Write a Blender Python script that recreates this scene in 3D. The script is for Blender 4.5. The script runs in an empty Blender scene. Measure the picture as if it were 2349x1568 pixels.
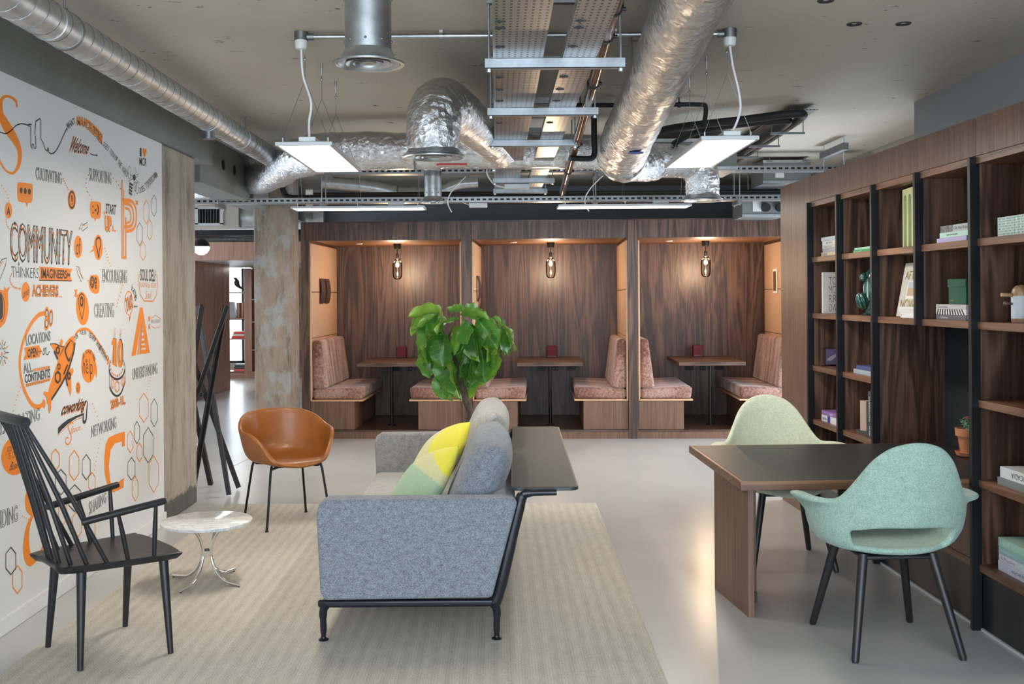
import bpy, bmesh, math, random
from mathutils import Vector, Matrix
from mathutils.geometry import tessellate_polygon

SC = bpy.context.scene
COL = SC.collection
PI = math.pi

# ---------------------------------------------------------------- camera, sky, exposure
cam_data = bpy.data.cameras.new('camera')
cam = bpy.data.objects.new('camera', cam_data)
COL.objects.link(cam)
cam.location = (0, 0, 1.6)
cam.rotation_euler = (PI/2, 0.007, 0)
cam_data.sensor_width = 36.0
cam_data.lens = 36.0*2400/2349
cam_data.shift_x = (1174.5-1140)/2349
cam_data.shift_y = -(784-677)/2349
cam_data.clip_end = 200
SC.camera = cam

world = bpy.data.worlds.new('daylight')
SC.world = world
world.use_nodes = True
wn = world.node_tree.nodes
wn['Background'].inputs[0].default_value = (0.75, 0.875, 1.0, 1)
wn['Background'].inputs[1].default_value = 5.0

SC.view_settings.view_transform = 'Standard'
SC.view_settings.look = 'None'
SC.view_settings.gamma = 1.0
SC.view_settings.use_curve_mapping = False
SC.view_settings.exposure = 0.75
SC.cycles.use_denoising = True
SC.cycles.max_bounces = 8
SC.cycles.diffuse_bounces = 5
SC.cycles.glossy_bounces = 4
SC.cycles.transmission_bounces = 6
SC.cycles.sample_clamp_indirect = 6
SC.cycles.caustics_reflective = False
SC.cycles.caustics_refractive = False

# ---------------------------------------------------------------- helpers
def link(o):
    COL.objects.link(o)
    return o

ROOTS = {}
def thing(name, label, cat, loc=(0, 0, 0), rz=0.0, group=None):
    o = link(bpy.data.objects.new(name, None))
    o.empty_display_size = 0.1
    o.location = loc
    o.rotation_euler = (0, 0, rz)
    o['label'] = label
    o['category'] = cat
    if group:
        o['group'] = group
    ROOTS[o.name] = Matrix.Translation(Vector(loc)) @ Matrix.Rotation(rz, 4, 'Z')
    return o

def tag(o, label, cat, group=None):
    o['label'] = label
    o['category'] = cat
    if group:
        o['group'] = group
    return o

def struct(o, label=None):
    o['kind'] = 'structure'
    if label:
        o['label'] = label
    return o

def dup(root, loc, rz, label=None, group=None):
    r = root.copy(); COL.objects.link(r)
    r.location = loc
    r.rotation_euler = (0, 0, rz)
    if label: r['label'] = label
    if group: r['group'] = group
    for ch in list(root.children):
        c = ch.copy(); COL.objects.link(c); c.parent = r
        for g in list(ch.children):
            d = g.copy(); COL.objects.link(d); d.parent = c
    return r

class MB:
    """collects simple solids; build() links them as ONE mesh object"""
    def __init__(s):
        s.v = []; s.f = []
    def add(s, vs, fs):
        n = len(s.v)
        s.v += [tuple(x) for x in vs]
        s.f += [tuple(n+i for i in f) for f in fs]
        return s
    def box(s, x0, x1, y0, y1, z0, z1):
        if x0 > x1: x0, x1 = x1, x0
        if y0 > y1: y0, y1 = y1, y0
        if z0 > z1: z0, z1 = z1, z0
        return s.add([(x0,y0,z0),(x1,y0,z0),(x1,y1,z0),(x0,y1,z0),(x0,y0,z1),(x1,y0,z1),(x1,y1,z1),(x0,y1,z1)],
                     [(0,3,2,1),(4,5,6,7),(0,1,5,4),(1,2,6,5),(2,3,7,6),(3,0,4,7)])
    def hexa(s, p):
        return s.add(p, [(0,3,2,1),(4,5,6,7),(0,1,5,4),(1,2,6,5),(2,3,7,6),(3,0,4,7)])
    def bar(s, p, q, w, h=None, up=(0,0,1)):
        p = Vector(p); q = Vector(q); h = h or w
        d = (q-p).normalized(); u = Vector(up)
        if abs(d.dot(u)) > .99: u = Vector((1,0,0)) if abs(d.x) < .9 else Vector((0,1,0))
        a = d.cross(u).normalized()*(w/2); b = a.cross(d).normalized()*(h/2)
        return s.add([p-a-b,p+a-b,q+a-b,q-a-b,p-a+b,p+a+b,q+a+b,q-a+b],
                     [(0,3,2,1),(4,5,6,7),(0,1,5,4),(1,2,6,5),(2,3,7,6),(3,0,4,7)])
    def cyl(s, p, q, r0, r1=None, n=16):
        return s.tube([p, q], [r0, r0 if r1 is None else r1], n)
    def tube(s, pts, r, n=12, caps=True, flat=None):
        pts = [Vector(p) for p in pts]
        m = len(pts)
        rs = r if isinstance(r, (list, tuple)) else [r]*m
        vs = []; fs = []
        prev = None
        for i, p in enumerate(pts):
            t = (pts[min(i+1, m-1)]-pts[max(i-1, 0)]).normalized()
            if prev is None:
                u = Vector((0,0,1)) if abs(t.z) < .9 else Vector((0,1,0))
                a = t.cross(u).normalized()
            else:
                a = (prev - t*prev.dot(t)).normalized()
            prev = a
            b = t.cross(a)
            for k in range(n):
                th = 2*PI*k/n
                vs.append(p + a*(math.cos(th)*rs[i]) + b*(math.sin(th)*rs[i]*(flat or 1)))
        for i in range(m-1):
            for k in range(n):
                k2 = (k+1) % n
                fs.append((i*n+k, i*n+k2, (i+1)*n+k2, (i+1)*n+k))
        if caps:
            fs.append(tuple(reversed(range(n)))); fs.append(tuple((m-1)*n+k for k in range(n)))
        return s.add(vs, fs)
    def lathe(s, prof, c=(0,0,0), n=24, cap=False):
        vs = []; fs = []
        for r, z in prof:
            for k in range(n):
                th = 2*PI*k/n
                vs.append((c[0]+r*math.cos(th), c[1]+r*math.sin(th), c[2]+z))
        for i in range(len(prof)-1):
            for k in range(n):
                k2 = (k+1) % n
                fs.append((i*n+k, i*n+k2, (i+1)*n+k2, (i+1)*n+k))
        if cap:
            fs.append(tuple(reversed(range(n)))); fs.append(tuple((len(prof)-1)*n+k for k in range(n)))
        return s.add(vs, fs)
    def prism(s, poly, fn, t0, t1):
        """poly: 2D outline (convex or not); fn(a, b, t) -> 3D"""
        n = len(poly)
        vs = [fn(a, b, t0) for a, b in poly]+[fn(a, b, t1) for a, b in poly]
        fs = [(i, (i+1) % n, n+(i+1) % n, n+i) for i in range(n)]
        tri = tessellate_polygon([[Vector((a, b, 0)) for a, b in poly]])
        fs += [tuple(t) for t in tri]+[tuple(n+i for i in reversed(t)) for t in tri]
        return s.add(vs, fs)
    def grid(s, rows, close_u=False, close_v=False):
        nv = len(rows); nu = len(rows[0])
        vs = [p for r in rows for p in r]
        fs = []
        for j in range(nv if close_v else nv-1):
            for i in range(nu if close_u else nu-1):
                j2 = (j+1) % nv; i2 = (i+1) % nu
                fs.append((j*nu+i, j*nu+i2, j2*nu+i2, j2*nu+i))
        return s.add(vs, fs)
    def sphere(s, c, r, n=16, m=10, sc=(1,1,1)):
        prof = [(max(1e-4, r*math.sin(PI*i/m)), -r*math.cos(PI*i/m)) for i in range(m+1)]
        b = MB().lathe(prof, (0,0,0), n)
        return s.add([(c[0]+v[0]*sc[0], c[1]+v[1]*sc[1], c[2]+v[2]*sc[2]) for v in b.v], b.f)
    def xf(s, M):
        s.v = [tuple(M @ Vector(v)) for v in s.v]
        return s
    def build(s, name, mat, parent=None, smooth=None, bevel=0, sub=0, solid=0, world=False, off=0, seg=2):
        me = bpy.data.meshes.new(name)
        vs = s.v
        if world and parent is not None:
            r = parent
            while r.parent is not None: r = r.parent
            inv = ROOTS[r.name].inverted()
            vs = [tuple(inv @ Vector(v)) for v in vs]
        me.from_pydata(vs, [], s.f)
        bm = bmesh.new(); bm.from_mesh(me)
        bmesh.ops.recalc_face_normals(bm, faces=bm.faces)
        bm.to_mesh(me); bm.free()
        if mat is not None:
            me.materials.append(mat)
        if smooth is not None:
            me.shade_smooth()
            if smooth < 179: me.set_sharp_from_angle(angle=math.radians(smooth))
        o = link(bpy.data.objects.new(name, me))
        if parent is not None: o.parent = parent
        if solid:
            m = o.modifiers.new('thick', 'SOLIDIFY'); m.thickness = solid; m.offset = off
        if bevel:
            m = o.modifiers.new('soft', 'BEVEL'); m.width = bevel; m.segments = seg; m.limit_method = 'ANGLE'; m.angle_limit = math.radians(40)
            if smooth is None:
                me.shade_smooth(); m.harden_normals = False
                me.set_sharp_from_angle(angle=math.radians(35))
        if sub:
            m = o.modifiers.new('sub', 'SUBSURF'); m.levels = sub; m.render_levels = sub
        return o

def bez(pts, m=8):
    """smooth (Catmull-Rom) polyline through 3D points"""
    out = []; n = len(pts)
    P = [Vector(p) for p in pts]
    for i in range(n-1):
        a, b, c, d = P[max(i-1, 0)], P[i], P[i+1], P[min(i+2, n-1)]
        for k in range(m):
            t = k/m
            out.append(.5*(2*b+(c-a)*t+(2*a-5*b+4*c-d)*t*t+(3*b-a-3*c+d)*t**3))
    out.append(P[-1])
    return out

def lerp_table(tab, x):
    """tab: [(x, (values))] -> smooth interpolation"""
    for (x0, a), (x1, b) in zip(tab, tab[1:]):
        if x <= x1:
            t = max(0, min(1, (x-x0)/(x1-x0))); t = t*t*(3-2*t)
            return tuple(p+(q-p)*t for p, q in zip(a, b))
    return tab[-1][1]

def spline_table(tab, x):
    """tab: [(x, (values))] -> monotone cubic through the keys"""
    n = len(tab)
    i = 0
    while i < n-2 and x > tab[i+1][0]: i += 1
    x0, x1 = tab[i][0], tab[i+1][0]; h = x1-x0; t = max(0, min(1, (x-x0)/h)); out = []
    for k in range(len(tab[0][1])):
        def sl(j): return (tab[j+1][1][k]-tab[j][1][k])/(tab[j+1][0]-tab[j][0])
        def tan(j):
            if j == 0 or j == n-1: return 0.0
            a, b = sl(j-1), sl(j)
            return 0.0 if a*b <= 0 else 2*a*b/(a+b)
        p0, p1, m0, m1 = tab[i][1][k], tab[i+1][1][k], tan(i)*h, tan(i+1)*h
        out.append((2*t**3-3*t*t+1)*p0+(t**3-2*t*t+t)*m0+(-2*t**3+3*t*t)*p1+(t**3-t*t)*m1)
    return tuple(out)

# ---------------------------------------------------------------- materials
def new_mat(name):
    m = bpy.data.materials.new(name); m.use_nodes = True
    nt = m.node_tree
    return m, nt, nt.nodes['Principled BSDF']

def node(nt, t, **kw):
    n = nt.nodes.new(t)
    for k, v in kw.items():
        if k.startswith('i_'): n.inputs[k[2:].replace('_', ' ')].default_value = v
        else: setattr(n, k, v)
    return n

def ramp(nt, stops):
    r = nt.nodes.new('ShaderNodeValToRGB')
    e = r.color_ramp.elements
    while len(e) < len(stops): e.new(0.5)
    for i, (p, c) in enumerate(stops):
        e[i].position = p; e[i].color = (*c, 1) if len(c) == 3 else c
    return r

def coords(nt, scale=(1,1,1), kind='Object', rot=(0,0,0)):
    tc = nt.nodes.new('ShaderNodeTexCoord'); mp = nt.nodes.new('ShaderNodeMapping')
    mp.inputs['Scale'].default_value = scale; mp.inputs['Rotation'].default_value = rot
    nt.links.new(tc.outputs[kind], mp.inputs[0])
    return mp.outputs[0]

def plain(name, c, rough=.5, metal=0.0, var=0.0, scale=8, stretch=(1,1,1), bump=0.0, bscale=None, coat=0.0, spec=None, sheen=0.0, detail=4):
    m, nt, b = new_mat(name)
    b.inputs['Base Color'].default_value = (*c, 1)
    b.inputs['Roughness'].default_value = rough
    b.inputs['Metallic'].default_value = metal
    if coat: b.inputs['Coat Weight'].default_value = coat
    if sheen: b.inputs['Sheen Weight'].default_value = sheen
    if spec is not None: b.inputs['Specular IOR Level'].default_value = spec
    if var or bump:
        v = coords(nt, stretch)
        n = node(nt, 'ShaderNodeTexNoise', i_Scale=scale, i_Detail=detail, i_Roughness=.6)
        nt.links.new(v, n.inputs['Vector'])
        if var:
            r = ramp(nt, [(.32, tuple(max(0, x*(1-var)) for x in c)), (.68, tuple(min(1, x*(1+var)) for x in c))])
            nt.links.new(n.outputs[0], r.inputs[0]); nt.links.new(r.outputs[0], b.inputs['Base Color'])
        if bump:
            n2 = n
            if bscale:
                n2 = node(nt, 'ShaderNodeTexNoise', i_Scale=bscale, i_Detail=3.0)
                nt.links.new(v, n2.inputs['Vector'])
            bp = node(nt, 'ShaderNodeBump', i_Strength=bump, i_Distance=.01)
            nt.links.new(n2.outputs[0], bp.inputs['Height']); nt.links.new(bp.outputs[0], b.inputs['Normal'])
    return m

def wood(name, dark, mid, light, axis='z', rough=.42, figure=1.0, seed=0.0):
    """veneer: fine streaks and slow cathedral figure along one axis"""
    m, nt, b = new_mat(name)
    L = nt.links.new
    def sc(a, l):
        return {'x': (l, a, a), 'y': (a, l, a), 'z': (a, a, l)}[axis]
    v1 = coords(nt, sc(6, .42)); v2 = coords(nt, sc(75, 1.6))
    w = node(nt, 'ShaderNodeTexNoise', i_Scale=1.0, i_Detail=2.0, i_Roughness=.45, i_Distortion=1.8*figure); L(v1, w.inputs['Vector'])
    mul = node(nt, 'ShaderNodeMath', operation='MULTIPLY'); mul.inputs[1].default_value = 26; L(w.outputs[0], mul.inputs[0])
    sn = node(nt, 'ShaderNodeMath', operation='SINE'); L(mul.outputs[0], sn.inputs[0])
    f = node(nt, 'ShaderNodeTexNoise', i_Scale=1.0, i_Detail=4.0, i_Roughness=.65); L(v2, f.inputs['Vector'])
    a = node(nt, 'ShaderNodeMath', operation='MULTIPLY_ADD'); a.inputs[1].default_value = .21*figure; a.inputs[2].default_value = 0
    L(sn.outputs[0], a.inputs[0])
    ad = node(nt, 'ShaderNodeMath', operation='ADD'); L(a.outputs[0], ad.inputs[0]); L(f.outputs[0], ad.inputs[1])
    r = ramp(nt, [(.22, dark), (.5, mid), (.8, light)]); L(ad.outputs[0], r.inputs[0])
    L(r.outputs[0], b.inputs['Base Color'])
    b.inputs['Roughness'].default_value = rough
    bp = node(nt, 'ShaderNodeBump', i_Strength=.06, i_Distance=.002); L(f.outputs[0], bp.inputs['Height']); L(bp.outputs[0], b.inputs['Normal'])
    return m

WD = ((.031,.0145,.009), (.080,.040,.026), (.150,.081,.052))
WALNUT = wood('walnut_upright', *WD, axis='z')
WALNUT_X = wood('walnut_across', *WD, axis='x')
WALNUT_Y = wood('walnut_along', (.06,.028,.015), (.145,.072,.04), (.23,.125,.07), axis='y', figure=.7)
FASCIA = wood('walnut_straight_grain', (.080,.037,.022), (.158,.080,.048), (.245,.135,.084), axis='z', figure=.35)
EDGE = wood('walnut_edge', (.085,.036,.018), (.185,.085,.043), (.265,.13,.072), axis='y', figure=.6, rough=.4)
EDGE_X = wood('walnut_edge_across', (.085,.036,.018), (.185,.085,.043), (.265,.13,.072), axis='x', figure=.6, rough=.4)
PORTAL = wood('red_walnut', (.17,.085,.055), (.27,.14,.095), (.36,.20,.14), axis='z', figure=.4)
BLACK = plain('black_powder_coat', (.007,.0075,.009), .4, spec=.3)
BLACKWOOD = plain('black_stained_wood', (.014,.014,.016), .42, var=.25, scale=20, stretch=(1,1,.1), bump=.04)
RUBBER = plain('black_rubber', (.012,.012,.013), .65, bump=.2, bscale=60)
STEEL = plain('galvanised_steel', (.50,.53,.55), .4, 1.0, var=.16, scale=14)
STEELDARK = plain('dull_steel', (.24,.255,.26), .48, 1.0, var=.15, scale=9)
CHROME = plain('chrome', (.86,.86,.86), .06, 1.0)
WHITE = plain('white_plastic', (.74,.75,.75), .35)
GREYP = plain('grey_metal_frame', (.50,.51,.52), .4, .3)
LEATHER = plain('tan_leather', (.30,.10,.018), .38, var=.14, scale=9, bump=.12, bscale=160, coat=.08)
PADS = plain('peach_leather_pad', (.52,.335,.225), .55, var=.03, scale=12, bump=.1, bscale=220)
BIRCH = plain('pale_ply_edge', (.62,.36,.20), .45, var=.08, scale=30)
MAROON = plain('maroon_grille', (.13,.008,.028), .45, bump=.5, bscale=260)
TERRA = plain('terracotta', (.56,.22,.11), .75, var=.12, scale=14, bump=.1)
PAPER = plain('book_pages', (.74,.72,.67), .8, var=.08, scale=60, stretch=(1,1,30))

def fabric(name, c1, c2, scale=240, rough=.95, bump=.35, stretch=(1,1,1), blotch=.25):
    m, nt, b = new_mat(name); L = nt.links.new
    v = coords(nt, stretch)
    n = node(nt, 'ShaderNodeTexNoise', i_Scale=scale, i_Detail=3.0, i_Roughness=.7); L(v, n.inputs['Vector'])
    n3 = node(nt, 'ShaderNodeTexNoise', i_Scale=scale*.18, i_Detail=3.0, i_Roughness=.6); L(v, n3.inputs['Vector'])
    mx = node(nt, 'ShaderNodeMath', operation='MULTIPLY_ADD'); mx.inputs[1].default_value = blotch
    L(n3.outputs[0], mx.inputs[0])
    sc_ = node(nt, 'ShaderNodeMath', operation='MULTIPLY'); sc_.inputs[1].default_value = 1-blotch; L(n.outputs[0], sc_.inputs[0])
    L(sc_.outputs[0], mx.inputs[2])
    r = ramp(nt, [(.36, c1), (.64, c2)]); L(mx.outputs[0], r.inputs[0]); L(r.outputs[0], b.inputs['Base Color'])
    b.inputs['Roughness'].default_value = rough
    b.inputs['Sheen Weight'].default_value = .15
    bp = node(nt, 'ShaderNodeBump', i_Strength=bump, i_Distance=.003); L(n.outputs[0], bp.inputs['Height']); L(bp.outputs[0], b.inputs['Normal'])
    return m

SOFA = fabric('grey_melange_wool', (.08,.092,.118), (.32,.345,.385), 190, stretch=(1,1,1.4))
SOFADARK = fabric('dark_grey_melange', (.10,.10,.10), (.36,.355,.345), 200)
MINT = fabric('mint_felt', (.205,.325,.27), (.41,.55,.465), 170)
PALE = fabric('pale_sage_felt', (.42,.45,.33), (.63,.665,.51), 190)
YELLOW = fabric('yellow_cotton', (.62,.56,.035), (.74,.67,.06), 300, bump=.15)
CREAM = fabric('cream_cotton', (.50,.49,.24), (.62,.60,.34), 300, bump=.15)
MINTCOT = fabric('green_cotton', (.28,.43,.27), (.40,.55,.37), 300, bump=.15)

def seat_fabric():
    m, nt, b = new_mat('pink_brown_striped_moquette'); L = nt.links.new
    v = coords(nt); n = node(nt, 'ShaderNodeTexNoise', i_Scale=42.0, i_Detail=6.0, i_Roughness=.78); L(v, n.inputs['Vector'])
    v2 = coords(nt, (1.5, 13, 1.5)); w = node(nt, 'ShaderNodeTexNoise', i_Scale=1.0, i_Detail=2.0); L(v2, w.inputs['Vector'])
    a = node(nt, 'ShaderNodeMath', operation='ADD'); L(n.outputs[0], a.inputs[0]); L(w.outputs[0], a.inputs[1])
    r = ramp(nt, [(.42, (.13,.045,.028)), (.495, (.30,.15,.11)), (.56, (.43,.27,.22))])
    h = node(nt, 'ShaderNodeMath', operation='MULTIPLY'); h.inputs[1].default_value = .5; L(a.outputs[0], h.inputs[0])
    L(h.outputs[0], r.inputs[0]); L(r.outputs[0], b.inputs['Base Color'])
    b.inputs['Roughness'].default_value = .9; b.inputs['Sheen Weight'].default_value = .3
    bp = node(nt, 'ShaderNodeBump', i_Strength=.3, i_Distance=.004); L(n.outputs[0], bp.inputs['Height']); L(bp.outputs[0], b.inputs['Normal'])
    return m
MOQUETTE = seat_fabric()

def foil_mat():
    m, nt, b = new_mat('crinkled_foil'); L = nt.links.new
    v = coords(nt)
    n = node(nt, 'ShaderNodeTexNoise', i_Scale=17.0, i_Detail=6.0, i_Roughness=.66, i_Distortion=.8); L(v, n.inputs['Vector'])
    vo = node(nt, 'ShaderNodeTexVoronoi', i_Scale=34.0, feature='F1'); L(v, vo.inputs['Vector'])
    a = node(nt, 'ShaderNodeMath', operation='MULTIPLY_ADD'); a.inputs[1].default_value = .35; L(vo.outputs['Distance'], a.inputs[0]); L(n.outputs[0], a.inputs[2])
    bp = node(nt, 'ShaderNodeBump', i_Strength=.85, i_Distance=.02); L(a.outputs[0], bp.inputs['Height']); L(bp.outputs[0], b.inputs['Normal'])
    b.inputs['Base Color'].default_value = (.76,.775,.79,1); b.inputs['Metallic'].default_value = 1.0; b.inputs['Roughness'].default_value = .22
    return m
FOIL = foil_mat()

def emit(name, c, s):
    m = bpy.data.materials.new(name); m.use_nodes = True; nt = m.node_tree
    nt.nodes.clear()
    e = node(nt, 'ShaderNodeEmission'); e.inputs[0].default_value = (*c, 1); e.inputs[1].default_value = s
    o = node(nt, 'ShaderNodeOutputMaterial'); nt.links.new(e.outputs[0], o.inputs[0])
    return m
PANEL_LIGHT = emit('light_panel_diffuser', (1.0,.93,.82), 20.0)
FILAMENT = emit('warm_filament', (1.0,.72,.42), 90.0)
GLOBE = emit('globe_glow', (1.0,.80,.62), 7.0)

def glass_mat(name, c, rough=0.0):
    m = bpy.data.materials.new(name); m.use_nodes = True; nt = m.node_tree; nt.nodes.clear(); L = nt.links.new
    t = node(nt, 'ShaderNodeBsdfTransparent'); t.inputs[0].default_value = (*c, 1)
    g = node(nt, 'ShaderNodeBsdfGlossy'); g.inputs['Roughness'].default_value = rough
    lw = node(nt, 'ShaderNodeLayerWeight'); lw.inputs[0].default_value = .22
    mx = node(nt, 'ShaderNodeMixShader'); o = node(nt, 'ShaderNodeOutputMaterial')
    L(lw.outputs['Fresnel'], mx.inputs[0]); L(t.outputs[0], mx.inputs[1]); L(g.outputs[0], mx.inputs[2]); L(mx.outputs[0], o.inputs[0])
    return m
CLEAR = glass_mat('clear_acrylic', (.96,.98,.98))
SMOKE = glass_mat('smoked_glass', (.78,.73,.68))
# ================================================================ the room
def concrete_floor():
    m, nt, b = new_mat('polished_concrete'); L = nt.links.new
    v = coords(nt)
    n = node(nt, 'ShaderNodeTexNoise', i_Scale=.8, i_Detail=5.0, i_Roughness=.55); L(v, n.inputs['Vector'])
    r = ramp(nt, [(.25, (.43,.425,.415)), (.75, (.53,.525,.515))]); L(n.outputs[0], r.inputs[0]); L(r.outputs[0], b.inputs['Base Color'])
    b.inputs['Roughness'].default_value = .25
    b.inputs['Specular IOR Level'].default_value = .55
    return m

def ceiling_mat():
    m, nt, b = new_mat('painted_concrete_soffit'); L = nt.links.new
    v = coords(nt)
    n = node(nt, 'ShaderNodeTexNoise', i_Scale=.9, i_Detail=5.0, i_Roughness=.55); L(v, n.inputs['Vector'])
    r = ramp(nt, [(.3, (.49,.44,.365)), (.7, (.58,.525,.44))]); L(n.outputs[0], r.inputs[0])
    v2 = coords(nt, (1, 2.6, 1))
    s = node(nt, 'ShaderNodeTexNoise', i_Scale=6.5, i_Detail=3.0, i_Roughness=.7); L(v2, s.inputs['Vector'])
    sr = ramp(nt, [(.685, (0,0,0)), (.70, (1,1,1))]); L(s.outputs[0], sr.inputs[0])
    mx = node(nt, 'ShaderNodeMix', data_type='RGBA'); mx.inputs[7].default_value = (.10,.105,.11,1)
    L(sr.outputs[0], mx.inputs[0]); L(r.outputs[0], mx.inputs[6]); L(mx.outputs[2], b.inputs['Base Color'])
    b.inputs['Roughness'].default_value = .75
    bp = node(nt, 'ShaderNodeBump', i_Strength=.12, i_Distance=.02); L(s.outputs[0], bp.inputs['Height']); L(bp.outputs[0], b.inputs['Normal'])
    return m

def old_concrete(name, base, dark, blue=0.0):
    m, nt, b = new_mat(name); L = nt.links.new
    v = coords(nt, (9, 9, 1.6)); n = node(nt, 'ShaderNodeTexNoise', i_Scale=1.0, i_Detail=9.0, i_Roughness=.8); L(v, n.inputs['Vector'])
    v2 = coords(nt, (1, 1, .6)); p = node(nt, 'ShaderNodeTexNoise', i_Scale=7.0, i_Detail=6.0, i_Roughness=.7); L(v2, p.inputs['Vector'])
    r = ramp(nt, [(.3, dark), (.5, base), (.72, tuple(min(1, x*1.3) for x in base))]); L(n.outputs[0], r.inputs[0])
    r2 = ramp(nt, [(.49, (0,0,0)), (.60, (1,1,1))]); L(p.outputs[0], r2.inputs[0])
    mx = node(nt, 'ShaderNodeMix', data_type='RGBA'); mx.inputs[7].default_value = (.33,.36,.37,1) if blue else (.37,.325,.27,1)
    f = node(nt, 'ShaderNodeMath', operation='MULTIPLY'); f.inputs[1].default_value = .55 if blue else .3; L(r2.outputs[0], f.inputs[0])
    L(f.outputs[0], mx.inputs[0]); L(r.outputs[0], mx.inputs[6])
    # old damp stain round the foot of the column
    tc = nt.nodes.new('ShaderNodeTexCoord'); sx = nt.nodes.new('ShaderNodeSeparateXYZ'); L(tc.outputs['Object'], sx.inputs[0])
    ad = node(nt, 'ShaderNodeMath', operation='MULTIPLY_ADD'); ad.inputs[1].default_value = .16; L(p.outputs[0], ad.inputs[0])
    ng = node(nt, 'ShaderNodeMath', operation='MULTIPLY'); ng.inputs[1].default_value = -1; L(sx.outputs[2], ng.inputs[0]); L(ng.outputs[0], ad.inputs[2])
    r3 = ramp(nt, [(.0, (0,0,0)), (.02, (1,1,1))]); 
    sh = node(nt, 'ShaderNodeMath', operation='ADD'); sh.inputs[1].default_value = .07; L(ad.outputs[0], sh.inputs[0]); L(sh.outputs[0], r3.inputs[0])
    mx2 = node(nt, 'ShaderNodeMix', data_type='RGBA'); mx2.inputs[7].default_value = (.055,.05,.045,1)
    f3 = node(nt, 'ShaderNodeMath', operation='MULTIPLY'); f3.inputs[1].default_value = .85; L(r3.outputs[0], f3.inputs[0])
    L(f3.outputs[0], mx2.inputs[0]); L(mx.outputs[2], mx2.inputs[6]); L(mx2.outputs[2], b.inputs['Base Color'])
    b.inputs['Roughness'].default_value = .85
    bp = node(nt, 'ShaderNodeBump', i_Strength=.5, i_Distance=.015); L(n.outputs[0], bp.inputs['Height']); L(bp.outputs[0], b.inputs['Normal'])
    return m

WALLWHITE = plain('white_mural_wall_paint', (.70,.70,.69), .55, bump=.03, bscale=90)
SKIRT = plain('white_gloss_skirting', (.74,.74,.73), .35)
BEAM = plain('grey_painted_beam', (.185,.19,.185), .7, var=.08, scale=2, bump=.08, bscale=14)
SLATE = plain('slate_painted_wall', (.27,.29,.32), .75, var=.05, scale=2)
GREYWALL = plain('grey_painted_wall', (.30,.325,.34), .7, var=.04, scale=2)
OLD1 = old_concrete('board_marked_concrete', (.34,.28,.22), (.085,.068,.054))
OLD2 = old_concrete('weathered_concrete', (.27,.205,.155), (.075,.052,.038), 1.0)
CORR = plain('corridor_white', (.74,.73,.72), .6)

HC = 2.97
floor_o = struct(MB().box(-7.2, 4.2, -1.6, 24.2, -.12, 0).build('floor', concrete_floor()), 'polished grey concrete floor')
for p_, q_ in (((-2.62,8.6,.0002), (-2.28,12.6,.0002)), ((-2.9,12.6,.0002), (-2.2,12.55,.0002))):
    MB().bar(p_, q_, .006, .0006).build('floor_joint', plain('joint_filler', (.22,.215,.21), .6), floor_o)
ceil_o = struct(MB().box(-7.2, 4.2, -1.6, 24.2, HC, HC+.15).build('ceiling', ceiling_mat()), 'scuffed grey beige painted concrete ceiling')
for x, y in ((1.83, 5.33), (2.08, 5.33), (1.55, 4.9), (2.5, 4.75)):
    MB().lathe([(.012,.0), (.03,-.001), (.036,-.006), (.040,-.001)], (x, y, HC), 14).build('anchor_socket', plain('dark_socket', (.035,.035,.037), .7) if 'dark_socket' not in bpy.data.materials else bpy.data.materials['dark_socket'], ceil_o, smooth=40)
wl = struct(MB().box(-2.62, -2.37, -1.6, 7.42, 0, 2.69).build('wall_left', WALLWHITE), 'white wall covered in an orange and black mural')
struct(MB().box(-2.37, -2.352, -1.6, 7.42, 0, .085).build('baseboard_left', SKIRT, bevel=.004), 'white skirting under the mural wall')
struct(MB().box(-2.62, -2.335, -1.6, 8.62, 2.69, HC).build('trim_1', BEAM), 'dark grey beam above the mural wall')
t2 = struct(MB().box(-2.75, -2.44, 8.62, 13.4, 2.55, HC).build('trim_2', BEAM), 'grey beam with round holes beyond the column')
for y in (9.35, 9.75, 10.25):
    MB().cyl((-2.445, y, 2.78), (-2.434, y, 2.78), .045, n=14).build('beam_hole', BLACK, t2, smooth=40)
c1 = struct(MB().box(-2.95, -2.36, 7.425, 8.2, 0, 2.69).build('column', OLD1, bevel=.012), 'pale board-marked concrete column at the end of the mural wall')
c2 = struct(MB().box(-2.60, -2.215, 11.2, 11.72, 0, HC).build('column', OLD2, bevel=.015), 'brown weathered concrete column beside the booths')
struct(MB().box(3.02, 3.2, -1.6, 7.55, 0, HC).build('wall_right', GREYWALL), 'grey painted wall above the bookcase')
w2 = struct(MB().box(3.62, 3.8, 7.55, 8.3, 0, HC).box(3.62, 3.8, 11.5, 13.7, 0, HC).box(3.62, 3.8, 8.3, 11.5, 2.05, HC).build('wall_right_beyond', plain('pale_grey_beam_paint', (.42,.41,.37), .7)), 'paler set-back wall beyond the bookcase')  # opening under the beam added to let daylight into the back zone
struct(MB().box(3.2, 3.8, 7.40, 7.55, 0, HC).build('wall_right_return', GREYWALL))
for y in (8.5, 9.0, 9.5, 10.0):
    MB().tube([(3.625, y, 2.55), (3.615, y, 2.55)], .07, 14).build('beam_hole', SLATE, w2, smooth=40)
struct(MB().box(-2.215, 3.8, 13.55, 13.7, 0, HC).build('wall_back', SLATE), 'slate grey wall above the booths')
struct(MB().box(-2.215, 3.6, 13.2, 13.55, 2.78, HC).build('trim_3', SLATE), 'dark downstand beam at the back wall')
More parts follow.
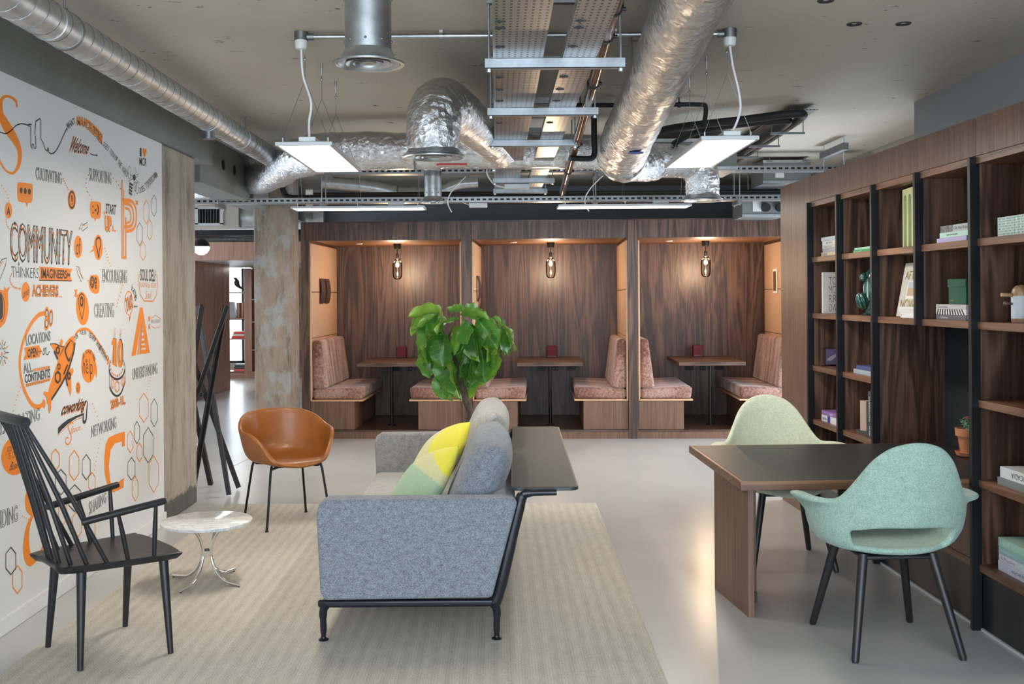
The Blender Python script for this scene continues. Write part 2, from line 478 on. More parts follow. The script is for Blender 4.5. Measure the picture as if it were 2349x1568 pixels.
# corridor beyond the columns
struct(MB().box(-2.35, -2.215, 13.4, 23.0, 0, HC).build('wall_corridor_right', CORR))
struct(MB().box(-7.2, -7.0, 7.2, 8.4, 0, HC).box(-7.2, -7.0, 15.2, 24.2, 0, HC).box(-7.2, -7.0, 8.4, 15.2, 0, .5).box(-7.2, -7.0, 8.4, 15.2, 2.5, HC).build('wall_corridor_left', CORR))  # unseen window opening added to let daylight in from the left
struct(MB().box(-7.2, -2.95, 7.2, 7.42, 0, HC).build('wall_corridor_near', CORR))
# ================================================================ lettering
_GL = {}
def glyphs(body, b=0.0):
    """filled outline of a word in the built-in font, scaled to a unit box: verts, triangles"""
    key = (body, round(b, 3))
    if key in _GL: return _GL[key]
    cu = bpy.data.curves.new('word', 'FONT'); cu.body = body; cu.offset = b; cu.resolution_u = 3
    ob = bpy.data.objects.new('word', cu)
    me = bpy.data.meshes.new_from_object(ob)
    vs = [(v.co.x, v.co.y) for v in me.vertices]; fs = [tuple(p.vertices) for p in me.polygons]
    bpy.data.objects.remove(ob); bpy.data.curves.remove(cu); bpy.data.meshes.remove(me)
    x0 = min(v[0] for v in vs); x1 = max(v[0] for v in vs); y0 = min(v[1] for v in vs); y1 = max(v[1] for v in vs)
    vs = [((x-x0)/max(1e-6, x1-x0), (y-y0)/max(1e-6, y1-y0)) for x, y in vs]
    _GL[key] = (vs, fs)
    return _GL[key]

def on_quad(vs, q, shear=0.0):
    """q = TL, TR, BR, BL (any dimension); unit box -> quad"""
    TL, TR, BR, BL = [Vector(p) for p in q]; out = []
    for x, y in vs:
        x2 = x*(1-abs(shear))+y*shear
        out.append((BL*(1-x2)+BR*x2)*(1-y)+(TL*(1-x2)+TR*x2)*y)
    return out

def word(body, q, mat, parent, name='lettering', b=0.0, shear=0.0, world=False):
    vs, fs = glyphs(body, b)
    return MB().add(on_quad(vs, q, shear), fs).build(name, mat, parent, world=world)
# ================================================================ ceiling services
def ring(mb, c, r, t, w, axis=(0,1,0), n=24):
    """flat band of radius r, radial thickness t, width w about an axis"""
    ax = Vector(axis).normalized(); u = Vector((0,0,1)) if abs(ax.z) < .9 else Vector((1,0,0))
    a = ax.cross(u).normalized(); b = ax.cross(a); c = Vector(c); rows = []
    for (rr, h) in ((r,-w/2), (r+t,-w/2), (r+t,w/2), (r,w/2)):
        rows.append([c+ax*h+(a*math.cos(2*PI*k/n)+b*math.sin(2*PI*k/n))*rr for k in range(n)])
    return mb.grid(rows, close_u=True, close_v=True)

# --- spiral duct along the left beam
t = thing('spiral_duct', 'long galvanised spiral duct under the ceiling above the mural wall', 'duct', (-1.90, 1.5, 2.78))
MB().tube([(-1.90, 1.0, 2.78), (-1.90, 8.86, 2.78)], .083, 28).build('duct_tube', STEEL, t, smooth=50, world=True)
sp = []
for i in range(0, 64*16+1):
    th = 2*PI*i/16; y = 1.2+.118*i/16
    if y > 8.8: break
    sp.append((-1.90+.0835*math.cos(th), y, 2.78+.0835*math.sin(th)))
MB().tube(sp, .0022, 4).build('spiral_seam', STEELDARK, t, smooth=60, world=True)
for y in (4.62, 7.95):
    b_ = ring(MB(), (-1.90, y, 2.78), .083, .004, .022).build('clamp_band', STEELDARK, t, smooth=40, world=True)
    MB().cyl((-1.90, y, 2.868), (-1.90, y, HC), .005, n=8).cyl((-1.90, y, 2.868), (-1.90, y, 2.88), .014, n=6).build('hanger_rod', STEELDARK, b_, smooth=40, world=True)
for y in (4.45, 7.75, 6.9):
    ring(MB(), (-1.90, y, 2.78), .0825, .003, .012).build('joint_ring', STEEL, t, smooth=40, world=True)
MB().cyl((-1.90, 6.93, 2.705), (-1.90, 6.93, 2.655), .036, n=20).lathe([(.044,-.05), (.044,-.058), (.0001,-.058)], (-1.90, 6.93, 2.705), 20).build('spigot_cap', STEELDARK, t, smooth=40, world=True)

def foil(pts, rad, name, parent, n=26, m=10, amp=.05, seed=1):
    """foil wrapped duct with lumps and dents"""
    P = bez(pts, m); rs = []
    k = len(P)
    for i in range(k):
        x = i/(k-1)*(len(rad)-1); j = min(int(x), len(rad)-2); rs.append(rad[j]+(rad[j+1]-rad[j])*(x-j))
    mb = MB().tube(P, rs, n)
    rnd = random.Random(seed)
    ph = [rnd.uniform(0, 6.28) for _ in range(8)]
    out = []
    for i, v in enumerate(mb.v):
        ri = min(i//n, k-1); c = P[ri]; d = Vector(v)-c; th = 2*PI*(i % n)/n
        a = .4*math.sin(3*th+ri*.55+ph[0])+.35*math.sin(7*th-ri*.9+ph[1])+.25*math.sin(ri*2.1+ph[2])+rnd.uniform(-.35, .35)
        out.append(tuple(c+d*(1+amp*a)))
    mb.v = out
    return mb.build(name, FOIL, parent, smooth=180, world=True)

# --- main foil duct run
t = thing('foil_duct', 'foil wrapped main duct run crossing the ceiling behind the light panels', 'duct', (-1.0, 8.0, 2.72))
foil([(-4.6,11.2,2.76), (-3.3,11.0,2.76), (-2.55,10.6,2.76), (-2.05,9.6,2.74), (-1.62,8.55,2.73), (-1.2,8.12,2.72), (-.5,8.05,2.71), (.2,8.05,2.71), (1.0,8.1,2.70)], [.14,.14,.145,.155,.16,.155,.135,.135,.135], 'duct_tube', t, m=14, seed=3)
MB().tube(bez([(-1.90,8.82,2.78), (-1.88,9.0,2.77), (-1.84,9.15,2.75)]), .088, 20).build('duct_branch', STEEL, t, smooth=50, world=True)
for x in (-.62, -.08):
    MB().cyl((x, 8.05, 2.84), (x, 8.05, HC), .005, n=8).build('hanger_rod', STEELDARK, t, smooth=40, world=True)
ring(MB(), (-.62, 8.05, 2.71), .141, .003, .012, (1,0,0)).build('hanger_strap', STEELDARK, t, smooth=40, world=True)
MB().box(-.45, -.22, 7.908, 7.912, 2.585, 2.60).build('red_tape', plain('red_tape', (.55,.03,.03), .5), t, world=True)

# --- big foil duct coming over the camera
t = thing('foil_duct', 'large crinkled foil duct slanting down from the top right of the ceiling', 'duct', (.80, 5.0, 2.70))
foil([(.66,2.0,2.72), (.70,3.0,2.72), (.745,3.9,2.715), (.79,4.8,2.71), (.835,5.6,2.70), (.875,6.5,2.69), (.90,7.2,2.66), (.93,7.72,2.64)], [.132,.134,.137,.143,.15,.163,.175,.18], 'duct_tube', t, m=14, n=30, amp=.04, seed=5)
foil([(.93,7.72,2.62), (1.0,8.05,2.63), (1.25,8.3,2.64)], [.178,.17,.14], 'duct_elbow', t, seed=6)
for y in (3.55, 5.55):
    x = .66+(y-2)*.046
    MB().cyl((x-.10, y, 2.84), (x-.10, y, HC), .005, n=8).build('hanger_rod', STEELDARK, t, smooth=40, world=True)
MB().box(.86, .95, 6.72, 6.80, 2.512, 2.516).build('flow_sticker', plain('blue_sticker', (.03,.08,.42), .5), t, world=True)

def diffuser(name, label, c, rs, rf, top, foilpath=None, frad=None, seed=1, spigot=True):
    x, y, z = c
    t = thing(name, label, 'air vent', (x, y, z))
    if spigot:
        MB().lathe([(rs,.055), (rs,.30), (rs+.004,.302), (rs+.006,.315), (rs+.004,.33), (rs,.332), (rs,top-z)], (0,0,0), 32).build('spigot', STEEL, t, smooth=50)
        sc = MB()
        for k in range(5):
            th = -PI/2+(k-2)*.75
            for zz in (.27, .35, .09): sc.sphere((rs*math.cos(th), rs*math.sin(th), zz), .006, 8, 5)
        o = sc.build('screws', STEELDARK, t, smooth=60); o['kind'] = 'stuff'
    else:
        foil(foilpath, frad, 'insulated_elbow', t, m=12, seed=seed, amp=.03)
    MB().lathe([(rs-.002,.06), (rs+.002,.055), (rs+.016,.022), (rs+.035,.010), (rf-.010,.004), (rf,.0), (rf,-.006), (rf-.016,-.006), (rf-.02,.0), (rs+.02,.008), (rs-.006,.045)], (0,0,0), 36).build('flange', STEEL, t, smooth=50)
    for r in (rf*.84, rf*.63, rf*.42):
        MB().lathe([(r*.72,.034), (r*.86,.02), (r,-.003), (r+.004,-.003), (r*.9,.022), (r*.76,.036)], (0,0,0), 28).build('diffuser_cone', STEEL, t, smooth=50)
    MB().lathe([(.0001,.022), (rs*.3,.016), (rs*.36,.0), (rs*.3,-.002), (.0001,.004)], (0,0,0), 20).build('diffuser_core', STEEL, t, smooth=50)
    MB().lathe([(.0001,.05), (rs-.003,.05)], (0,0,0), 20).build('damper_plate', STEELDARK, t)
    return t

diffuser('air_diffuser', 'round galvanised air diffuser on a straight spigot nearest the ceiling edge', (-.546, 4.5, 2.60), .10, .156, HC)
diffuser('air_diffuser', 'round air diffuser under the foil domed elbow', (-.335, 5.62, 2.345), .13, .158, 2.7,
         [(-.335,5.62,2.37), (-.335,5.62,2.50), (-.325,5.68,2.60), (-.28,5.85,2.66), (-.18,6.5,2.69), (-.04,7.4,2.70), (.04,8.0,2.70)], [.138,.146,.15,.15,.14,.135,.13], 9, False)
diffuser('air_diffuser', 'round air diffuser under the foil elbow right of the big duct', (1.665, 8.45, 2.355), .128, .165, 2.6,
         [(1.665,8.45,2.375), (1.665,8.45,2.46), (1.655,8.44,2.56), (1.58,8.42,2.645), (1.42,8.36,2.665), (1.15,8.22,2.66)], [.135,.135,.138,.135,.13,.13], 11, False)
diffuser('air_diffuser', 'small round metal air diffuser in front of the slotted cable tray', (-.605, 10.0, 2.49), .083, .122, 2.74)

# --- conduit across the ceiling
t = thing('conduit_run', 'straight galvanised conduit fixed across the ceiling between two light roses', 'conduit', (.1, 5.42, 2.94))
MB().cyl((-.96, 5.42, 2.945), (1.17, 5.42, 2.945), .0125, n=14).build('conduit_pipe', STEEL, t, smooth=40, world=True)
for x in (-.28, .62, .9):
    MB().box(x-.009, x+.009, 5.395, 5.445, 2.957, HC).cyl((x-.009,5.42,2.945), (x+.009,5.42,2.945), .017, n=14).build('saddle_clip', STEEL, t, smooth=40, world=True)
for x in (-1.005, 1.215):
    s_ = 1 if x < 0 else -1
    MB().cyl((x,5.42,2.925), (x,5.42,HC), .036, n=24).cyl((x+s_*.03,5.42,2.945), (x+s_*.065,5.42,2.945), .018, n=16).build('junction_box', STEELDARK, t, smooth=40, world=True)

# --- suspended light panels
def light_panel(x0, x1, y0, y1, z, label, along_y, cable=None):
    t = thing('light_panel', label, 'ceiling light', ((x0+x1)/2, (y0+y1)/2, z), 0, 'suspended light panels')
    e = .016
    MB().box(x0, x1, y0, y0+e, z, z+.02).box(x0, x1, y1-e, y1, z, z+.02).box(x0, x0+e, y0+e, y1-e, z, z+.02).box(x1-e, x1, y0+e, y1-e, z, z+.02).box(x0+.004, x1-.004, y0+.004, y1-.004, z+.014, z+.022).build('frame', GREYP, t, world=True, bevel=.001)
    MB().box(x0+e, x1-e, y0+e, y1-e, z+.003, z+.008).build('light_diffuser', PANEL_LIGHT, t, world=True)
    L = (y1-y0) if along_y else (x1-x0)
    for k in (.05, .5, .95):
        if along_y: c = ((x0+x1)/2, y0+L*k); ends = [(x0+.03, c[1]), (x1-.03, c[1])]
        else: c = (x0+L*k, (y0+y1)/2); ends = [(c[0], y0+.03), (c[0], y1-.03)]
        top = Vector((c[0], c[1], HC)); mid = Vector((c[0], c[1], z+.36))
        w = MB().cyl(top, mid, .0014, n=5)
        hk = MB().cyl(top, top-Vector((0,0,.03)), .008, n=8).cyl(top-Vector((0,0,.03)), top-Vector((0,0,.075)), .0045, n=6).sphere(top-Vector((0,0,.10)), .009, 8, 6)
        for ex, ey in ends:
            w.cyl(mid, (ex, ey, z+.05), .0013, n=5)
            hk.cyl((ex, ey, z+.05), (ex, ey, z+.02), .004, n=6)
        w.build('suspension_wire', STEELDARK, t, world=True)
        hk.build('wire_hook', STEEL, t, world=True, smooth=50)
    if along_y:
        MB().box((x0+x1)/2-.03, (x0+x1)/2+.06, y0+.02, y0+.26, z+.022, z+.05).build('driver_box', WHITE, t, world=True, bevel=.004)
    else:
        MB().box(x0+.72*(x1-x0), x0+.84*(x1-x0), y0+.1, y0+.15, z+.022, z+.062).build('driver_box', WHITE, t, world=True, bevel=.004)
    if cable:
        MB().tube(bez(cable, 8), .0065, 8).build('flex_cable', WHITE, t, world=True, smooth=60)
        cx, cy, cz = cable[0]
        MB().lathe([(.032,0), (.034,-.012), (.031,-.04), (.026,-.048), (.0001,-.05)], (cx, cy, 2.93), 20).build('ceiling_rose', WHITE, t, world=True, smooth=45)
    return t
light_panel(-1.17, -.868, 5.54, 6.735, 2.40, 'square-on white light panel hanging left, in front of the domed diffuser', True,
            [(-1.005,5.42,2.885), (-1.0,5.44,2.75), (-.97,5.50,2.62), (-.985,5.52,2.52), (-1.0,5.60,2.44), (-1.03,5.68,2.43)])
light_panel(1.068, 1.37, 5.44, 6.64, 2.40, 'white light panel hanging right of the big foil duct', True,
            [(1.215,5.42,2.885), (1.23,5.42,2.78), (1.265,5.44,2.65), (1.275,5.46,2.55), (1.24,5.50,2.45), (1.19,5.58,2.43)])
light_panel(-1.87, -.655, 9.50, 9.80, 2.40, 'thin far light panel seen edge-on above the first booth', False)
light_panel(.565, 1.775, 9.48, 9.78, 2.40, 'thin far light panel seen edge-on above the middle and right booths', False)

# --- perforated cable trays over unistrut bars
def perforated():
    m, nt, b = new_mat('perforated_galvanised_steel'); L = nt.links.new
    tc = nt.nodes.new('ShaderNodeTexCoord'); sx = nt.nodes.new('ShaderNodeSeparateXYZ'); L(tc.outputs['Object'], sx.inputs[0])
    def cell(o, f, duty):
        a = node(nt, 'ShaderNodeMath', operation='MULTIPLY'); a.inputs[1].default_value = f; L(o, a.inputs[0])
        fr = node(nt, 'ShaderNodeMath', operation='FRACT'); L(a.outputs[0], fr.inputs[0])
        d = node(nt, 'ShaderNodeMath', operation='SUBTRACT'); d.inputs[1].default_value = .5; L(fr.outputs[0], d.inputs[0])
        ab = node(nt, 'ShaderNodeMath', operation='ABSOLUTE'); L(d.outputs[0], ab.inputs[0])
        c = node(nt, 'ShaderNodeMath', operation='LESS_THAN'); c.inputs[1].default_value = duty; L(ab.outputs[0], c.inputs[0])
        return c.outputs[0]
    mu = node(nt, 'ShaderNodeMath', operation='MULTIPLY'); L(cell(sx.outputs[0], 38, .17), mu.inputs[0]); L(cell(sx.outputs[1], 26, .2), mu.inputs[1])
    mx = node(nt, 'ShaderNodeMix', data_type='RGBA'); mx.inputs[6].default_value = (.40,.405,.41,1); mx.inputs[7].default_value = (.03,.03,.03,1); L(mu.outputs[0], mx.inputs[0])
    L(mx.outputs[2], b.inputs['Base Color']); b.inputs['Metallic'].default_value = 1; b.inputs['Roughness'].default_value = .3
    bp = node(nt, 'ShaderNodeBump', i_Strength=.4, i_Distance=.002, invert=True); L(mu.outputs[0], bp.inputs['Height']); L(bp.outputs[0], b.inputs['Normal'])
    return m
PERF = perforated()
CHANNEL = plain('galvanised_channel', (.33,.35,.365), .5, 1.0, var=.12, scale=20)
bars_y = [(4.53, -.015, .53), (5.72, -.015, .53), (6.90, -.01, .51), (8.15, -.005, .50), (9.15, .0, .48), (10.05, .0, .46)]
def tray(x0, x1, label):
    t = thing('cable_tray', label, 'cable tray', ((x0+x1)/2, 5, 2.625), 0, 'perforated cable trays')
    MB().box(x0, x1, 2.5, 10.4, 2.621, 2.623).box(x0, x0+.002, 2.5, 10.4, 2.623, 2.66).box(x1-.002, x1, 2.5, 10.4, 2.623, 2.66).build('tray_channel', PERF, t, world=True)
    cab = MB()
    for k in range(5):
        xx = x0+.025+(x1-x0-.05)*k/4
        cab.tube([(xx, 2.5, 2.632), (xx+.01, 6, 2.632), (xx, 10.4, 2.632)], .007, 6)
    o = cab.build('cables', RUBBER, t, world=True, smooth=60); o['kind'] = 'stuff'
    ti = MB()
    for y in (3.9, 4.0, 4.3, 4.9, 5.2, 5.5, 6.2):
        ti.box(x0+.01, x0+.05, y-.003, y+.003, 2.617, 2.621).box(x0+.022, x0+.03, y-.012, y+.01, 2.615, 2.621)
    o = ti.build('cable_ties', BLACK, t, world=True); o['kind'] = 'stuff'
tray(-.01, .205, 'wide perforated metal cable tray running away over the sofa')
tray(.29, .435, 'narrow perforated metal cable tray beside the copper pipe')
for i, (y, xa, xb) in enumerate(bars_y):
    nm = ('nearest', 'second', 'third', 'fourth', 'fifth', 'farthest')[i]
    t = thing('support_channel', nm+' galvanised cross channel carrying the two perforated cable trays', 'bracket', ((xa+xb)/2, y, 2.6), 0, 'cross channels under the trays')
    MB().box(xa-.03, xb+.03, y-.0205, y-.018, 2.578, 2.62).box(xa-.03, xb+.03, y+.018, y+.0205, 2.578, 2.62).box(xa-.03, xb+.03, y-.0205, y+.0205, 2.578, 2.581).build('channel', CHANNEL, t, world=True)
    for x in (xa-.012, xb+.012):
        MB().cyl((x, y, 2.57), (x, y, HC), .005, n=8).cyl((x, y, 2.565), (x, y, 2.578), .012, n=6).build('threaded_rod', STEEL, t, world=True, smooth=40)
    MB().box(xa-.02, xb+.02, y-.02, y+.02, 2.86, 2.90).build('upper_channel', STEELDARK, t, world=True)

# --- copper sprinkler pipe
COPPER = plain('dark_copper', (.115,.06,.045), .2, .9, var=.15, scale=5)
t = thing('copper_pipe', 'dark shiny copper pipe running along the right of the cable trays', 'pipe', (.5, 5, 2.66))
def cpz(y): return (.455+(y-3.9)*.0259, y, 2.70-(y-3.9)*.0304)
MB().tube([cpz(1.8), cpz(4), cpz(7), cpz(9.5)], .027, 16).build('pipe_length', COPPER, t, world=True, smooth=60)
for y in (4.02, 4.4, 5.25, 7.0, 8.2):
    p = Vector(cpz(y))
    c_ = ring(MB(), p, .027, .005, .014).build('pipe_clip', BLACK, t, world=True, smooth=40)
    MB().cyl(p+Vector((.03,0,.0)), p+Vector((.03,0,.05)), .007, n=8).cyl(p+Vector((.02,0,0)), p+Vector((.045,0,0)), .008, n=8).cyl((p.x+.03,y,p.z+.05), (p.x+.03,y,HC), .004, n=6).build('clip_stud', BLACK, c_, world=True, smooth=40)

# --- slotted trays and black pipe at the back
def slotted():
    m, nt, b = new_mat('slotted_galvanised_steel'); L = nt.links.new
    tc = nt.nodes.new('ShaderNodeTexCoord'); sx = nt.nodes.new('ShaderNodeSeparateXYZ'); L(tc.outputs['Object'], sx.inputs[0])
    a = node(nt, 'ShaderNodeMath', operation='MULTIPLY'); a.inputs[1].default_value = 17; L(sx.outputs[0], a.inputs[0])
    fr = node(nt, 'ShaderNodeMath', operation='FRACT'); L(a.outputs[0], fr.inputs[0])
    c = node(nt, 'ShaderNodeMath', operation='GREATER_THAN'); c.inputs[1].default_value = .42; L(fr.outputs[0], c.inputs[0])
    d = node(nt, 'ShaderNodeMath', operation='ABSOLUTE'); L(sx.outputs[2], d.inputs[0])
    e = node(nt, 'ShaderNodeMath', operation='LESS_THAN'); e.inputs[1].default_value = .009; L(d.outputs[0], e.inputs[0])
    mu = node(nt, 'ShaderNodeMath', operation='MULTIPLY'); L(c.outputs[0], mu.inputs[0]); L(e.outputs[0], mu.inputs[1])
    mx = node(nt, 'ShaderNodeMix', data_type='RGBA'); mx.inputs[6].default_value = (.33,.345,.355,1); mx.inputs[7].default_value = (.02,.02,.02,1); L(mu.outputs[0], mx.inputs[0])
    L(mx.outputs[2], b.inputs['Base Color']); b.inputs['Metallic'].default_value = .8; b.inputs['Roughness'].default_value = .4
    return m
SLOT = slotted()
def slot_tray(x0, x1, y, z, label, hangers):
    t = thing('cable_tray', label, 'cable tray', ((x0+x1)/2, y, z))
    MB().box(x0, x1, y-.002, y, z-.026, z+.026).box(x0, x1, y+.16, y+.162, z-.026, z+.026).box(x0, x1, y, y+.16, z-.026, z-.023).build('tray_channel', SLOT, t, world=True)
    o = MB().tube([(x0, y+.05, z-.01), (x1, y+.05, z-.01)], .012, 8).tube([(x0, y+.09, z-.008), (x1, y+.09, z-.008)], .014, 8).build('cables', RUBBER, t, world=True, smooth=60); o['kind'] = 'stuff'
    for x in hangers:
        MB().box(x-.02, x+.02, y-.05, y+.22, z-.066, z-.028).build('trapeze_bracket', STEELDARK, t, world=True)
        MB().cyl((x, y-.035, z-.08), (x, y-.035, HC), .005, n=8).cyl((x, y+.2, z-.08), (x, y+.2, HC), .005, n=8).build('threaded_rod', STEEL, t, world=True, smooth=40)
slot_tray(-4.8, 2.95, 10.35, 2.55, 'lower slotted cable tray spanning above the booths', (-2.75, -1.72, .98, 2.4))
slot_tray(-2.0, 3.5, 10.05, 2.80, 'upper slotted cable tray below the foil duct', (-1.62, .96))
t = thing('black_pipe', 'black insulated pipe running just above the lower slotted tray', 'pipe', (0, 10.8, 2.62))
MB().tube(bez([(-2.2,10.8,2.80), (-2.2,10.8,2.70), (-2.16,10.8,2.635), (-2.08,10.8,2.62)], 6)+[(3.4,10.8,2.62)], .03, 12).build('pipe_length', RUBBER, t, world=True, smooth=60)
MB().tube([(-1.9,10.9,2.665), (3.4,10.9,2.665)], .018, 8).build('pipe_length', RUBBER, t, world=True, smooth=60)
# refrigerant pipes on the right
t = thing('black_pipe', 'pair of black insulated pipes curving along the ceiling above the right light panel', 'pipe', (1.8, 7.7, 2.87))
MB().tube(bez([(1.26,8.2,2.86), (1.33,8.05,2.87), (1.52,7.86,2.87), (1.8,7.66,2.87), (2.1,7.48,2.88), (2.22,7.55,2.88), (2.26,8.2,2.88), (2.29,9.2,2.88), (2.32,10.6,2.88)], 8), .03, 12).build('insulated_pipe', RUBBER, t, world=True, smooth=60)
MB().tube(bez([(1.42,8.35,2.80), (1.5,8.1,2.83), (1.62,7.95,2.85), (1.85,7.78,2.86), (2.1,7.66,2.86), (2.16,7.72,2.86), (2.19,8.3,2.86), (2.22,9.3,2.86), (2.25,10.6,2.86)], 8), .024, 12).build('insulated_pipe', RUBBER, t, world=True, smooth=60)
MB().box(2.12, 2.34, 7.6, 10.4, 2.93, 2.935).build('carrier_tray', PERF, t, world=True)
for y in (8.0, 8.7, 9.4): MB().box(2.1, 2.36, y-.015, y+.015, 2.815, 2.83).cyl((2.11,y,2.82), (2.11,y,HC), .004, n=6).cyl((2.35,y,2.82), (2.35,y,HC), .004, n=6).build('pipe_bracket', STEELDARK, t, world=True)
t = thing('black_pipe', 'thin black drain pipe on the ceiling behind the big foil duct', 'pipe', (.9, 7.3, 2.92))
MB().tube(bez([(.55,7.3,2.92), (.7,7.3,2.92)], 2)+bez([(1.2,7.3,2.92), (1.42,7.3,2.92), (1.47,7.32,2.90), (1.47,7.4,2.78)], 5), .016, 10).build('pipe_length', RUBBER, t, world=True, smooth=60)
for x in (.62, 1.28): ring(MB(), (x,7.3,2.92), .016, .005, .02, (1,0,0)).cyl((x,7.3,2.937), (x,7.3,HC), .005, n=6).build('pipe_clip', BLACK, t, world=True, smooth=40)
t = thing('black_pipe', 'black elbow pipe dropping between the copper pipe and the foil duct', 'pipe', (.65, 7.4, 2.7))
MB().tube(bez([(.70,7.45,2.93), (.70,7.45,2.70), (.70,7.45,2.60), (.67,7.42,2.565), (.58,7.38,2.56), (.52,7.36,2.56)], 6), .021, 10).build('pipe_length', RUBBER, t, world=True, smooth=60)

# --- fan coil units
def fan_coil(c, s, label, spig):
    x, y, z = c
    t = thing('fan_coil_unit', label, 'air conditioner', (x, y, z))
    MB().box(-s[0], s[0], -s[1], s[1], -s[2], s[2]).build('casing', plain('unit_casing', (.22,.235,.235), .45, .4), t, bevel=.004)
    MB().box(-s[0]-.004, s[0]+.004, -s[1]-.012, -s[1], s[2]-.03, s[2]-.005).box(-s[0]-.004, s[0]+.004, -s[1]-.012, -s[1], -s[2]+.005, -s[2]+.03).build('casing_rail', STEEL, t)
    for px in spig:
        MB().cyl((px, -s[1]-.06, -.02), (px, -s[1], -.02), .045, n=18).build('pipe_stub', RUBBER, t, smooth=40)
    MB().box(-s[0]*.5, -s[0]*.5+.09, -s[1]-.006, -s[1], -.06, .05).build('rating_label', WHITE, t)
    for px in (-s[0]+.06, s[0]-.06):
        MB().box(px-.03, px+.03, -s[1]-.03, -s[1], s[2]-.02, s[2]-.012).cyl((px,-s[1]-.015,s[2]-.02), (px,-s[1]-.015,HC-z), .005, n=6).build('hanging_lug', STEELDARK, t, smooth=40)
fan_coil((1.62, 9.05, 2.77), (.40, .28, .135), 'grey fan coil unit behind the right light panel', (-.1,))
fan_coil((2.92, 10.75, 2.82), (.24, .25, .12), 'upper grey fan coil unit near the bookcase end', ())
fan_coil((2.80, 11.2, 2.52), (.22, .22, .12), 'lower grey fan coil unit hanging over the right booth', (.02, .17))
t = thing('support_channel', 'short steel channel hanging on two rods above the bookcase end', 'bracket', (3.05, 9.45, 2.88))
MB().box(-.025, .025, -.33, .33, -.03, .03).build('channel', STEELDARK, t)
for y in (-.28, .28): MB().cyl((0,y,-.22), (0,y,HC-2.88), .005, n=8).build('threaded_rod', STEEL, t, smooth=40)
# small silver ducts behind
t = thing('silver_duct', 'small smooth silver duct with two elbows in front of the slate wall', 'duct', (-1.0, 11.6, 2.75))
MB().tube(bez([(-1.9,11.5,2.85), (-1.4,11.5,2.80), (-1.12,11.52,2.74), (-.98,11.55,2.72), (-.9,11.6,2.74)], 8), .075, 18).build('duct_tube', STEEL, t, world=True, smooth=60)
MB().tube(bez([(-.98,11.5,2.73), (-.8,11.5,2.72), (-.6,11.5,2.75), (-.42,11.5,2.82), (-.2,11.5,2.84)], 8), .065, 18).build('duct_tube', STEEL, t, world=True, smooth=60)
for x in (-1.08, -.78): ring(MB(), (x, 11.51, 2.73), .074, .005, .02, (1,0,0)).build('joint_ring', STEELDARK, t, world=True, smooth=40)
# small control boxes
t = thing('control_box', 'white control box under the lower slotted tray left of centre', 'box', (-.18, 10.4, 2.50))
MB().box(-.09, .09, -.04, .04, -.025, .02).build('casing', WHITE, t, bevel=.004)
MB().tube(bez([(-.09,0,0), (-.16,0,.03), (-.2,.02,.08)], 5), .005, 6).build('cable', WHITE, t, smooth=60)
t = thing('junction_box', 'grey junction box on the cable tray end under the fourth cross channel', 'box', (.18, 9.2, 2.56))
MB().box(-.11, .11, -.04, .04, -.03, .018).build('casing', GREYP, t, bevel=.006)
MB().tube(bez([(-.11,0,-.01), (-.2,0,.02), (-.26,0,.12), (-.24,0,.2)], 6), .008, 8).build('cable', WHITE, t, smooth=60)
for i, (x, y, z) in enumerate(((-.42, 10.3, 2.55), (.93, 10.3, 2.55))):
    t = thing('loose_cable', ('pale loop of loose cable hanging by the small metal diffuser', 'pale loop of loose cable hanging left of the big foil duct end')[i], 'cable', (x, y, z))
    MB().tube(bez([(.12,0,.22), (0,0,.10), (-.06,0,-.02), (-.02,0,-.13)], 7), .006, 7).build('cable_loop', WHITE, t, smooth=60)
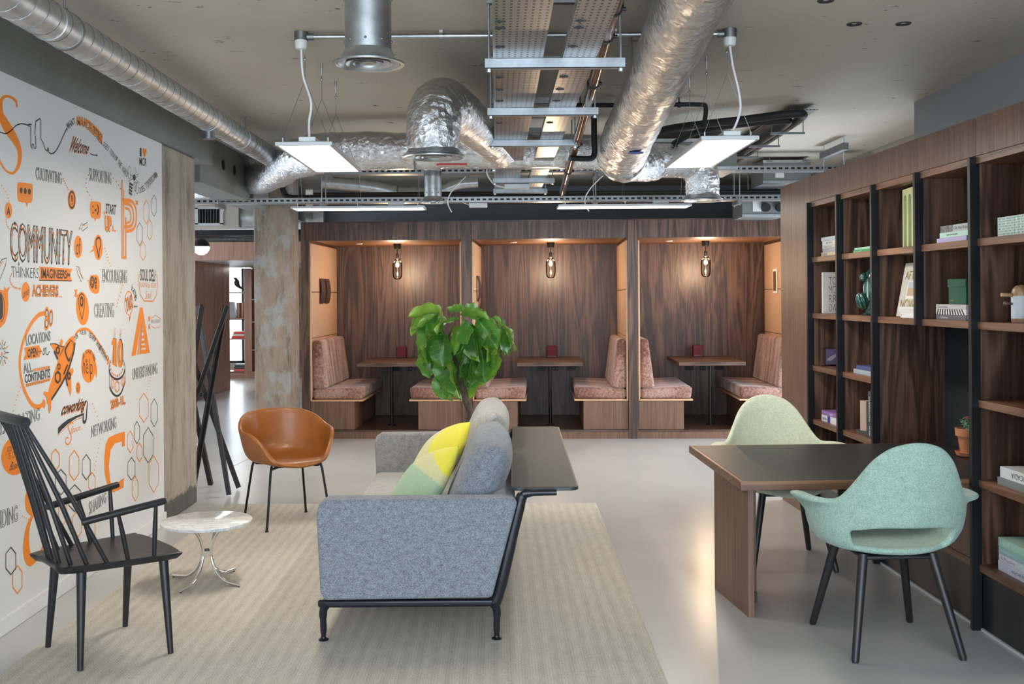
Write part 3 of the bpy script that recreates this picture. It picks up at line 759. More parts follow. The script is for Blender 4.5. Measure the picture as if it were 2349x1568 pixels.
# ================================================================ walnut booths along the back wall
BLOC = (0, 11.68, 0); BRZ = -0.047
BM = Matrix.Translation(BLOC) @ Matrix.Rotation(BRZ, 4, 'Z')
bays = [(-2.115, -.395), (-.283, 1.455), (1.565, 3.276)]
booth = thing('booth_unit', 'walnut veneered run of three open meeting booths against the back wall', 'booth', BLOC, BRZ)
ZP, ZO, ZT, DB = .10, 2.227, 2.425, 1.46
for nm, a, b in (('end_panel', -2.205, -2.115), ('upright_post', -.395, -.283), ('upright_post', 1.455, 1.565), ('end_panel', 3.276, 3.40)):
    MB().box(a, b, -.012, DB, 0, ZT).build(nm, WALNUT, booth, bevel=.002)
for i, (a, b) in enumerate(bays):
    MB().box(a, b, 0, .03, ZO, ZT).build('header_panel', WALNUT, booth, bevel=.0015)
    MB().box(a, b, .03, DB, ZO, ZO+.03).build('soffit_panel', EDGE_X, booth)
    MB().box(a, b, DB, DB+.03, 0, ZT).build('back_panel', WALNUT, booth)
    MB().box(a, b, .0, .03, 0, ZP-.018).build('plinth_board', FASCIA, booth)
    MB().box(a, b, -.008, DB, ZP-.018, ZP).build('floor_board', wood('dark_walnut_floor', (.03,.015,.01), (.07,.033,.02), (.11,.055,.035), axis='x', rough=.3) if i == 0 else bpy.data.materials['dark_walnut_floor'], booth)
    for side, x in ((1, a), (-1, b)):
        for z0, z1 in ((.46, 1.125), (1.131, 1.648), (1.654, 2.20)):
            MB().box(x, x+side*.022, .012, DB-.01, z0, z1).build('leather_pad', PADS, booth, bevel=.004)
    c = (a+b)/2
    for dx, w in ((-.10, .05), (.07, .035), (.27, .055)):
        pl_ = MB().box(c+dx-w, c+dx+w, DB-.012, DB, .655, .715).build('socket_plate', BLACK, booth, bevel=.003)
        MB().box(c+dx-.028, c+dx-.012, DB-.0135, DB-.012, .675, .69).box(c+dx+.012, c+dx+.028, DB-.0135, DB-.012, .675, .69).build('socket_pins', plain('socket_green', (.05,.25,.12), .4) if w == .035 else RUBBER, pl_)
    MB().cyl((c-.42, .72, ZO), (c-.42, .72, ZO-.008), .04, n=18).build('downlight', WHITE, booth, smooth=40)
MB().box(-2.205, 3.4, .0, DB+.03, ZT, ZT+.012).build('roof_board', WALNUT_X, booth)

def bench(a, side, label):
    """a: side wall x; side +1 seat grows to the right"""
    t = thing('booth_bench', label, 'bench', tuple(BM @ Vector((a, .02, ZP))), BRZ, 'upholstered booth benches')
    s = side; P0 = .024
    def bx(x0, x1, y0, y1, z0, z1): return MB().box(s*x0, s*x1, y0, y1, z0, z1)
    bx(.002, .50, 0, 1.42, 0, .318).build('base_panel', FASCIA, t, bevel=.002)
    bx(.002, .60, -.012, 1.42, .318, .336).build('seat_board', BIRCH, t, bevel=.003)
    bx(.002, .020, -.012, .006, .336, 2.10).build('edge_strip', BIRCH, t, bevel=.002)
    MB().hexa([(s*P0,.0,.336), (s*.585,.0,.336), (s*.585,1.41,.336), (s*P0,1.41,.336), (s*P0,.0,.452), (s*.60,.0,.476), (s*.60,1.41,.476), (s*P0,1.41,.452)]).build('seat_cushion', MOQUETTE, t, bevel=.038, seg=4)
    MB().hexa([(s*P0,.006,.452), (s*.185,.006,.455), (s*.185,1.41,.455), (s*P0,1.41,.452), (s*P0,.006,1.005), (s*.115,.006,1.005), (s*.115,1.41,1.005), (s*P0,1.41,1.005)]).build('back_cushion', MOQUETTE, t, bevel=.036, seg=4)
    return t
nm = ['left booth', 'middle booth', 'right booth']
for i, (a, b) in enumerate(bays):
    bench(a, 1, 'pink brown upholstered bench on the left side of the '+nm[i])
    bench(b, -1, 'pink brown upholstered bench on the right side of the '+nm[i])
    c = (a+b)/2
    t = thing('booth_table', 'walnut wall table on one black leg in the '+nm[i], 'table', tuple(BM @ Vector((c, .44, ZP))), BRZ, 'booth tables')
    MB().box(-.375, .375, -.18, DB-.445, .688, .728).build('tabletop', WALNUT_X, t, bevel=.003)
    MB().cyl((0,0,0), (0,0,.688), .019, n=18).build('leg', BLACK, t, smooth=40)
    MB().cyl((0,0,0), (0,0,.008), .05, n=20).box(-.06, .06, -.05, .05, .68, .688).build('leg_plate', BLACK, t, smooth=40)
    t = thing('table_speaker', ('small maroon box standing on the left booth table by the fig tree', 'small maroon box standing at the back of the middle booth table', 'small maroon box standing at the back of the right booth table')[i], 'box', tuple(BM @ Vector((c+(.0, .03, -.02)[i], 1.28, ZP+.729))), BRZ+(.0, 0, .15)[i], 'maroon boxes on the booth tables')
    MB().box(-.062, .062, -.035, .035, 0, .145).build('grille_body', MAROON, t, bevel=.012, seg=3)
    MB().box(-.056, .056, -.037, -.034, .006, .02).build('trim_strip', plain('dark_maroon', (.06,.004,.012), .3) if i == 0 else bpy.data.materials['dark_maroon'], t)
    # pendant
    t = thing('pendant_lamp', 'clear capsule bulb hanging on a black cup in the '+nm[i], 'lamp', tuple(BM @ Vector((c+.02, .84, ZO))), BRZ, 'booth pendant lamps')
    MB().lathe([(.0001,0), (.046,0), (.046,-.012), (.040,-.055), (.034,-.064), (.0001,-.066)], n=24).build('ceiling_cup', BLACK, t, smooth=40)
    MB().cyl((0,0,-.066), (0,0,-.125), .0045, n=8).build('cord', BLACK, t, smooth=60)
    MB().lathe([(.008,-.118), (.018,-.125), (.019,-.18), (.016,-.186), (.0001,-.187)], n=18).build('socket', BLACKWOOD, t, smooth=40)
    g = MB().lathe([(.018,-.178), (.034,-.19), (.052,-.215), (.058,-.25), (.058,-.36), (.052,-.40), (.034,-.425), (.0001,-.432)], n=28).build('glass_bulb', SMOKE, t, smooth=60)
    MB().sphere((0,0,-.255), .021, 14, 8, (1,1,1.25)).build('filament', FILAMENT, g, smooth=60)
    MB().cyl((0,0,-.187), (0,0,-.23), .005, n=8).cyl((0,0,-.28), (0,0,-.40), .004, n=8).lathe([(.0001,-.40), (.018,-.402), (.02,-.41), (.0001,-.418)], n=14).build('filament_stem', CHROME, g, smooth=50)
    ld = bpy.data.lights.new('bulb_light', 'POINT'); ld.energy = 22; ld.color = (1,.78,.54); ld.shadow_soft_size = .03
    lo = link(bpy.data.objects.new('bulb_light', ld)); lo.parent = t; lo.location = (0, -.04, -.36)

def slat_art(x, side, ys, z0, z1, label, shift=0):
    t = thing('wall_carving', label, 'wall decoration', tuple(BM @ Vector((x+side*.024, ys[0][0], z0))), BRZ)
    for k, (y0, y1) in enumerate(ys):
        n = 10; rows = []
        for j in range(n+1):
            f = j/n; bow = .02*math.sin(PI*f); zz = (z1-z0)*f+(shift if k else 0)
            y0_, y1_ = y0-ys[0][0], y1-ys[0][0]; m_ = (y0_+y1_)/2
            rows.append([(side*(.004+bow), y0_, zz), (side*(.012+bow), m_, zz), (side*(.004+bow), y1_, zz), (side*(.016+bow), y1_, zz), (side*(.026+bow), m_, zz), (side*(.016+bow), y0_, zz)])
        MB().grid(rows, close_u=True).build('wooden_slat', plain('dark_carved_wood', (.055,.022,.018), .35) if 'dark_carved_wood' not in bpy.data.materials else bpy.data.materials['dark_carved_wood'], t, smooth=40)
slat_art(-2.115, 1, ((.42, .62), (.70, .90)), 1.52, 1.81, 'pair of curved dark wooden slats hung on the left booth wall')
slat_art(-.283, 1, ((.5, .66), (.82, .98)), 1.53, 1.83, 'pair of slim curved dark slats hung on the middle booth wall', -.1)
t = thing('brass_plaque', 'narrow white framed brass plaque on the right booth wall', 'plaque', tuple(BM @ Vector((3.276-.024, .80, 1.60))), BRZ)
MB().box(-.012, 0, -.11, .11, 0, .29).build('frame', WHITE, t, bevel=.003)
MB().box(-.015, -.012, -.075, .075, .03, .26).build('brass_plate', plain('brass', (.60,.44,.16), .3, 1.0), t)
# ================================================================ walnut bookcase on the right
KLOC = (2.292, 4.0, 0); KRZ = 0.0202
KM = Matrix.Translation(KLOC) @ Matrix.Rotation(KRZ, 4, 'Z')
case = thing('bookcase', 'long walnut bookcase with black steel uprights and a desk alcove', 'bookcase', KLOC, KRZ)
PY = dict(A=3.393, B=2.793, C=2.194, D=1.581, E=.959, F=.34)
Y0 = -.3
FELT = plain('black_felt_panel', (.012,.016,.018), .95, bump=.2, bscale=120)
PLINTH = plain('black_plinth_board', (.012,.014,.017), .3, var=.1, scale=5)
MB().box(0, .42, 3.408, 4.133, 0, 2.425).build('end_cabinet', FASCIA, case, bevel=.002)
for a, b in ((.962, 3.406), (Y0, .958)):
    MB().box(0, .42, a, b, 2.243, 2.425).build('fascia_panel', FASCIA, case, bevel=.002)
MB().box(-.004, .42, Y0, 3.408, 2.205, 2.241).build('top_board', EDGE, case, bevel=.0015)
for k, y in PY.items():
    bot = 1.425 if k == 'D' else 0
    MB().box(-.034, .012, y-.0135, y+.0135, bot, 2.238).build('upright_post', BLACK, case, bevel=.0015)
    MB().box(.012, .40, y-.011, y+.011, .28 if k != 'D' else 1.459, 2.205).build('divider', WALNUT, case)
def shelf(a, b, z):
    MB().box(.0, .40, PY[b]+.0115 if b != 'G' else Y0, PY[a]-.0115, z-.036, z).build('shelf', EDGE, case, bevel=.0012)
for a, b in (('A','B'), ('B','C'), ('E','F')):
    for z in (1.852, 1.459, 1.09, .714, .314): shelf(a, b, z)
for a, b in (('C','D'), ('D','E')):
    for z in (1.852, 1.459): shelf(a, b, z)
for a, b in (('A','B'), ('B','C'), ('C','D'), ('D','E'), ('E','F')):
    z0 = 1.43 if a in 'CD' else .28
    MB().box(.40, .418, PY[b]+.011, PY[a]-.011, z0, 2.205).build('back_panel', WALNUT, case)
MB().box(.40, .418, PY['E']+.011, PY['C']-.011, .66, 1.43).build('pinboard', FELT, case)
MB().box(.0, .02, PY['E'], PY['C'], .283, .318).build('lower_rail', WALNUT_Y, case)
d_ = MB().box(-.002, .018, PY['D']+.002, PY['C']-.014, .322, .665).build('cupboard_door', FASCIA, case, bevel=.0015)
d2 = MB().box(-.002, .018, PY['E']+.016, PY['D']-.002, .322, .665).build('cupboard_door', FASCIA, case, bevel=.0015)
MB().cyl((-.008, 1.23, .555), (-.002, 1.23, .555), .012, n=16).box(-.0095, -.008, 1.2285, 1.2315, .549, .561).build('lock', CHROME, d2, smooth=40)
MB().box(.014, .03, Y0, 3.40, .012, .285).build('plinth_panel', PLINTH, case)
MB().box(.004, .03, Y0, 4.133, 0, .011).build('floor_trim', plain('pale_sealant', (.62,.61,.58), .5), case)

def K(x, y, z): return tuple(KM @ Vector((x, y, z)))
INK = plain('black_ink', (.02,.02,.022), .6)
BLUEINK = plain('blue_ink', (.03,.03,.30), .5)
WHITEINK = plain('white_ink', (.75,.75,.75), .6)
_cov = {}
def cover(c):
    if c not in _cov: _cov[c] = plain('book_cover', c, .5, var=.04, scale=25)
    return _cov[c]
def flat_book(label, x, yfar, ln, dp, z, th, col, group, spine=None, ink=None, rz=0.0, flip=False, band=None):
    """book lying flat; spine faces the room, running from the far end towards the camera"""
    t = thing('book', label, 'book', K(x, yfar, z), KRZ+rz, group)
    c = .0028
    MB().box(0, dp, -ln, 0, 0, c).box(0, dp, -ln, 0, th-c, th).box(-.001, c, -ln, 0, 0, th).build('cover', cover(col), t, bevel=.001)
    MB().box(c, dp-.004, -ln+.004, -.004, c, th-c).build('pages', PAPER, t)
    if spine:
        f0, f1 = spine[1], spine[2]; y0, y1 = -ln*f0, -ln*f1; m = th*.26
        q = [(-.0016, y0, th-m), (-.0016, y1, th-m), (-.0016, y1, m), (-.0016, y0, m)]
        if flip: q = [q[2], q[3], q[0], q[1]]
        word(spine[0], q, ink or INK, t, b=.0)
    if band:
        MB().box(-.0018, -.0008, -ln*band[1], -ln*band[0], 0, th).build('spine_band', band[2], t)
    return t
g = 'books on the bookcase shelves'
# bay beside the end cabinet
z = 1.852
for lab, off, ln, th, col, sp_, ink in (
    ('cream book at the bottom of the five-book stack on the top left shelf', 0, .30, .0285, (.62,.52,.38), ('LAGOM', .12, .4), BLUEINK),
    ('grey book second from the bottom of the five-book stack', .015, .285, .024, (.36,.37,.40), ('essays', .5, .85), WHITEINK),
    ('thin off-white book in the middle of the five-book stack', .012, .28, .022, (.60,.59,.57), ('notes on form', .12, .7), None),
    ('white book with tall black spine lettering in the five-book stack', .012, .28, .03, (.70,.70,.69), ('ARCADIA', .28, .72), None),
    ('pale blue book on top of the five-book stack', .0, .30, .026, (.50,.57,.62), None, None)):
    flat_book(lab, .03+off*.3, 3.269-off, ln, .21, z, th, col, g, sp_, ink); z += th+.0003
t = thing('book', 'upright pale grey book with stacked iridescent capitals facing out', 'book', K(.028, 3.235, 1.459), KRZ, g)
MB().box(0, .22, 0, .003, 0, .285).box(0, .22, .025, .028, 0, .285).box(.217, .22, 0, .028, 0, .285).build('cover', cover((.60,.585,.56)), t, bevel=.001)
MB().box(.002, .217, .003, .025, .004, .281).build('pages', PAPER, t)
IRID = plain('iridescent_foil', (.30,.27,.25), .2, .6)
for k, w_ in enumerate(('TO', 'MO', 'RR', 'OW')):
    z1 = .252-k*.062
    word(w_, [(.040,-.0008,z1), (.094,-.0008,z1), (.094,-.0008,z1-.052), (.040,-.0008,z1-.052)], IRID, t, b=-.012)
t = thing('picture_frame', 'clear acrylic frame holding a purple print of two white fish', 'picture', K(.04, 3.30, 1.0905), KRZ-.08)
MB().box(0, .25, 0, .006, 0, .132).box(0, .25, .014, .02, 0, .132).box(0, .25, 0, .05, 0, .004).build('acrylic_sheet', CLEAR, t, bevel=.001)
pr = MB().box(.028, .24, .0075, .0125, .010, .120).build('print', plain('purple_print', (.21,.16,.30), .7), t)
fish = [(-.055,-.008), (-.03,-.016), (.0,-.012), (.03,.004), (.055,.016), (.05,.028), (.035,.016), (.005,.008), (-.025,.006), (-.05,0)]
for cx, cz, k in ((.085, .068, 1), (.15, .045, -1)):
    MB().prism([(cx+a*.9, cz+b*1.3*k+a*.35) for a, b in fish], lambda a, b, s_: (a, s_, b), .0062, .0075).build('fish_motif', plain('pale_pink_ink', (.66,.56,.54), .6), pr)
for px in (.01, .24):
    for pz in (.01, .122): MB().cyl((px,-.003,pz), (px,.0,pz), .004, n=10).build('corner_stud', CHROME, t, smooth=40)
z = .714
flat_book('thick white book with a royal blue band under the purple book', .03, 3.287, .31, .22, z, .045, (.70,.69,.72), g, ('atlas of form', .06, .34), None, band=(.40, .58, BLUEINK))
flat_book('purple book lying on the white and blue book', .025, 3.27, .29, .21, z+.0455, .030, (.25,.14,.37), g, ('tender', .5, .68), WHITEINK, rz=.05)
# second bay
flat_book('bright green thin book under the mint one', .03, 2.657, .29, .21, 1.852, .018, (.02,.32,.10), g, ('new architecture', .06, .5), WHITEINK)
flat_book('thin mint book on the bright green one', .034, 2.645, .27, .20, 1.8705, .013, (.40,.62,.52), g)
GREENGLASS = plain('dark_green_glazed_ceramic', (.012,.075,.055), .08, .0, coat=1.0)
t = thing('cactus_ornament', 'glossy dark green cactus ornament with a ribbed ball arm', 'ornament', K(.095, 2.505, 1.459), KRZ)
def ribbed(c, prof, n=9, amp=.13, tilt=None):
    rows = []
    for r, zz in prof:
        rows.append([Vector((r*(1+amp*math.cos(n*th))*math.cos(th), r*(1+amp*math.cos(n*th))*math.sin(th), zz)) for th in [2*PI*k/(n*6) for k in range(n*6)]])
    mb = MB().grid(rows, close_u=True)
    M_ = Matrix.Translation(c) @ (tilt or Matrix())
    return mb.xf(M_)
ribbed((0,0,0), [(.001,.0), (.030,.002), (.036,.03), (.046,.09), (.048,.16), (.046,.22), (.038,.262), (.02,.284), (.001,.29)]).build('column', GREENGLASS, t, smooth=60)
ribbed((-.045,.0,.035), [(.001,.0), (.022,.01), (.034,.04), (.035,.07), (.026,.10), (.001,.115)], 8, .14, Matrix.Rotation(-.35, 4, 'Y')).build('side_arm', GREENGLASS, t, smooth=60)
ribbed((-.055,0,.237), [(.001,-.028), (.016,-.022), (.028,0), (.018,.022), (.001,.028)], 12, .1, Matrix.Rotation(PI/2, 4, 'Y')).build('ball_arm', GREENGLASS, t, smooth=60)
MB().lathe([(.0001,0), (.045,0), (.05,.006), (.03,.02), (.0001,.02)], (-.02,0,0), 24).build('base', GREENGLASS, t, smooth=60)
flat_book('pale blue grey book under the navy blue one', .03, 2.664, .30, .22, 1.09, .028, (.36,.42,.47), g)
flat_book('navy blue book on the pale blue grey one', .035, 2.63, .28, .21, 1.1185, .026, (.06,.075,.21), g, rz=.03)
flat_book('dark notebook with pale page edges under the pink vase', .035, 2.646, .26, .17, .714, .022, (.05,.05,.055), g)
t = thing('vase', 'tall faceted dusty pink vase with one orange flower on the dark notebook', 'vase', K(.075, 2.575, .7365), KRZ+.2)
VP = plain('dusty_pink_ceramic', (.54,.38,.31), .6)
rows = []
for r, zz in ((.040,0), (.040,.186), (.034,.186), (.034,.02), (.001,.02)):
    rows.append([(r*math.cos(2*PI*k/6), r*math.sin(2*PI*k/6), zz) for k in range(6)])
MB().grid(rows, close_u=True).add([(.040*math.cos(2*PI*k/6), .040*math.sin(2*PI*k/6), 0) for k in range(6)], [(0,1,2,3,4,5)]).build('vase_body', VP, t)
MB().tube([(.0,-.02,.03), (.012,-.05,.21), (.014,-.062,.228)], .0022, 6).build('stem', plain('pale_stem', (.5,.5,.4), .6), t, smooth=60)
fl = MB()
for k in range(7):
    a = 2*PI*k/7; fl.sphere((.014+.012*math.cos(a), -.065+.012*math.sin(a), .243), .011, 8, 6, (1,1,1.6))
fl.build('flower_head', plain('orange_flower', (.62,.25,.01), .7), t, smooth=60)
for nm_, lab, y, th, h_, col in (('book', 'upright dark blue book with white lettering down its spine', 2.348, .045, .285, (.03,.035,.055)), ('book', 'slim upright black book behind the dark blue one', 2.395, .028, .22, (.02,.025,.03))):
    t = thing(nm_, lab, 'book', K(.02, y, .714), KRZ, g)
    MB().box(0, .2, 0, .003, 0, h_).box(0, .2, th-.003, th, 0, h_).box(-.001, .003, 0, th, 0, h_).build('cover', cover(col), t, bevel=.001)
    MB().box(.003, .196, .003, th-.003, .003, h_-.004).build('pages', PAPER, t)
    if th > .04:
        word('PHOTOGRAPHY', [(-.0018, th*.75, h_*.36), (-.0018, th*.75, h_*.90), (-.0018, th*.3, h_*.90), (-.0018, th*.3, h_*.36)], WHITEINK, t, b=.01)
        word('new art', [(-.0018, th*.72, h_*.06), (-.0018, th*.72, h_*.26), (-.0018, th*.3, h_*.26), (-.0018, th*.3, h_*.06)], WHITEINK, t, b=.01)
# third bay
t = thing('arch_bookend', 'tall pale yellow green block with three dark green arched niches', 'ornament', K(.08, 2.005, 1.852), KRZ-.12)
MB().box(.03, .10, -.30, 0, 0, .33).build('core', plain('pine_green_paint', (.10,.24,.15), .6), t)
out = [(0,0), (-.30,0), (-.30,.335), (0,.335)]
mb = MB()
ys = [0, -.022, -.082, -.112, -.172, -.202, -.262, -.30]
for a, b in ((0,1), (2,3), (4,5), (6,7)): mb.box(0, .032, ys[b], ys[a], 0, .335)
for a, b in ((1,2), (3,4), (5,6)):
    c_, r_ = (ys[a]+ys[b])/2, (ys[a]-ys[b])/2
    pts = [(ys[a], .335), (ys[a], .27)]+[(c_+r_*math.cos(PI*k/10), .27+r_*math.sin(PI*k/10)) for k in range(1, 10)]+[(ys[b], .27), (ys[b], .335)]
    mb.prism(pts, lambda p, q, s_: (s_, p, q), 0, .032)
mb.build('arch_front', plain('pale_lime_paint', (.56,.58,.30), .55), t)
t = thing('book', 'cream cloth book leaning back with gold lettering and a beach photo', 'book', K(.06, 2.061, 1.462), KRZ, g)
LM = Matrix.Rotation(.19, 4, 'Y')
lb = [MB().box(0, .003, -.32, 0, 0, .312).box(.019, .022, -.32, 0, 0, .312).box(0, .022, -.003, 0, 0, .312).xf(LM).build('cover', cover((.53,.51,.455)), t, bevel=.001)]
MB().box(.003, .019, -.316, -.003, .003, .308).xf(LM).build('pages', PAPER, t)
GOLD = plain('gold_lettering', (.42,.29,.05), .35, .5)
def lq(y0, y1, z0, z1, e=-.0012): return [LM @ Vector(p) for p in ((e,y0,z1), (e,y1,z1), (e,y1,z0), (e,y0,z0))]
word('AFTER', lq(-.035,-.235,.215,.265), GOLD, t, b=-.006)
word('NOW', lq(-.035,-.225,.045,.10), GOLD, t, b=-.006)
MB().box(-.0012, 0, -.27, -.09, .105, .205).xf(LM).build('photo_border', cover((.72,.71,.70)), t)
MB().box(-.0016, 0, -.26, -.10, .165, .20).xf(LM).build('photo_sky', cover((.42,.47,.55)), t)
MB().box(-.0016, 0, -.26, -.10, .12, .165).xf(LM).build('photo_sand', cover((.47,.33,.22)), t)
z = 1.459
for lab, dy, th, col in (('white book at the bottom of the little stack before the leaning cream book', 0, .03, (.66,.68,.67)), ('pale middle book of the little stack before the leaning cream book', .05, .016, (.60,.62,.60)), ('pale top book of the little stack before the leaning cream book', .052, .015, (.63,.65,.63))):
    flat_book(lab, .012, 1.875+dy*.6, .27, .035, z, th, col, g, ('.', .06, .075) if dy == 0 else None); z += th+.0003
# fourth bay
z = 1.852
for lab, dy, th, col, sp_, ink in (('lilac book at the bottom under the pale mint one', 0, .025, (.46,.40,.66), None, None), ('pale mint book between the lilac and grey photo-covered books', -.035, .027, (.47,.70,.60), ('quiet landscapes', .25, .62), None), ('grey photo-covered book topping the stack over the lilac one', -.045, .034, (.42,.46,.48), ('On the Road', .46, .94), None)):
    b_ = flat_book(lab, .03, 1.449+dy, .33, .22, z, th, col, g, sp_, ink); z += th+.0003
    if th > .03:
        MB().box(-.0014, -.0009, -.14, 0, 0.001, th-.001).build('spine_photo', plain('spine_photo', (.16,.15,.15), .5, var=.7, scale=60), b_)
z = 1.459
for lab, th, col, sp_, ink in (('dark slate book at the bottom under the green box', .026, (.10,.10,.13), ('vol one two', .16, .40), WHITEINK), ('zebra striped book between the slate and grey books', .028, (.72,.71,.69), None, None), ('light grey book directly under the green box', .024, (.47,.47,.48), ('Scenes', .06, .4), None)):
    b_ = flat_book(lab, .03, 1.461, .335, .22, z, th, col, g, sp_, ink)
    if 'zebra' in lab:
        for k in range(11):
            y = -.008-k*.030
            MB().hexa([(-.0016,y-.014,.0), (-.0008,y-.014,.0), (-.0008,y,.0), (-.0016,y,.0), (-.0016,y-.026+.004*k,th), (-.0008,y-.026+.004*k,th), (-.0008,y-.012+.004*k,th), (-.0016,y-.012+.004*k,th)]).build('zebra_stripe', INK, b_)
    z += th+.0003
VELVET = fabric('green_velvet', (.004,.055,.025), (.012,.10,.05), 320, bump=.1)
t = thing('storage_box', 'dark green velvet box with a lid on the light grey book', 'box', K(.05, 1.375, z), KRZ)
MB().box(.004, .19, -.196, -.004, 0, .10).build('box_body', VELVET, t, bevel=.003)
MB().box(0, .194, -.20, 0, .088, .128).build('lid', VELVET, t, bevel=.003)
MB().box(.002, .0042, -.06, -.03, .018, .021).build('gold_mark', GOLD, t)
# nearest bay
b_ = flat_book('thick white book patterned with rows of mint dashes', .03, .812, .36, .24, 1.852, .088, (.66,.72,.70), g)
dash = plain('green_dash_ink', (.06,.33,.20), .6)
for j in range(7):
    MBx = MB()
    for k in range(30):
        y = -.006-k*.0118-(j % 2)*.002; zz = .007+j*.0115
        MBx.box(-.0016, -.0009, y-.0045, y, zz, zz+.0075)
    o = MBx.build('dash_row', dash, b_); o['kind'] = 'stuff'
t = thing('wooden_figure', 'round-topped wooden toy figure with peg arms and a white stripe', 'ornament', K(.10, .735, 1.459), KRZ)
OAK = wood('oak_turning', (.30,.17,.09), (.40,.25,.14), (.50,.33,.20), axis='z')
MB().lathe([(.0001,0), (.040,0), (.045,.006), (.045,.13), (.040,.152), (.025,.168), (.0001,.172)], n=28).build('body', OAK, t, smooth=50)
MB().lathe([(.0455,.02), (.0458,.022), (.0458,.12), (.0455,.122)], n=28).xf(Matrix.Identity(4)).build('white_band', plain('white_paint', (.60,.63,.66), .5), t, smooth=50)
MB().cyl((-.03,.0,.125), (-.095,.0,.128), .009, n=12).build('peg_arm', OAK, t, smooth=50)
MB().cyl((-.03,.0,.085), (-.065,.0,.088), .006, n=10).sphere((-.075,0,.088), .011, 10, 8).build('peg_arm', plain('dark_peg', (.12,.06,.04), .4), t, smooth=50)
flat_book('slate grey photo book under the large white one on the right shelf', .03, .83, .36, .24, .714, .034, (.19,.22,.22), g)
flat_book('large white book with upside-down black lettering on the right shelf', .035, .815, .34, .24, .7485, .05, (.68,.68,.69), g, ('ARCADIA', .30, .72), None, flip=True)
z = .314
for lab, dy, th, col, sp_, ink in (('lavender white book at the bottom of the lowest four-book stack', 0, .045, (.66,.66,.74), ('essays and interviews', .35, .8), None), ('white book with pink lettering in the lowest four-book stack', -.008, .033, (.70,.72,.74), ('A Practice', .05, .4), plain('pink_ink', (.6,.1,.3), .5)), ('pale teal book in the lowest four-book stack', -.006, .033, (.33,.52,.52), ('landscape', .05, .3), WHITEINK), ('mint book topping the lowest four-book stack', -.004, .040, (.37,.58,.47), ('HABITAT', .05, .28), WHITEINK)):
    flat_book(lab, .04, .85+dy, .36, .24, z, th, col, g, sp_, ink); z += th+.0003

# ---------------------------------------------------------------- the fixed desk in the alcove
DESKIN = plain('black_linoleum', (.022,.023,.024), .44, var=.12, scale=3, stretch=(1,6,1))
desk = thing('desk', 'black topped walnut edged desk projecting from the bookcase alcove', 'desk', KLOC, KRZ)
ya, yb, xa, xb = .976, 2.178, -1.125, .396
MB().box(xa, xb, ya, ya+.018, .668, .71).box(xa, xb, yb-.018, yb, .668, .71).box(xa, xa+.018, ya+.018, yb-.018, .668, .71).box(xa+.018, xb, ya+.018, yb-.018, .668, .704).build('walnut_edging', EDGE_X, desk, bevel=.0015)
MB().box(xa+.0185, xb-.001, ya+.0185, yb-.0185, .704, .7104).build('writing_surface', DESKIN, desk)
MB().hexa([(-1.035,1.195,0), (-1.005,1.195,0), (-1.055,1.70,0), (-1.087,1.70,0), (-1.035,1.195,.668), (-1.005,1.195,.668), (-1.055,1.70,.668), (-1.087,1.70,.668)]).build('leg', FASCIA, desk, bevel=.0015)
MB().box(-1.03, -.925, 1.455, 1.487, 0.0, .668).build('leg', WALNUT, desk, bevel=.0015)
MB().box(-.96, -.925, 1.44, 1.455, 0.0, .05).build('levelling_foot', WALNUT, desk)

t = thing('potted_plant', 'small trailing succulent in a terracotta pot on the desk by the upright', 'plant', K(.295, 1.66, .7106), KRZ)
MB().lathe([(.0001,0), (.052,0), (.066,.006), (.074,.026), (.070,.028), (.062,.012), (.0001,.012)], n=32).build('saucer', TERRA, t, smooth=40)
MB().lathe([(.046,.012), (.060,.11), (.0605,.112), (.071,.112), (.0735,.152), (.067,.153), (.064,.118), (.0001,.118)], n=32).build('pot', TERRA, t, smooth=40)
MB().lathe([(.0001,.14), (.066,.138)], n=24).build('soil', plain('soil', (.05,.035,.025), .95), t)
rnd = random.Random(4)
SUC = plain('succulent_green', (.13,.25,.14), .55, var=.35, scale=40)
for k in range(10):
    a = rnd.uniform(0, 6.28); r = rnd.uniform(.0, .055); h_ = rnd.uniform(.03, .075)
    if k > 6: pts = [(.055*math.cos(a), .055*math.sin(a), .145), (.085*math.cos(a), .085*math.sin(a), .15), (.10*math.cos(a+.2), .10*math.sin(a+.2), .10), (.11*math.cos(a+.3), .11*math.sin(a+.3), .045)]
    else: pts = [(r*math.cos(a), r*math.sin(a), .138), (r*1.2*math.cos(a), r*1.2*math.sin(a), .138+h_*.6), (r*1.5*math.cos(a+.2), r*1.5*math.sin(a+.2), .138+h_)]
    P_ = bez(pts, 5)
    sp_ = MB().tube(P_, .0013, 5).build('sprig', SUC, t, smooth=60)
    lv = MB()
    for p in P_[1:]:
        for q in range(3):
            lv.sphere((p.x+rnd.uniform(-.009,.009), p.y+rnd.uniform(-.009,.009), p.z+rnd.uniform(-.004,.006)), rnd.uniform(.004,.0075), 7, 5, (1,1,.6))
    o = lv.build('small_leaves', SUC, sp_, smooth=60); o['kind'] = 'stuff'
t2_ = MB().cyl((-.012,-.01,.14), (-.012,-.01,.205), .008, n=12).build('glass_tube', CLEAR, t, smooth=40)
MB().cyl((-.012,-.01,.205), (-.012,-.01,.217), .009, n=12).build('red_cap', plain('red_cap', (.5,.01,.02), .4), t2_, smooth=40)
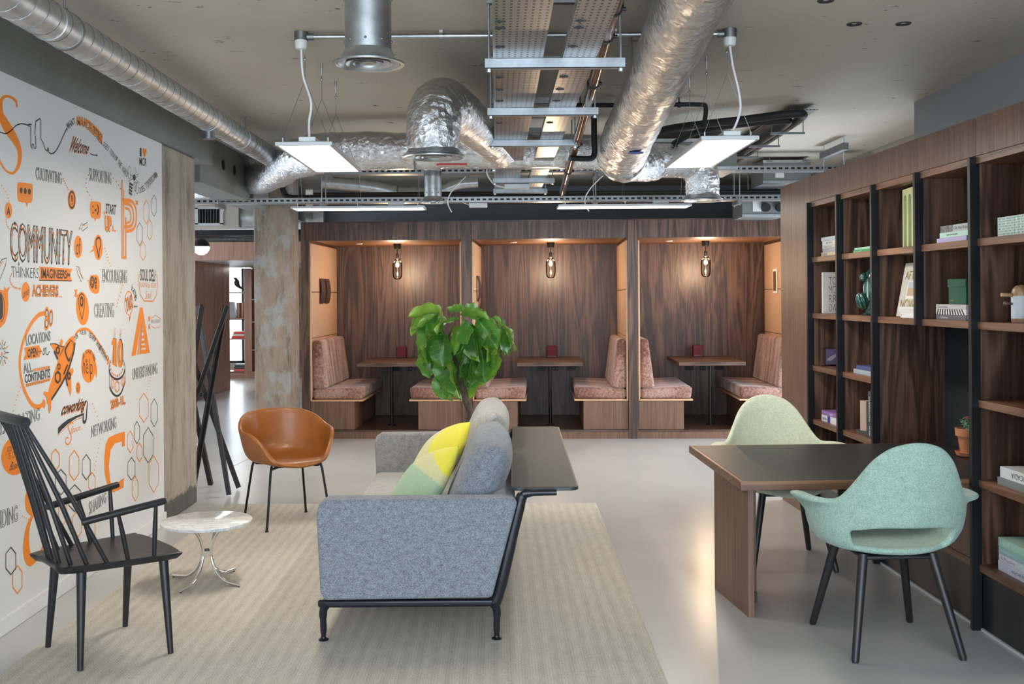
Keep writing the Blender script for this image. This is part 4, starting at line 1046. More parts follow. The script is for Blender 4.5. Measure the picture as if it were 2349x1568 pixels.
# ================================================================ rug
def rug_mat():
    m, nt, b = new_mat('woven_beige_rug'); L = nt.links.new
    tc = nt.nodes.new('ShaderNodeTexCoord'); sx = nt.nodes.new('ShaderNodeSeparateXYZ'); L(tc.outputs['Object'], sx.inputs[0])
    def mul(o, k, off=0.0):
        a = node(nt, 'ShaderNodeMath', operation='MULTIPLY_ADD'); a.inputs[1].default_value = k; a.inputs[2].default_value = off; L(o, a.inputs[0]); return a.outputs[0]
    def op(t, a, c=None):
        n_ = node(nt, 'ShaderNodeMath', operation=t); L(a, n_.inputs[0])
        if c is not None:
            if isinstance(c, (int, float)): n_.inputs[1].default_value = c
            else: L(c, n_.inputs[1])
        return n_.outputs[0]
    # rows of little diamonds: |fract(u)-.5| + |fract(v)-.5| rings, in bands across the weft
    fu = op('ABSOLUTE', op('SUBTRACT', op('FRACT', mul(sx.outputs[0], 17.0)), .5))
    fv = op('ABSOLUTE', op('SUBTRACT', op('FRACT', mul(sx.outputs[1], 30.0)), .5))
    d = op('ADD', fu, fv)
    rings = op('SINE', mul(d, 30.0))
    band = op('SINE', mul(sx.outputs[0], 95.0))
    bandm = op('MULTIPLY_ADD', band, .5); 
    v = coords(nt); n = node(nt, 'ShaderNodeTexNoise', i_Scale=190.0, i_Detail=3.0, i_Roughness=.7); L(v, n.inputs['Vector'])
    n2 = node(nt, 'ShaderNodeTexNoise', i_Scale=26.0, i_Detail=3.0); L(coords(nt, (1,.35,1)), n2.inputs['Vector'])
    t = op('ADD', op('MULTIPLY', rings, .20), op('MULTIPLY', n.outputs[0], .6))
    t = op('ADD', t, op('MULTIPLY', n2.outputs[0], .16)); t = op('ADD', t, op('MULTIPLY', band, .035))
    r = ramp(nt, [(.18, (.25,.22,.18)), (.36, (.55,.50,.42)), (.56, (.74,.69,.60))]); L(t, r.inputs[0]); L(r.outputs[0], b.inputs['Base Color'])
    b.inputs['Roughness'].default_value = .97
    bp = node(nt, 'ShaderNodeBump', i_Strength=.5, i_Distance=.004); L(t, bp.inputs['Height']); L(bp.outputs[0], b.inputs['Normal'])
    return m
rg = MB().hexa([(-2.13,3.35,.001), (.675,3.35,.001), (.748,8.0,.001), (-2.075,8.06,.001), (-2.13,3.35,.009), (.675,3.35,.009), (.748,8.0,.009), (-2.075,8.06,.009)]).build('rug', rug_mat(), bevel=.003)
tag(rg, 'large beige and grey flat-woven patterned rug under the sofa', 'rug')
RZ = .0095    # rug top

# ================================================================ spindle-back armchair
t = thing('spindle_armchair', 'black wooden high spindle-backed armchair turned away beside the mural wall', 'armchair', (-1.785, 4.752, RZ), -.848)
SEAT = .455-RZ
def seat_outline():
    pts = [(-.20,-.24), (-.10,-.262), (.10,-.262), (.20,-.24), (.262,.20), (.235,.245), (.12,.262), (-.12,.262), (-.235,.245), (-.262,.20)]
    out = []
    n = len(pts)
    for i in range(n):
        a, b, c, d = [Vector((*pts[(i+k-1) % n], 0)) for k in range(4)]
        for k in range(4):
            u = k/4; q = .5*(2*b+(c-a)*u+(2*a-5*b+4*c-d)*u*u+(3*b-a-3*c+d)*u**3); out.append((q.x, q.y))
    return out
SO = seat_outline(); rows = []
for k, zz in ((.0, SEAT-.036), (.86, SEAT-.036), (.93, SEAT-.030), (.995, SEAT-.010), (1.0, SEAT-.004), (.985, SEAT), (.9, SEAT-.001), (.6, SEAT-.007), (.0, SEAT-.009)):
    rows.append([(x*max(k, .002), y*max(k, .002), zz) for x, y in SO])
MB().grid(rows, close_u=True).build('seat', BLACKWOOD, t, smooth=50)
for sx_ in (-1, 1):
    for top, foot in (((.195,.195), (.258,.19)), ((.16,-.175), (.204,-.19))):
        fx, fy = sx_*foot[0], foot[1]+(.0 if foot[1] > 0 else 0)
        MB().cyl((fx*1.0, fy, 0), (sx_*top[0], top[1]*.95, SEAT-.02), .0125, .0215, 16).build('leg', BLACKWOOD, t, smooth=50)
RT = 1.085-RZ
MB().tube([(-.195,-.40,RT), (-.19,-.40,RT), (.19,-.40,RT), (.195,-.40,RT)], [.017,.0195,.0195,.017], 16, flat=1.15).build('top_rail', BLACKWOOD, t, smooth=50)
for k in range(9):
    u = (k-4)/4
    bx_ = .215*math.sin(u*1.25)/math.sin(1.25); by_ = -.075-.155*math.cos(u*1.25)**1.0+.05
    by_ = -.235+.165*(abs(u)**2.2)
    MB().tube([(bx_, by_, SEAT-.015), (bx_*.95+.05*u*.172, by_*.55-.40*.45, SEAT+(RT-SEAT)*.45), (.172*u, -.40, RT-.005)], [.0098,.0108,.0078], 10).build('back_spindle', BLACKWOOD, t, smooth=60)
for s_ in (-1, 1):
    a0, a1 = Vector((s_*.222,-.185,.645-RZ)), Vector((s_*.272,.165,.697-RZ))
    MB().tube([a0, a0+(a1-a0)*.03, a0+(a1-a0)*.97, a1], [.0165,.018,.017,.0155], 14, flat=.9).build('armrest', BLACKWOOD, t, smooth=50)
    for f, bx_, by_ in ((.42, .222, .015), (.88, .238, .125)):
        p = a0+(a1-a0)*f
        MB().tube([(s_*bx_, by_, SEAT-.012), (s_*bx_*.5+p.x*.5, by_*.5+p.y*.5, SEAT*.5+p.z*.5), p], [.009,.0108,.0078], 10).build('arm_spindle', BLACKWOOD, t, smooth=60)

# ================================================================ moulded shells
def bowl(keys, nt_=44, hole=None, sy=1.0):
    """shell swept round a vertical axis; keys: angle from the back -> [(radius, height)]; hole = (row0, row1, half angle)"""
    tab = [(a, tuple(v for p in pr for v in p)) for a, pr in keys]
    K_ = len(keys[0][1]); cols = []
    for i in range(nt_):
        th = -180+360*i/nt_
        q = spline_table(tab, abs(th)); cols.append((math.radians(th), [(q[2*j], q[2*j+1]) for j in range(K_)]))
    rows = [[(c[1][j][0]*math.sin(c[0]), -c[1][j][0]*math.cos(c[0])*sy, c[1][j][1]) for c in cols] for j in range(K_)]
    mb = MB().grid(rows, close_u=True)
    mb.f.append(tuple(range(nt_)))
    if hole:
        r0, r1, ha = hole; keep = []
        for fi, f in enumerate(mb.f[:-1]):
            row, col = divmod(fi, nt_)
            th = abs(-180+360*(col+.5)/nt_)
            if not (r0 <= row < r1 and th < ha): keep.append(f)
        mb.f = keep+[mb.f[-1]]
    return mb

ORG = [(0, [(.03,.455),(.12,.452),(.20,.458),(.250,.476),(.266,.500),(.290,.578),(.311,.69),(.325,.76),(.340,.84),(.362,.968)]),
 (15, [(.03,.455),(.12,.452),(.20,.458),(.251,.476),(.267,.500),(.290,.577),(.312,.688),(.326,.752),(.340,.828),(.362,.950)]),
 (28, [(.03,.455),(.12,.452),(.20,.458),(.253,.476),(.270,.501),(.293,.573),(.314,.672),(.327,.735),(.339,.798),(.357,.895)]),
 (42, [(.03,.455),(.12,.452),(.20,.458),(.256,.476),(.278,.503),(.300,.560),(.318,.645),(.327,.690),(.334,.735),(.342,.790)]),
 (54, [(.03,.455),(.12,.452),(.20,.458),(.262,.475),(.287,.505),(.310,.553),(.325,.620),(.330,.655),(.333,.682),(.336,.712)]),
 (60, [(.03,.455),(.12,.452),(.20,.458),(.267,.474),(.294,.505),(.318,.55),(.331,.612),(.334,.650),(.338,.672),(.345,.690)]),
 (66, [(.03,.455),(.12,.452),(.20,.458),(.269,.473),(.299,.505),(.323,.55),(.335,.610),(.336,.654),(.344,.678),(.392,.686)]),
 (76, [(.03,.455),(.12,.452),(.20,.458),(.270,.472),(.301,.505),(.325,.55),(.336,.610),(.337,.656),(.346,.678),(.414,.685)]),
 (96, [(.03,.455),(.12,.452),(.20,.458),(.270,.470),(.301,.503),(.325,.548),(.336,.606),(.337,.652),(.346,.676),(.420,.683)]),
 (106,[(.03,.455),(.12,.452),(.20,.458),(.274,.468),(.299,.494),(.319,.53),(.330,.578),(.334,.628),(.343,.656),(.412,.670)]),
 (116,[(.03,.455),(.12,.452),(.20,.458),(.280,.464),(.295,.478),(.308,.500),(.317,.530),(.324,.566),(.333,.596),(.366,.622)]),
 (136,[(.03,.455),(.12,.452),(.20,.458),(.276,.460),(.286,.463),(.292,.466),(.297,.470),(.300,.472),(.303,.473),(.306,.472)]),
 (181,[(.03,.455),(.12,.452),(.20,.458),(.258,.458),(.272,.457),(.282,.453),(.289,.447),(.292,.443),(.294,.438),(.295,.430)])]
def organic(label, mat, loc, rz, dark):
    t = thing('shell_armchair', label, 'armchair', loc, rz, 'upholstered shell armchairs at the desk')
    o = bowl(ORG, 72, (3, 5, 51)).build('upholstered_shell', mat, t, smooth=180, solid=.030, sub=2)
    for s_ in (-1, 1):
        for fy, ty in ((.268, .165), (-.266, -.15)):
            a = Vector((s_*.240, fy, 0)); b = Vector((s_*.155, ty, .440))
            l_ = MB().tube([a+(b-a)*.012, a+(b-a)*.03, b], [.0145,.0165,.0215], 18).build('leg', BLACKWOOD, t, smooth=50)
            MB().cyl((a.x, a.y, 0), a+(b-a)*.015, .0125, n=14).build('glide', RUBBER, l_, smooth=40)
    MB().box(-.16, .16, -.17, .18, .418, .436).build('under_frame', BLACKWOOD, t, bevel=.006)
    return t
organic('mint green felt shell armchair seen from behind in front of the desk', MINT, (1.765, 4.80, 0), .045, 0)
organic('pale sage felt shell armchair behind the desk facing the camera', PALE, (1.695, 6.26, 0), PI+.0, 1)

TUB = [(0, [(.03,.435),(.13,.437),(.205,.446),(.252,.475),(.276,.54),(.291,.63),(.303,.72),(.312,.782)]),
 (35, [(.03,.435),(.13,.437),(.205,.446),(.256,.474),(.282,.54),(.298,.63),(.309,.715),(.318,.773)]),
 (60, [(.03,.435),(.13,.437),(.205,.446),(.262,.47),(.287,.53),(.302,.605),(.313,.68),(.324,.735)]),
 (82, [(.03,.435),(.13,.437),(.205,.446),(.262,.466),(.286,.52),(.301,.578),(.313,.636),(.327,.672)]),
 (110,[(.03,.435),(.13,.437),(.205,.446),(.264,.462),(.285,.508),(.300,.56),(.312,.615),(.325,.652)]),
 (126,[(.03,.435),(.13,.437),(.205,.446),(.272,.456),(.290,.487),(.302,.522),(.312,.565),(.322,.60)]),
 (139,[(.03,.435),(.13,.437),(.205,.446),(.286,.450),(.299,.462),(.306,.476),(.312,.490),(.318,.50)]),
 (150,[(.03,.435),(.13,.437),(.205,.446),(.278,.446),(.290,.448),(.297,.449),(.302,.447),(.306,.442)]),
 (181,[(.03,.435),(.13,.437),(.205,.446),(.246,.444),(.260,.441),(.270,.437),(.277,.429),(.280,.417)])]
t = thing('tub_armchair', 'cognac leather tub armchair on four slim black tube legs', 'armchair', (-1.495, 7.404, RZ), -2.58)
bowl(TUB, 52).build('leather_shell', LEATHER, t, smooth=180, solid=.030, sub=2)
for s_ in (-1, 1):
    for q in (-1, 1):
        MB().tube(bez([(s_*.10, q*.10, .408), (s_*.165, q*.165, .408), (s_*.185, q*.185, .395), (s_*.234, q*.234, .004)], 5)[:-5]+[Vector((s_*.188, q*.188, .385)), Vector((s_*.234, q*.234, .004))], .0085, 10).build('leg', BLACK, t, smooth=60)
        MB().cyl((s_*.234, q*.234, 0), (s_*.234, q*.234, .006), .013, n=12).build('glide', RUBBER, t, smooth=40)
MB().box(-.11, .11, -.11, .11, .402, .416).build('under_plate', BLACK, t, bevel=.003)

# ================================================================ marble table
def marble():
    m, nt, b = new_mat('white_marble'); L = nt.links.new
    v = coords(nt, (1, 2.2, 1), rot=(0,0,.6))
    n = node(nt, 'ShaderNodeTexNoise', i_Scale=5.0, i_Detail=7.0, i_Roughness=.62, i_Distortion=1.6); L(v, n.inputs['Vector'])
    d = node(nt, 'ShaderNodeMath', operation='SUBTRACT'); d.inputs[1].default_value = .5; L(n.outputs[0], d.inputs[0])
    a = node(nt, 'ShaderNodeMath', operation='ABSOLUTE'); L(d.outputs[0], a.inputs[0])
    r = ramp(nt, [(.0, (.54,.55,.56)), (.03, (.71,.71,.71)), (.10, (.80,.80,.79))]); L(a.outputs[0], r.inputs[0]); L(r.outputs[0], b.inputs['Base Color'])
    b.inputs['Roughness'].default_value = .12
    return m
t = thing('marble_side_table', 'low round white marble table on curved chrome tube legs', 'side table', (-1.635, 5.86, RZ), 0)
MB().lathe([(.0001,.322), (.236,.322), (.247,.326), (.2505,.335), (.2495,.342), (.245,.3455), (.0001,.3455)], n=64).build('marble_top', marble(), t, smooth=40)
for k, a in enumerate((-1.93, -.50, 2.72, 1.15)):
    c_, s_ = math.cos(a), math.sin(a)
    MB().tube(bez([(c_*r, s_*r, z) for r, z in ((.155,.318), (.12,.308), (.075,.27), (.045,.215), (.033,.165), (.042,.115), (.075,.06), (.13,.022), (.19,.012), (.245,.010))], 5), .0085, 12).build('curved_leg', CHROME, t, smooth=60)
    MB().cyl((c_*.236, s_*.236, 0), (c_*.236, s_*.236, .004), .007, n=10).build('foot_pad', RUBBER, t, smooth=40)
MB().cyl((0,0,.150), (0,0,.178), .034, n=24).build('centre_collar', CHROME, t, smooth=40)
MB().box(-.165, .165, -.012, .012, .314, .322).box(-.012, .012, -.165, .165, .314, .322).build('top_bracket', CHROME, t)

# ================================================================ sofa with a tray shelf
FRAME = plain('dark_blue_black_aluminium', (.012,.015,.022), .3, .2)
sofa = thing('sofa', 'grey two-tone wool sofa seen from its end with a dark tray shelf along its back', 'sofa', (-.40, 6.03, RZ))
def rb(p, bev): return p
YA, YB = 4.80, 7.22
prof = [(-.800,.205), (-.032,.212), (.088,.652), (.062,.667), (-.795,.667), (-.826,.645), (-.838,.60), (-.822,.24)]
for nm_, y0, y1, mat in (('armrest', YA, YA+.125, SOFA), ('armrest', YB-.125, YB, SOFADARK)):
    MB().prism(prof, lambda a, b, s_: (a, s_, b), y0, y1).build(nm_, mat, sofa, world=True, bevel=.032, seg=4)
MB().hexa([(-.16,YA+.01,.212), (-.032,YA+.01,.212), (-.032,YB-.01,.212), (-.16,YB-.01,.212), (-.03,YA+.01,.667), (.088,YA+.01,.660), (.088,YB-.01,.660), (-.03,YB-.01,.667)]).build('backrest', SOFA, sofa, world=True, bevel=.032, seg=4)
MB().box(-.80, -.12, YA+.10, YB-.10, .20, .30).build('seat_base', SOFADARK, sofa, world=True, bevel=.015)
def cushion(mb_, wx, wy, wz, n=12, p=6, corner=.05):
    """soft pad, sides wx*wy, thickness wz"""
    top = []; bot = []
    for j in range(n+1):
        v = -1+2*j/n; rt = []; rb_ = []
        for i in range(n+1):
            u = -1+2*i/n
            th = ((1-abs(u)**p)*(1-abs(v)**p))**.5
            x = u*wx/2*(1-corner*(v*v)*(1-abs(u)**8*.0)); y = v*wy/2*(1-corner*(u*u))
            rt.append((x, y, wz/2*th)); rb_.append((x, y, -wz/2*th))
        top.append(rt); bot.append(rb_)
    mb_.grid(top); mb_.grid(bot)
    return mb_
def weld(mb_):
    idx = {}; nv = []; mp = []
    for v in mb_.v:
        k = tuple(round(c, 5) for c in v)
        if k not in idx: idx[k] = len(nv); nv.append(v)
        mp.append(idx[k])
    mb_.v = nv
    fs = []
    for f in mb_.f:
        g = []
        for i in f:
            if mp[i] not in g: g.append(mp[i])
        if len(g) > 2: fs.append(tuple(g))
    mb_.f = fs
    return mb_
MB().box(-.835, -.13, YA+.13, YB-.13, .275, .415).build('seat_cushion', SOFADARK if False else fabric('light_grey_melange', (.23,.225,.21), (.50,.49,.465), 200), sofa, world=True, bevel=.05, seg=5)
for y0, y1, mat, dz, lean in ((4.93, 6.01, SOFA, 0, .42), (6.02, 7.09, bpy.data.materials['light_grey_melange'], .03, .40)):
    M_ = Matrix.Translation((-.10, (y0+y1)/2, .655+dz)) @ Matrix.Rotation(lean, 4, 'Y') @ Matrix.Rotation(PI/2, 4, 'Y')
    weld(cushion(MB(), .54, y1-y0, .235, 16, 5, .045)).xf(M_).build('back_cushion', mat, sofa, world=True, smooth=180, sub=1)
# frame
for y in (YA+.05, YB-.05):
    MB().bar((-.84,y,.178), (-.005,y,.178), .030, .036).build('side_rail', FRAME, sofa, world=True, bevel=.012, seg=3)
    MB().tube(bez([(-.02,y,.17), (.0,y,.23), (.05,y,.44), (.095,y,.62), (.112,y,.672), (.14,y,.682), (.27,y,.685)], 5), [.027]*6+[.030]*5+[.028]*5+[.026]*5+[.020]*5+[.014]*5, 12, flat=.8).build('rear_support', FRAME, sofa, world=True, smooth=60)
    for x in (-.815, -.012):
        sg = -1 if x < -.4 else 1
        l_ = MB().tube(bez([(x-sg*.012,y,.180), (x+sg*.001,y,.14), (x,y,.07), (x,y,.008)], 4), [.026]+[.024]*2+[.019]*3+[.0155]*4+[.012]*3, 12).build('leg', FRAME, sofa, world=True, smooth=60)
        MB().lathe([(.010,.024), (.013,.010), (.024,.004), (.024,0), (.0001,0)], (x, y, RZ), 20).build('foot_disc', FRAME, l_, world=True, smooth=40)
MB().box(-.82, -.79, YA+.05, YB-.05, .165, .195).box(-.05, -.02, YA+.05, YB-.05, .165, .195).build('long_rail', FRAME, sofa, world=True, bevel=.006)
TRAY = plain('taupe_black_lacquer', (.040,.041,.043), .42)
def rrect(x0, x1, y0, y1, r, n=6):
    out = []
    for cx, cy, a0 in ((x1-r,y1-r,0), (x0+r,y1-r,90), (x0+r,y0+r,180), (x1-r,y0+r,270)):
        for k in range(n+1):
            a = math.radians(a0+90*k/n); out.append((cx+r*math.cos(a), cy+r*math.sin(a)))
    return out
tray_ = MB().prism(rrect(.058, .375, 4.875, 7.13, .045), lambda a, b, s_: (a+(b-4.875)*.018, b, s_), .688, .704).build('tray_shelf', TRAY, sofa, world=True, bevel=.003)
MB().prism(rrect(.066, .367, 4.883, 7.122, .04), lambda a, b, s_: (a+(b-4.875)*.018, b, s_), .704, .7055).build('tray_mat', plain('grey_linoleum', (.062,.063,.066), .55, spec=.25), tray_, world=True)

def scatter(label, M_, mats, pick):
    """square throw cushion; pick(u, v) -> material slot"""
    n = 44
    mb = weld(cushion(MB(), .46, .46, .14, n, 2.0, .10)).xf(M_)
    t = mb.build('throw_cushion', None, None, smooth=180)
    for m in mats: t.data.materials.append(m)
    inv = M_.inverted()
    for p in t.data.polygons:
        c = inv @ p.center
        p.material_index = pick(c.x/.23, c.y/.23)
    tag(t, label, 'cushion', None)
    return t
# local x runs up the slope, local y runs away from the camera
def lean_m(c, slope, twist): return Matrix.Translation(c) @ Matrix.Rotation(.42, 4, 'Z') @ Matrix.Rotation(-slope, 4, 'Y') @ Matrix.Rotation(twist, 4, 'Z')
scatter('yellow, cream and green throw cushion nearest the sofa arm', lean_m((-.405,5.40,.615), .86, .45), (MINTCOT, CREAM, YELLOW), lambda u, v: 2 if u-v > 1.0 else (0 if u-.6*v < .35 else 1))
scatter('cream throw cushion with a big yellow disc behind the green one', lean_m((-.35,5.98,.665), .90, .45), (CREAM, YELLOW), lambda u, v: 1 if (u-.35)**2+(v+.55)**2 < .42 else 0)

# ================================================================ twisted coat stand
POLE = plain('dark_brown_stained_wood', (.011,.008,.008), .55)
t = thing('coat_stand', 'black twisted bundle of angled wooden poles standing behind the left column', 'coat stand', (-2.43, 8.56, 0), 0)
for k, (a0, zt) in enumerate(((-.52, 1.53), (.52, 1.54), (1.57, 1.53), (2.62, 1.54), (3.67, 1.52), (4.71, 1.53))):
    p = Vector((.30*math.cos(a0), .30*math.sin(a0), .012)); q = Vector((.245*math.cos(a0+2.45), .245*math.sin(a0+2.45), zt))
    d = (q-p).normalized()
    out = Vector((math.cos(a0+.6), math.sin(a0+.6), 0)); s1 = d.cross(out).normalized(); o1 = s1.cross(d).normalized()
    w = .026
    prof_ = [(-w, w*.6), (0, -w*.7), (w, w*.6), (w*.6, w*.9), (0, w*.05), (-w*.6, w*.9)]
    rows = [[c_+s1*a+o1*b for a, b in prof_] for c_ in (p, q)]
    mb = MB().grid(rows, close_u=True); mb.f += [(0,1,4,5), (1,2,3,4), (6,7,10,11), (7,8,9,10)]
    mb.build('pole', POLE, t, bevel=.003)
MB().cyl((0,0,.79), (0,0,.82), .028, n=14).build('centre_joint', BLACK, t, smooth=40)
# ================================================================ fiddle leaf fig behind the sofa
def leaf_material():
    m, nt, b = new_mat('fig_leaf'); L = nt.links.new
    tc = nt.nodes.new('ShaderNodeTexCoord'); sx = nt.nodes.new('ShaderNodeSeparateXYZ'); L(tc.outputs['Object'], sx.inputs[0])
    ax = node(nt, 'ShaderNodeMath', operation='ABSOLUTE'); L(sx.outputs[0], ax.inputs[0])
    mid = node(nt, 'ShaderNodeMath', operation='LESS_THAN'); mid.inputs[1].default_value = .011; L(ax.outputs[0], mid.inputs[0])
    k = node(nt, 'ShaderNodeMath', operation='MULTIPLY_ADD'); k.inputs[1].default_value = -.75; L(ax.outputs[0], k.inputs[0]); L(sx.outputs[1], k.inputs[2])
    f = node(nt, 'ShaderNodeMath', operation='MULTIPLY'); f.inputs[1].default_value = 8.5; L(k.outputs[0], f.inputs[0])
    fr = node(nt, 'ShaderNodeMath', operation='FRACT'); L(f.outputs[0], fr.inputs[0])
    sv = node(nt, 'ShaderNodeMath', operation='LESS_THAN'); sv.inputs[1].default_value = .075; L(fr.outputs[0], sv.inputs[0])
    mxv = node(nt, 'ShaderNodeMath', operation='MAXIMUM'); L(mid.outputs[0], mxv.inputs[0]); L(sv.outputs[0], mxv.inputs[1])
    oi = nt.nodes.new('ShaderNodeObjectInfo')
    top = ramp(nt, [(0, (.018,.095,.016)), (.5, (.045,.185,.022)), (1, (.15,.34,.04))]); L(oi.outputs['Random'], top.inputs[0])
    und = ramp(nt, [(0, (.14,.27,.035)), (1, (.24,.38,.06))]); L(oi.outputs['Random'], und.inputs[0])
    geo = nt.nodes.new('ShaderNodeNewGeometry')
    side = node(nt, 'ShaderNodeMix', data_type='RGBA'); L(geo.outputs['Backfacing'], side.inputs[0]); L(top.outputs[0], side.inputs[6]); L(und.outputs[0], side.inputs[7])
    vein = node(nt, 'ShaderNodeMix', data_type='RGBA'); vein.inputs[7].default_value = (.24,.40,.12,1)
    vf = node(nt, 'ShaderNodeMath', operation='MULTIPLY'); vf.inputs[1].default_value = .5; L(mxv.outputs[0], vf.inputs[0])
    L(vf.outputs[0], vein.inputs[0]); L(side.outputs[2], vein.inputs[6]); L(vein.outputs[2], b.inputs['Base Color'])
    b.inputs['Roughness'].default_value = .34; b.inputs['Subsurface Weight'].default_value = 0
    b.inputs['Transmission Weight'].default_value = 0
    # light through the blade
    tr = nt.nodes.new('ShaderNodeBsdfTranslucent'); tr.inputs[0].default_value = (.22,.42,.04,1)
    ms = nt.nodes.new('ShaderNodeMixShader'); ms.inputs[0].default_value = .22
    L(b.outputs[0], ms.inputs[1]); L(tr.outputs[0], ms.inputs[2])
    out = [n for n in nt.nodes if n.type == 'OUTPUT_MATERIAL'][0]; L(ms.outputs[0], out.inputs[0])
    return m
LEAF = leaf_material()
BARK = plain('fig_bark', (.085,.060,.042), .85, var=.4, scale=38, stretch=(1,1,.45), bump=.6, bscale=45)
TWIG = plain('fig_twig', (.10,.075,.04), .7, var=.2, scale=30)
def leaf_mesh(seed):
    """obovate blade along +y, wavy margin, cupped and drooping"""
    r = random.Random(seed); rows = []; N = 11; ph = r.uniform(0, 6)
    for j in range(N+1):
        f = j/N
        w = .5*(math.sin(PI*min(1, f**.86))**.62)*(.40+.56*f)*(1-.12*math.exp(-((f-.42)/.12)**2))
        if j == 0: w = .02
        if j == N: w = .03
        row = []
        for i in range(-4, 5):
            u = i/4; wav = .05*math.sin(f*15+ph+(1.3 if u > 0 else 0))*abs(u)**2
            z = (.10+.10*(seed % 3))*abs(u)**1.3*(1-.3*f)+wav-.26*f*f+(.035*math.sin(f*5+ph))
            row.append((u*w*(1+.04*math.sin(f*19+ph*2)), f-.02*abs(u)*f, z))
        rows.append(row)
    me = bpy.data.meshes.new('leaf')
    b_ = MB().grid(rows)
    me.from_pydata([tuple(v) for v in b_.v], [], [tuple(reversed(f)) if False else f for f in b_.f])
    me.update(); me.shade_smooth(); me.materials.append(LEAF)
    return me
TX, TY = -.215, 8.05
fig = thing('fig_tree', 'fiddle leaf fig tree with a bare trunk rising behind the sofa', 'potted plant', (TX, TY, 0), 0)
trunk = [(0,0,.30), (.004,0,.52), (-.01,0,.62), (.0,0,.70), (-.03,0,.80), (-.06,0,.93), (-.09,.0,1.06), (-.14,0,1.19), (-.165,0,1.29)]
MB().tube(bez(trunk, 5), [.036]*6+[.032,.030,.030,.034,.036,.033,.03]+[.028]*8+[.026]*8+[.022]*8+[.015]*4, 14).build('trunk', BARK, fig, smooth=60)
for pts in ([(-.13,0,1.16), (-.07,-.02,1.20), (.05,-.03,1.26), (.14,-.02,1.34)], [(-.15,0,1.24), (-.19,-.02,1.31), (-.22,-.03,1.40)], [(-.16,0,1.27), (-.13,-.04,1.36), (-.10,-.05,1.44)], [(-.05,-.0,.93), (-.04,-.03,1.02), (-.02,-.04,1.10)], [(.05,-.03,1.26), (.15,.0,1.28), (.26,.02,1.36)], [(-.09,0,1.06), (.0,.03,1.10), (.06,.04,1.16)], [(-.15,0,1.24), (-.25,.03,1.27), (-.32,.04,1.33)], [(-.1,0,1.1), (-.2,-.05,1.12), (-.27,-.05,1.10)]):
    MB().tube(bez(pts, 4), [.011, .010, .009, .008, .008, .007, .007, .006, .006, .005, .005, .005, .004][:4*(len(pts)-1)+1], 7).build('branch', TWIG, fig, smooth=60)
MB().lathe([(.0001,0), (.15,0), (.17,.02), (.19,.31), (.195,.33), (.175,.33), (.17,.29), (.0001,.29)], n=36).build('pot', plain('charcoal_planter', (.06,.06,.065), .6), fig, smooth=40)
MB().lathe([(.0001,.305), (.172,.30)], n=24).build('soil', bpy.data.materials['soil'], fig)
LM_ = [leaf_mesh(s) for s in (1, 2, 3, 4, 5, 6)]
rnd = random.Random(11)
# base (x, y, z), compass bearing of the blade (0 = right, 90 = away, 270 = to the camera), elevation, length
hand = [(-.20,-.05,1.44,195,8,.30), (-.22,-.04,1.42,205,-14,.27), (-.21,-.06,1.40,250,-25,.24), (-.30,.0,1.36,190,-62,.24), (-.30,-.03,1.30,200,-80,.27), (-.34,-.02,1.20,240,-84,.29), (-.22,-.05,1.32,230,-78,.33), (-.17,-.10,1.28,258,-66,.30), (-.24,.03,1.24,170,-80,.34), (-.13,-.04,1.46,300,10,.18), (-.12,.05,1.45,80,15,.22), (-.05,-.05,1.44,330,4,.23), (-.02,-.05,1.43,345,-12,.26), (-.04,.0,1.45,20,0,.24), (.05,-.12,1.36,280,-60,.29), (.10,-.08,1.39,320,-42,.30), (.14,-.04,1.36,330,-58,.30), (.22,.02,1.42,355,-42,.36), (.24,.02,1.36,10,-66,.28), (.17,-.04,1.28,330,-72,.30), (.20,.0,1.25,350,-76,.32), (.12,-.08,1.20,300,-80,.33), (.06,-.06,1.22,290,-78,.31), (.10,.04,1.18,60,-76,.34), (-.02,-.08,1.25,280,-70,.24), (-.10,-.10,1.08,255,-76,.31), (-.16,-.02,1.08,225,-78,.34), (-.20,.03,1.06,160,-82,.30), (-.08,.05,1.03,90,-80,.30), (.02,.02,1.02,20,-80,.27), (-.03,.06,1.08,70,-76,.31), (-.14,-.04,.99,215,-84,.24), (-.05,-.09,1.13,310,-72,.20), (.13,-.1,1.12,285,-82,.18), (-.12,.02,1.30,40,-20,.24), (-.08,-.08,1.31,275,-50,.22), (.0,.08,1.34,90,-30,.27), (-.20,.08,1.34,130,-35,.27), (.15,.08,1.34,60,-45,.27), (-.28,.06,1.26,150,-70,.28), (-.02,.03,1.22,330,-70,.28), (.02,-.1,1.14,250,-80,.26), (-.27,-.04,1.42,180,-30,.25), (-.15,-.1,1.40,240,-20,.24), (.0,-.12,1.38,265,-35,.26), (-.33,.02,1.28,185,-74,.27), (.08,-.1,1.30,270,-60,.27), (.22,-.03,1.34,340,-50,.28), (.16,-.08,1.33,300,-64,.30), (.18,.03,1.18,20,-82,.28), (-.18,-.09,1.18,265,-80,.30), (.04,-.08,1.10,280,-82,.26), (-.1,.07,1.1,120,-82,.30), (-.06,.02,1.40,200,-10,.22), (.09,.03,1.42,40,-10,.24), (-.26,-.06,1.36,215,-45,.26)]
first = {}
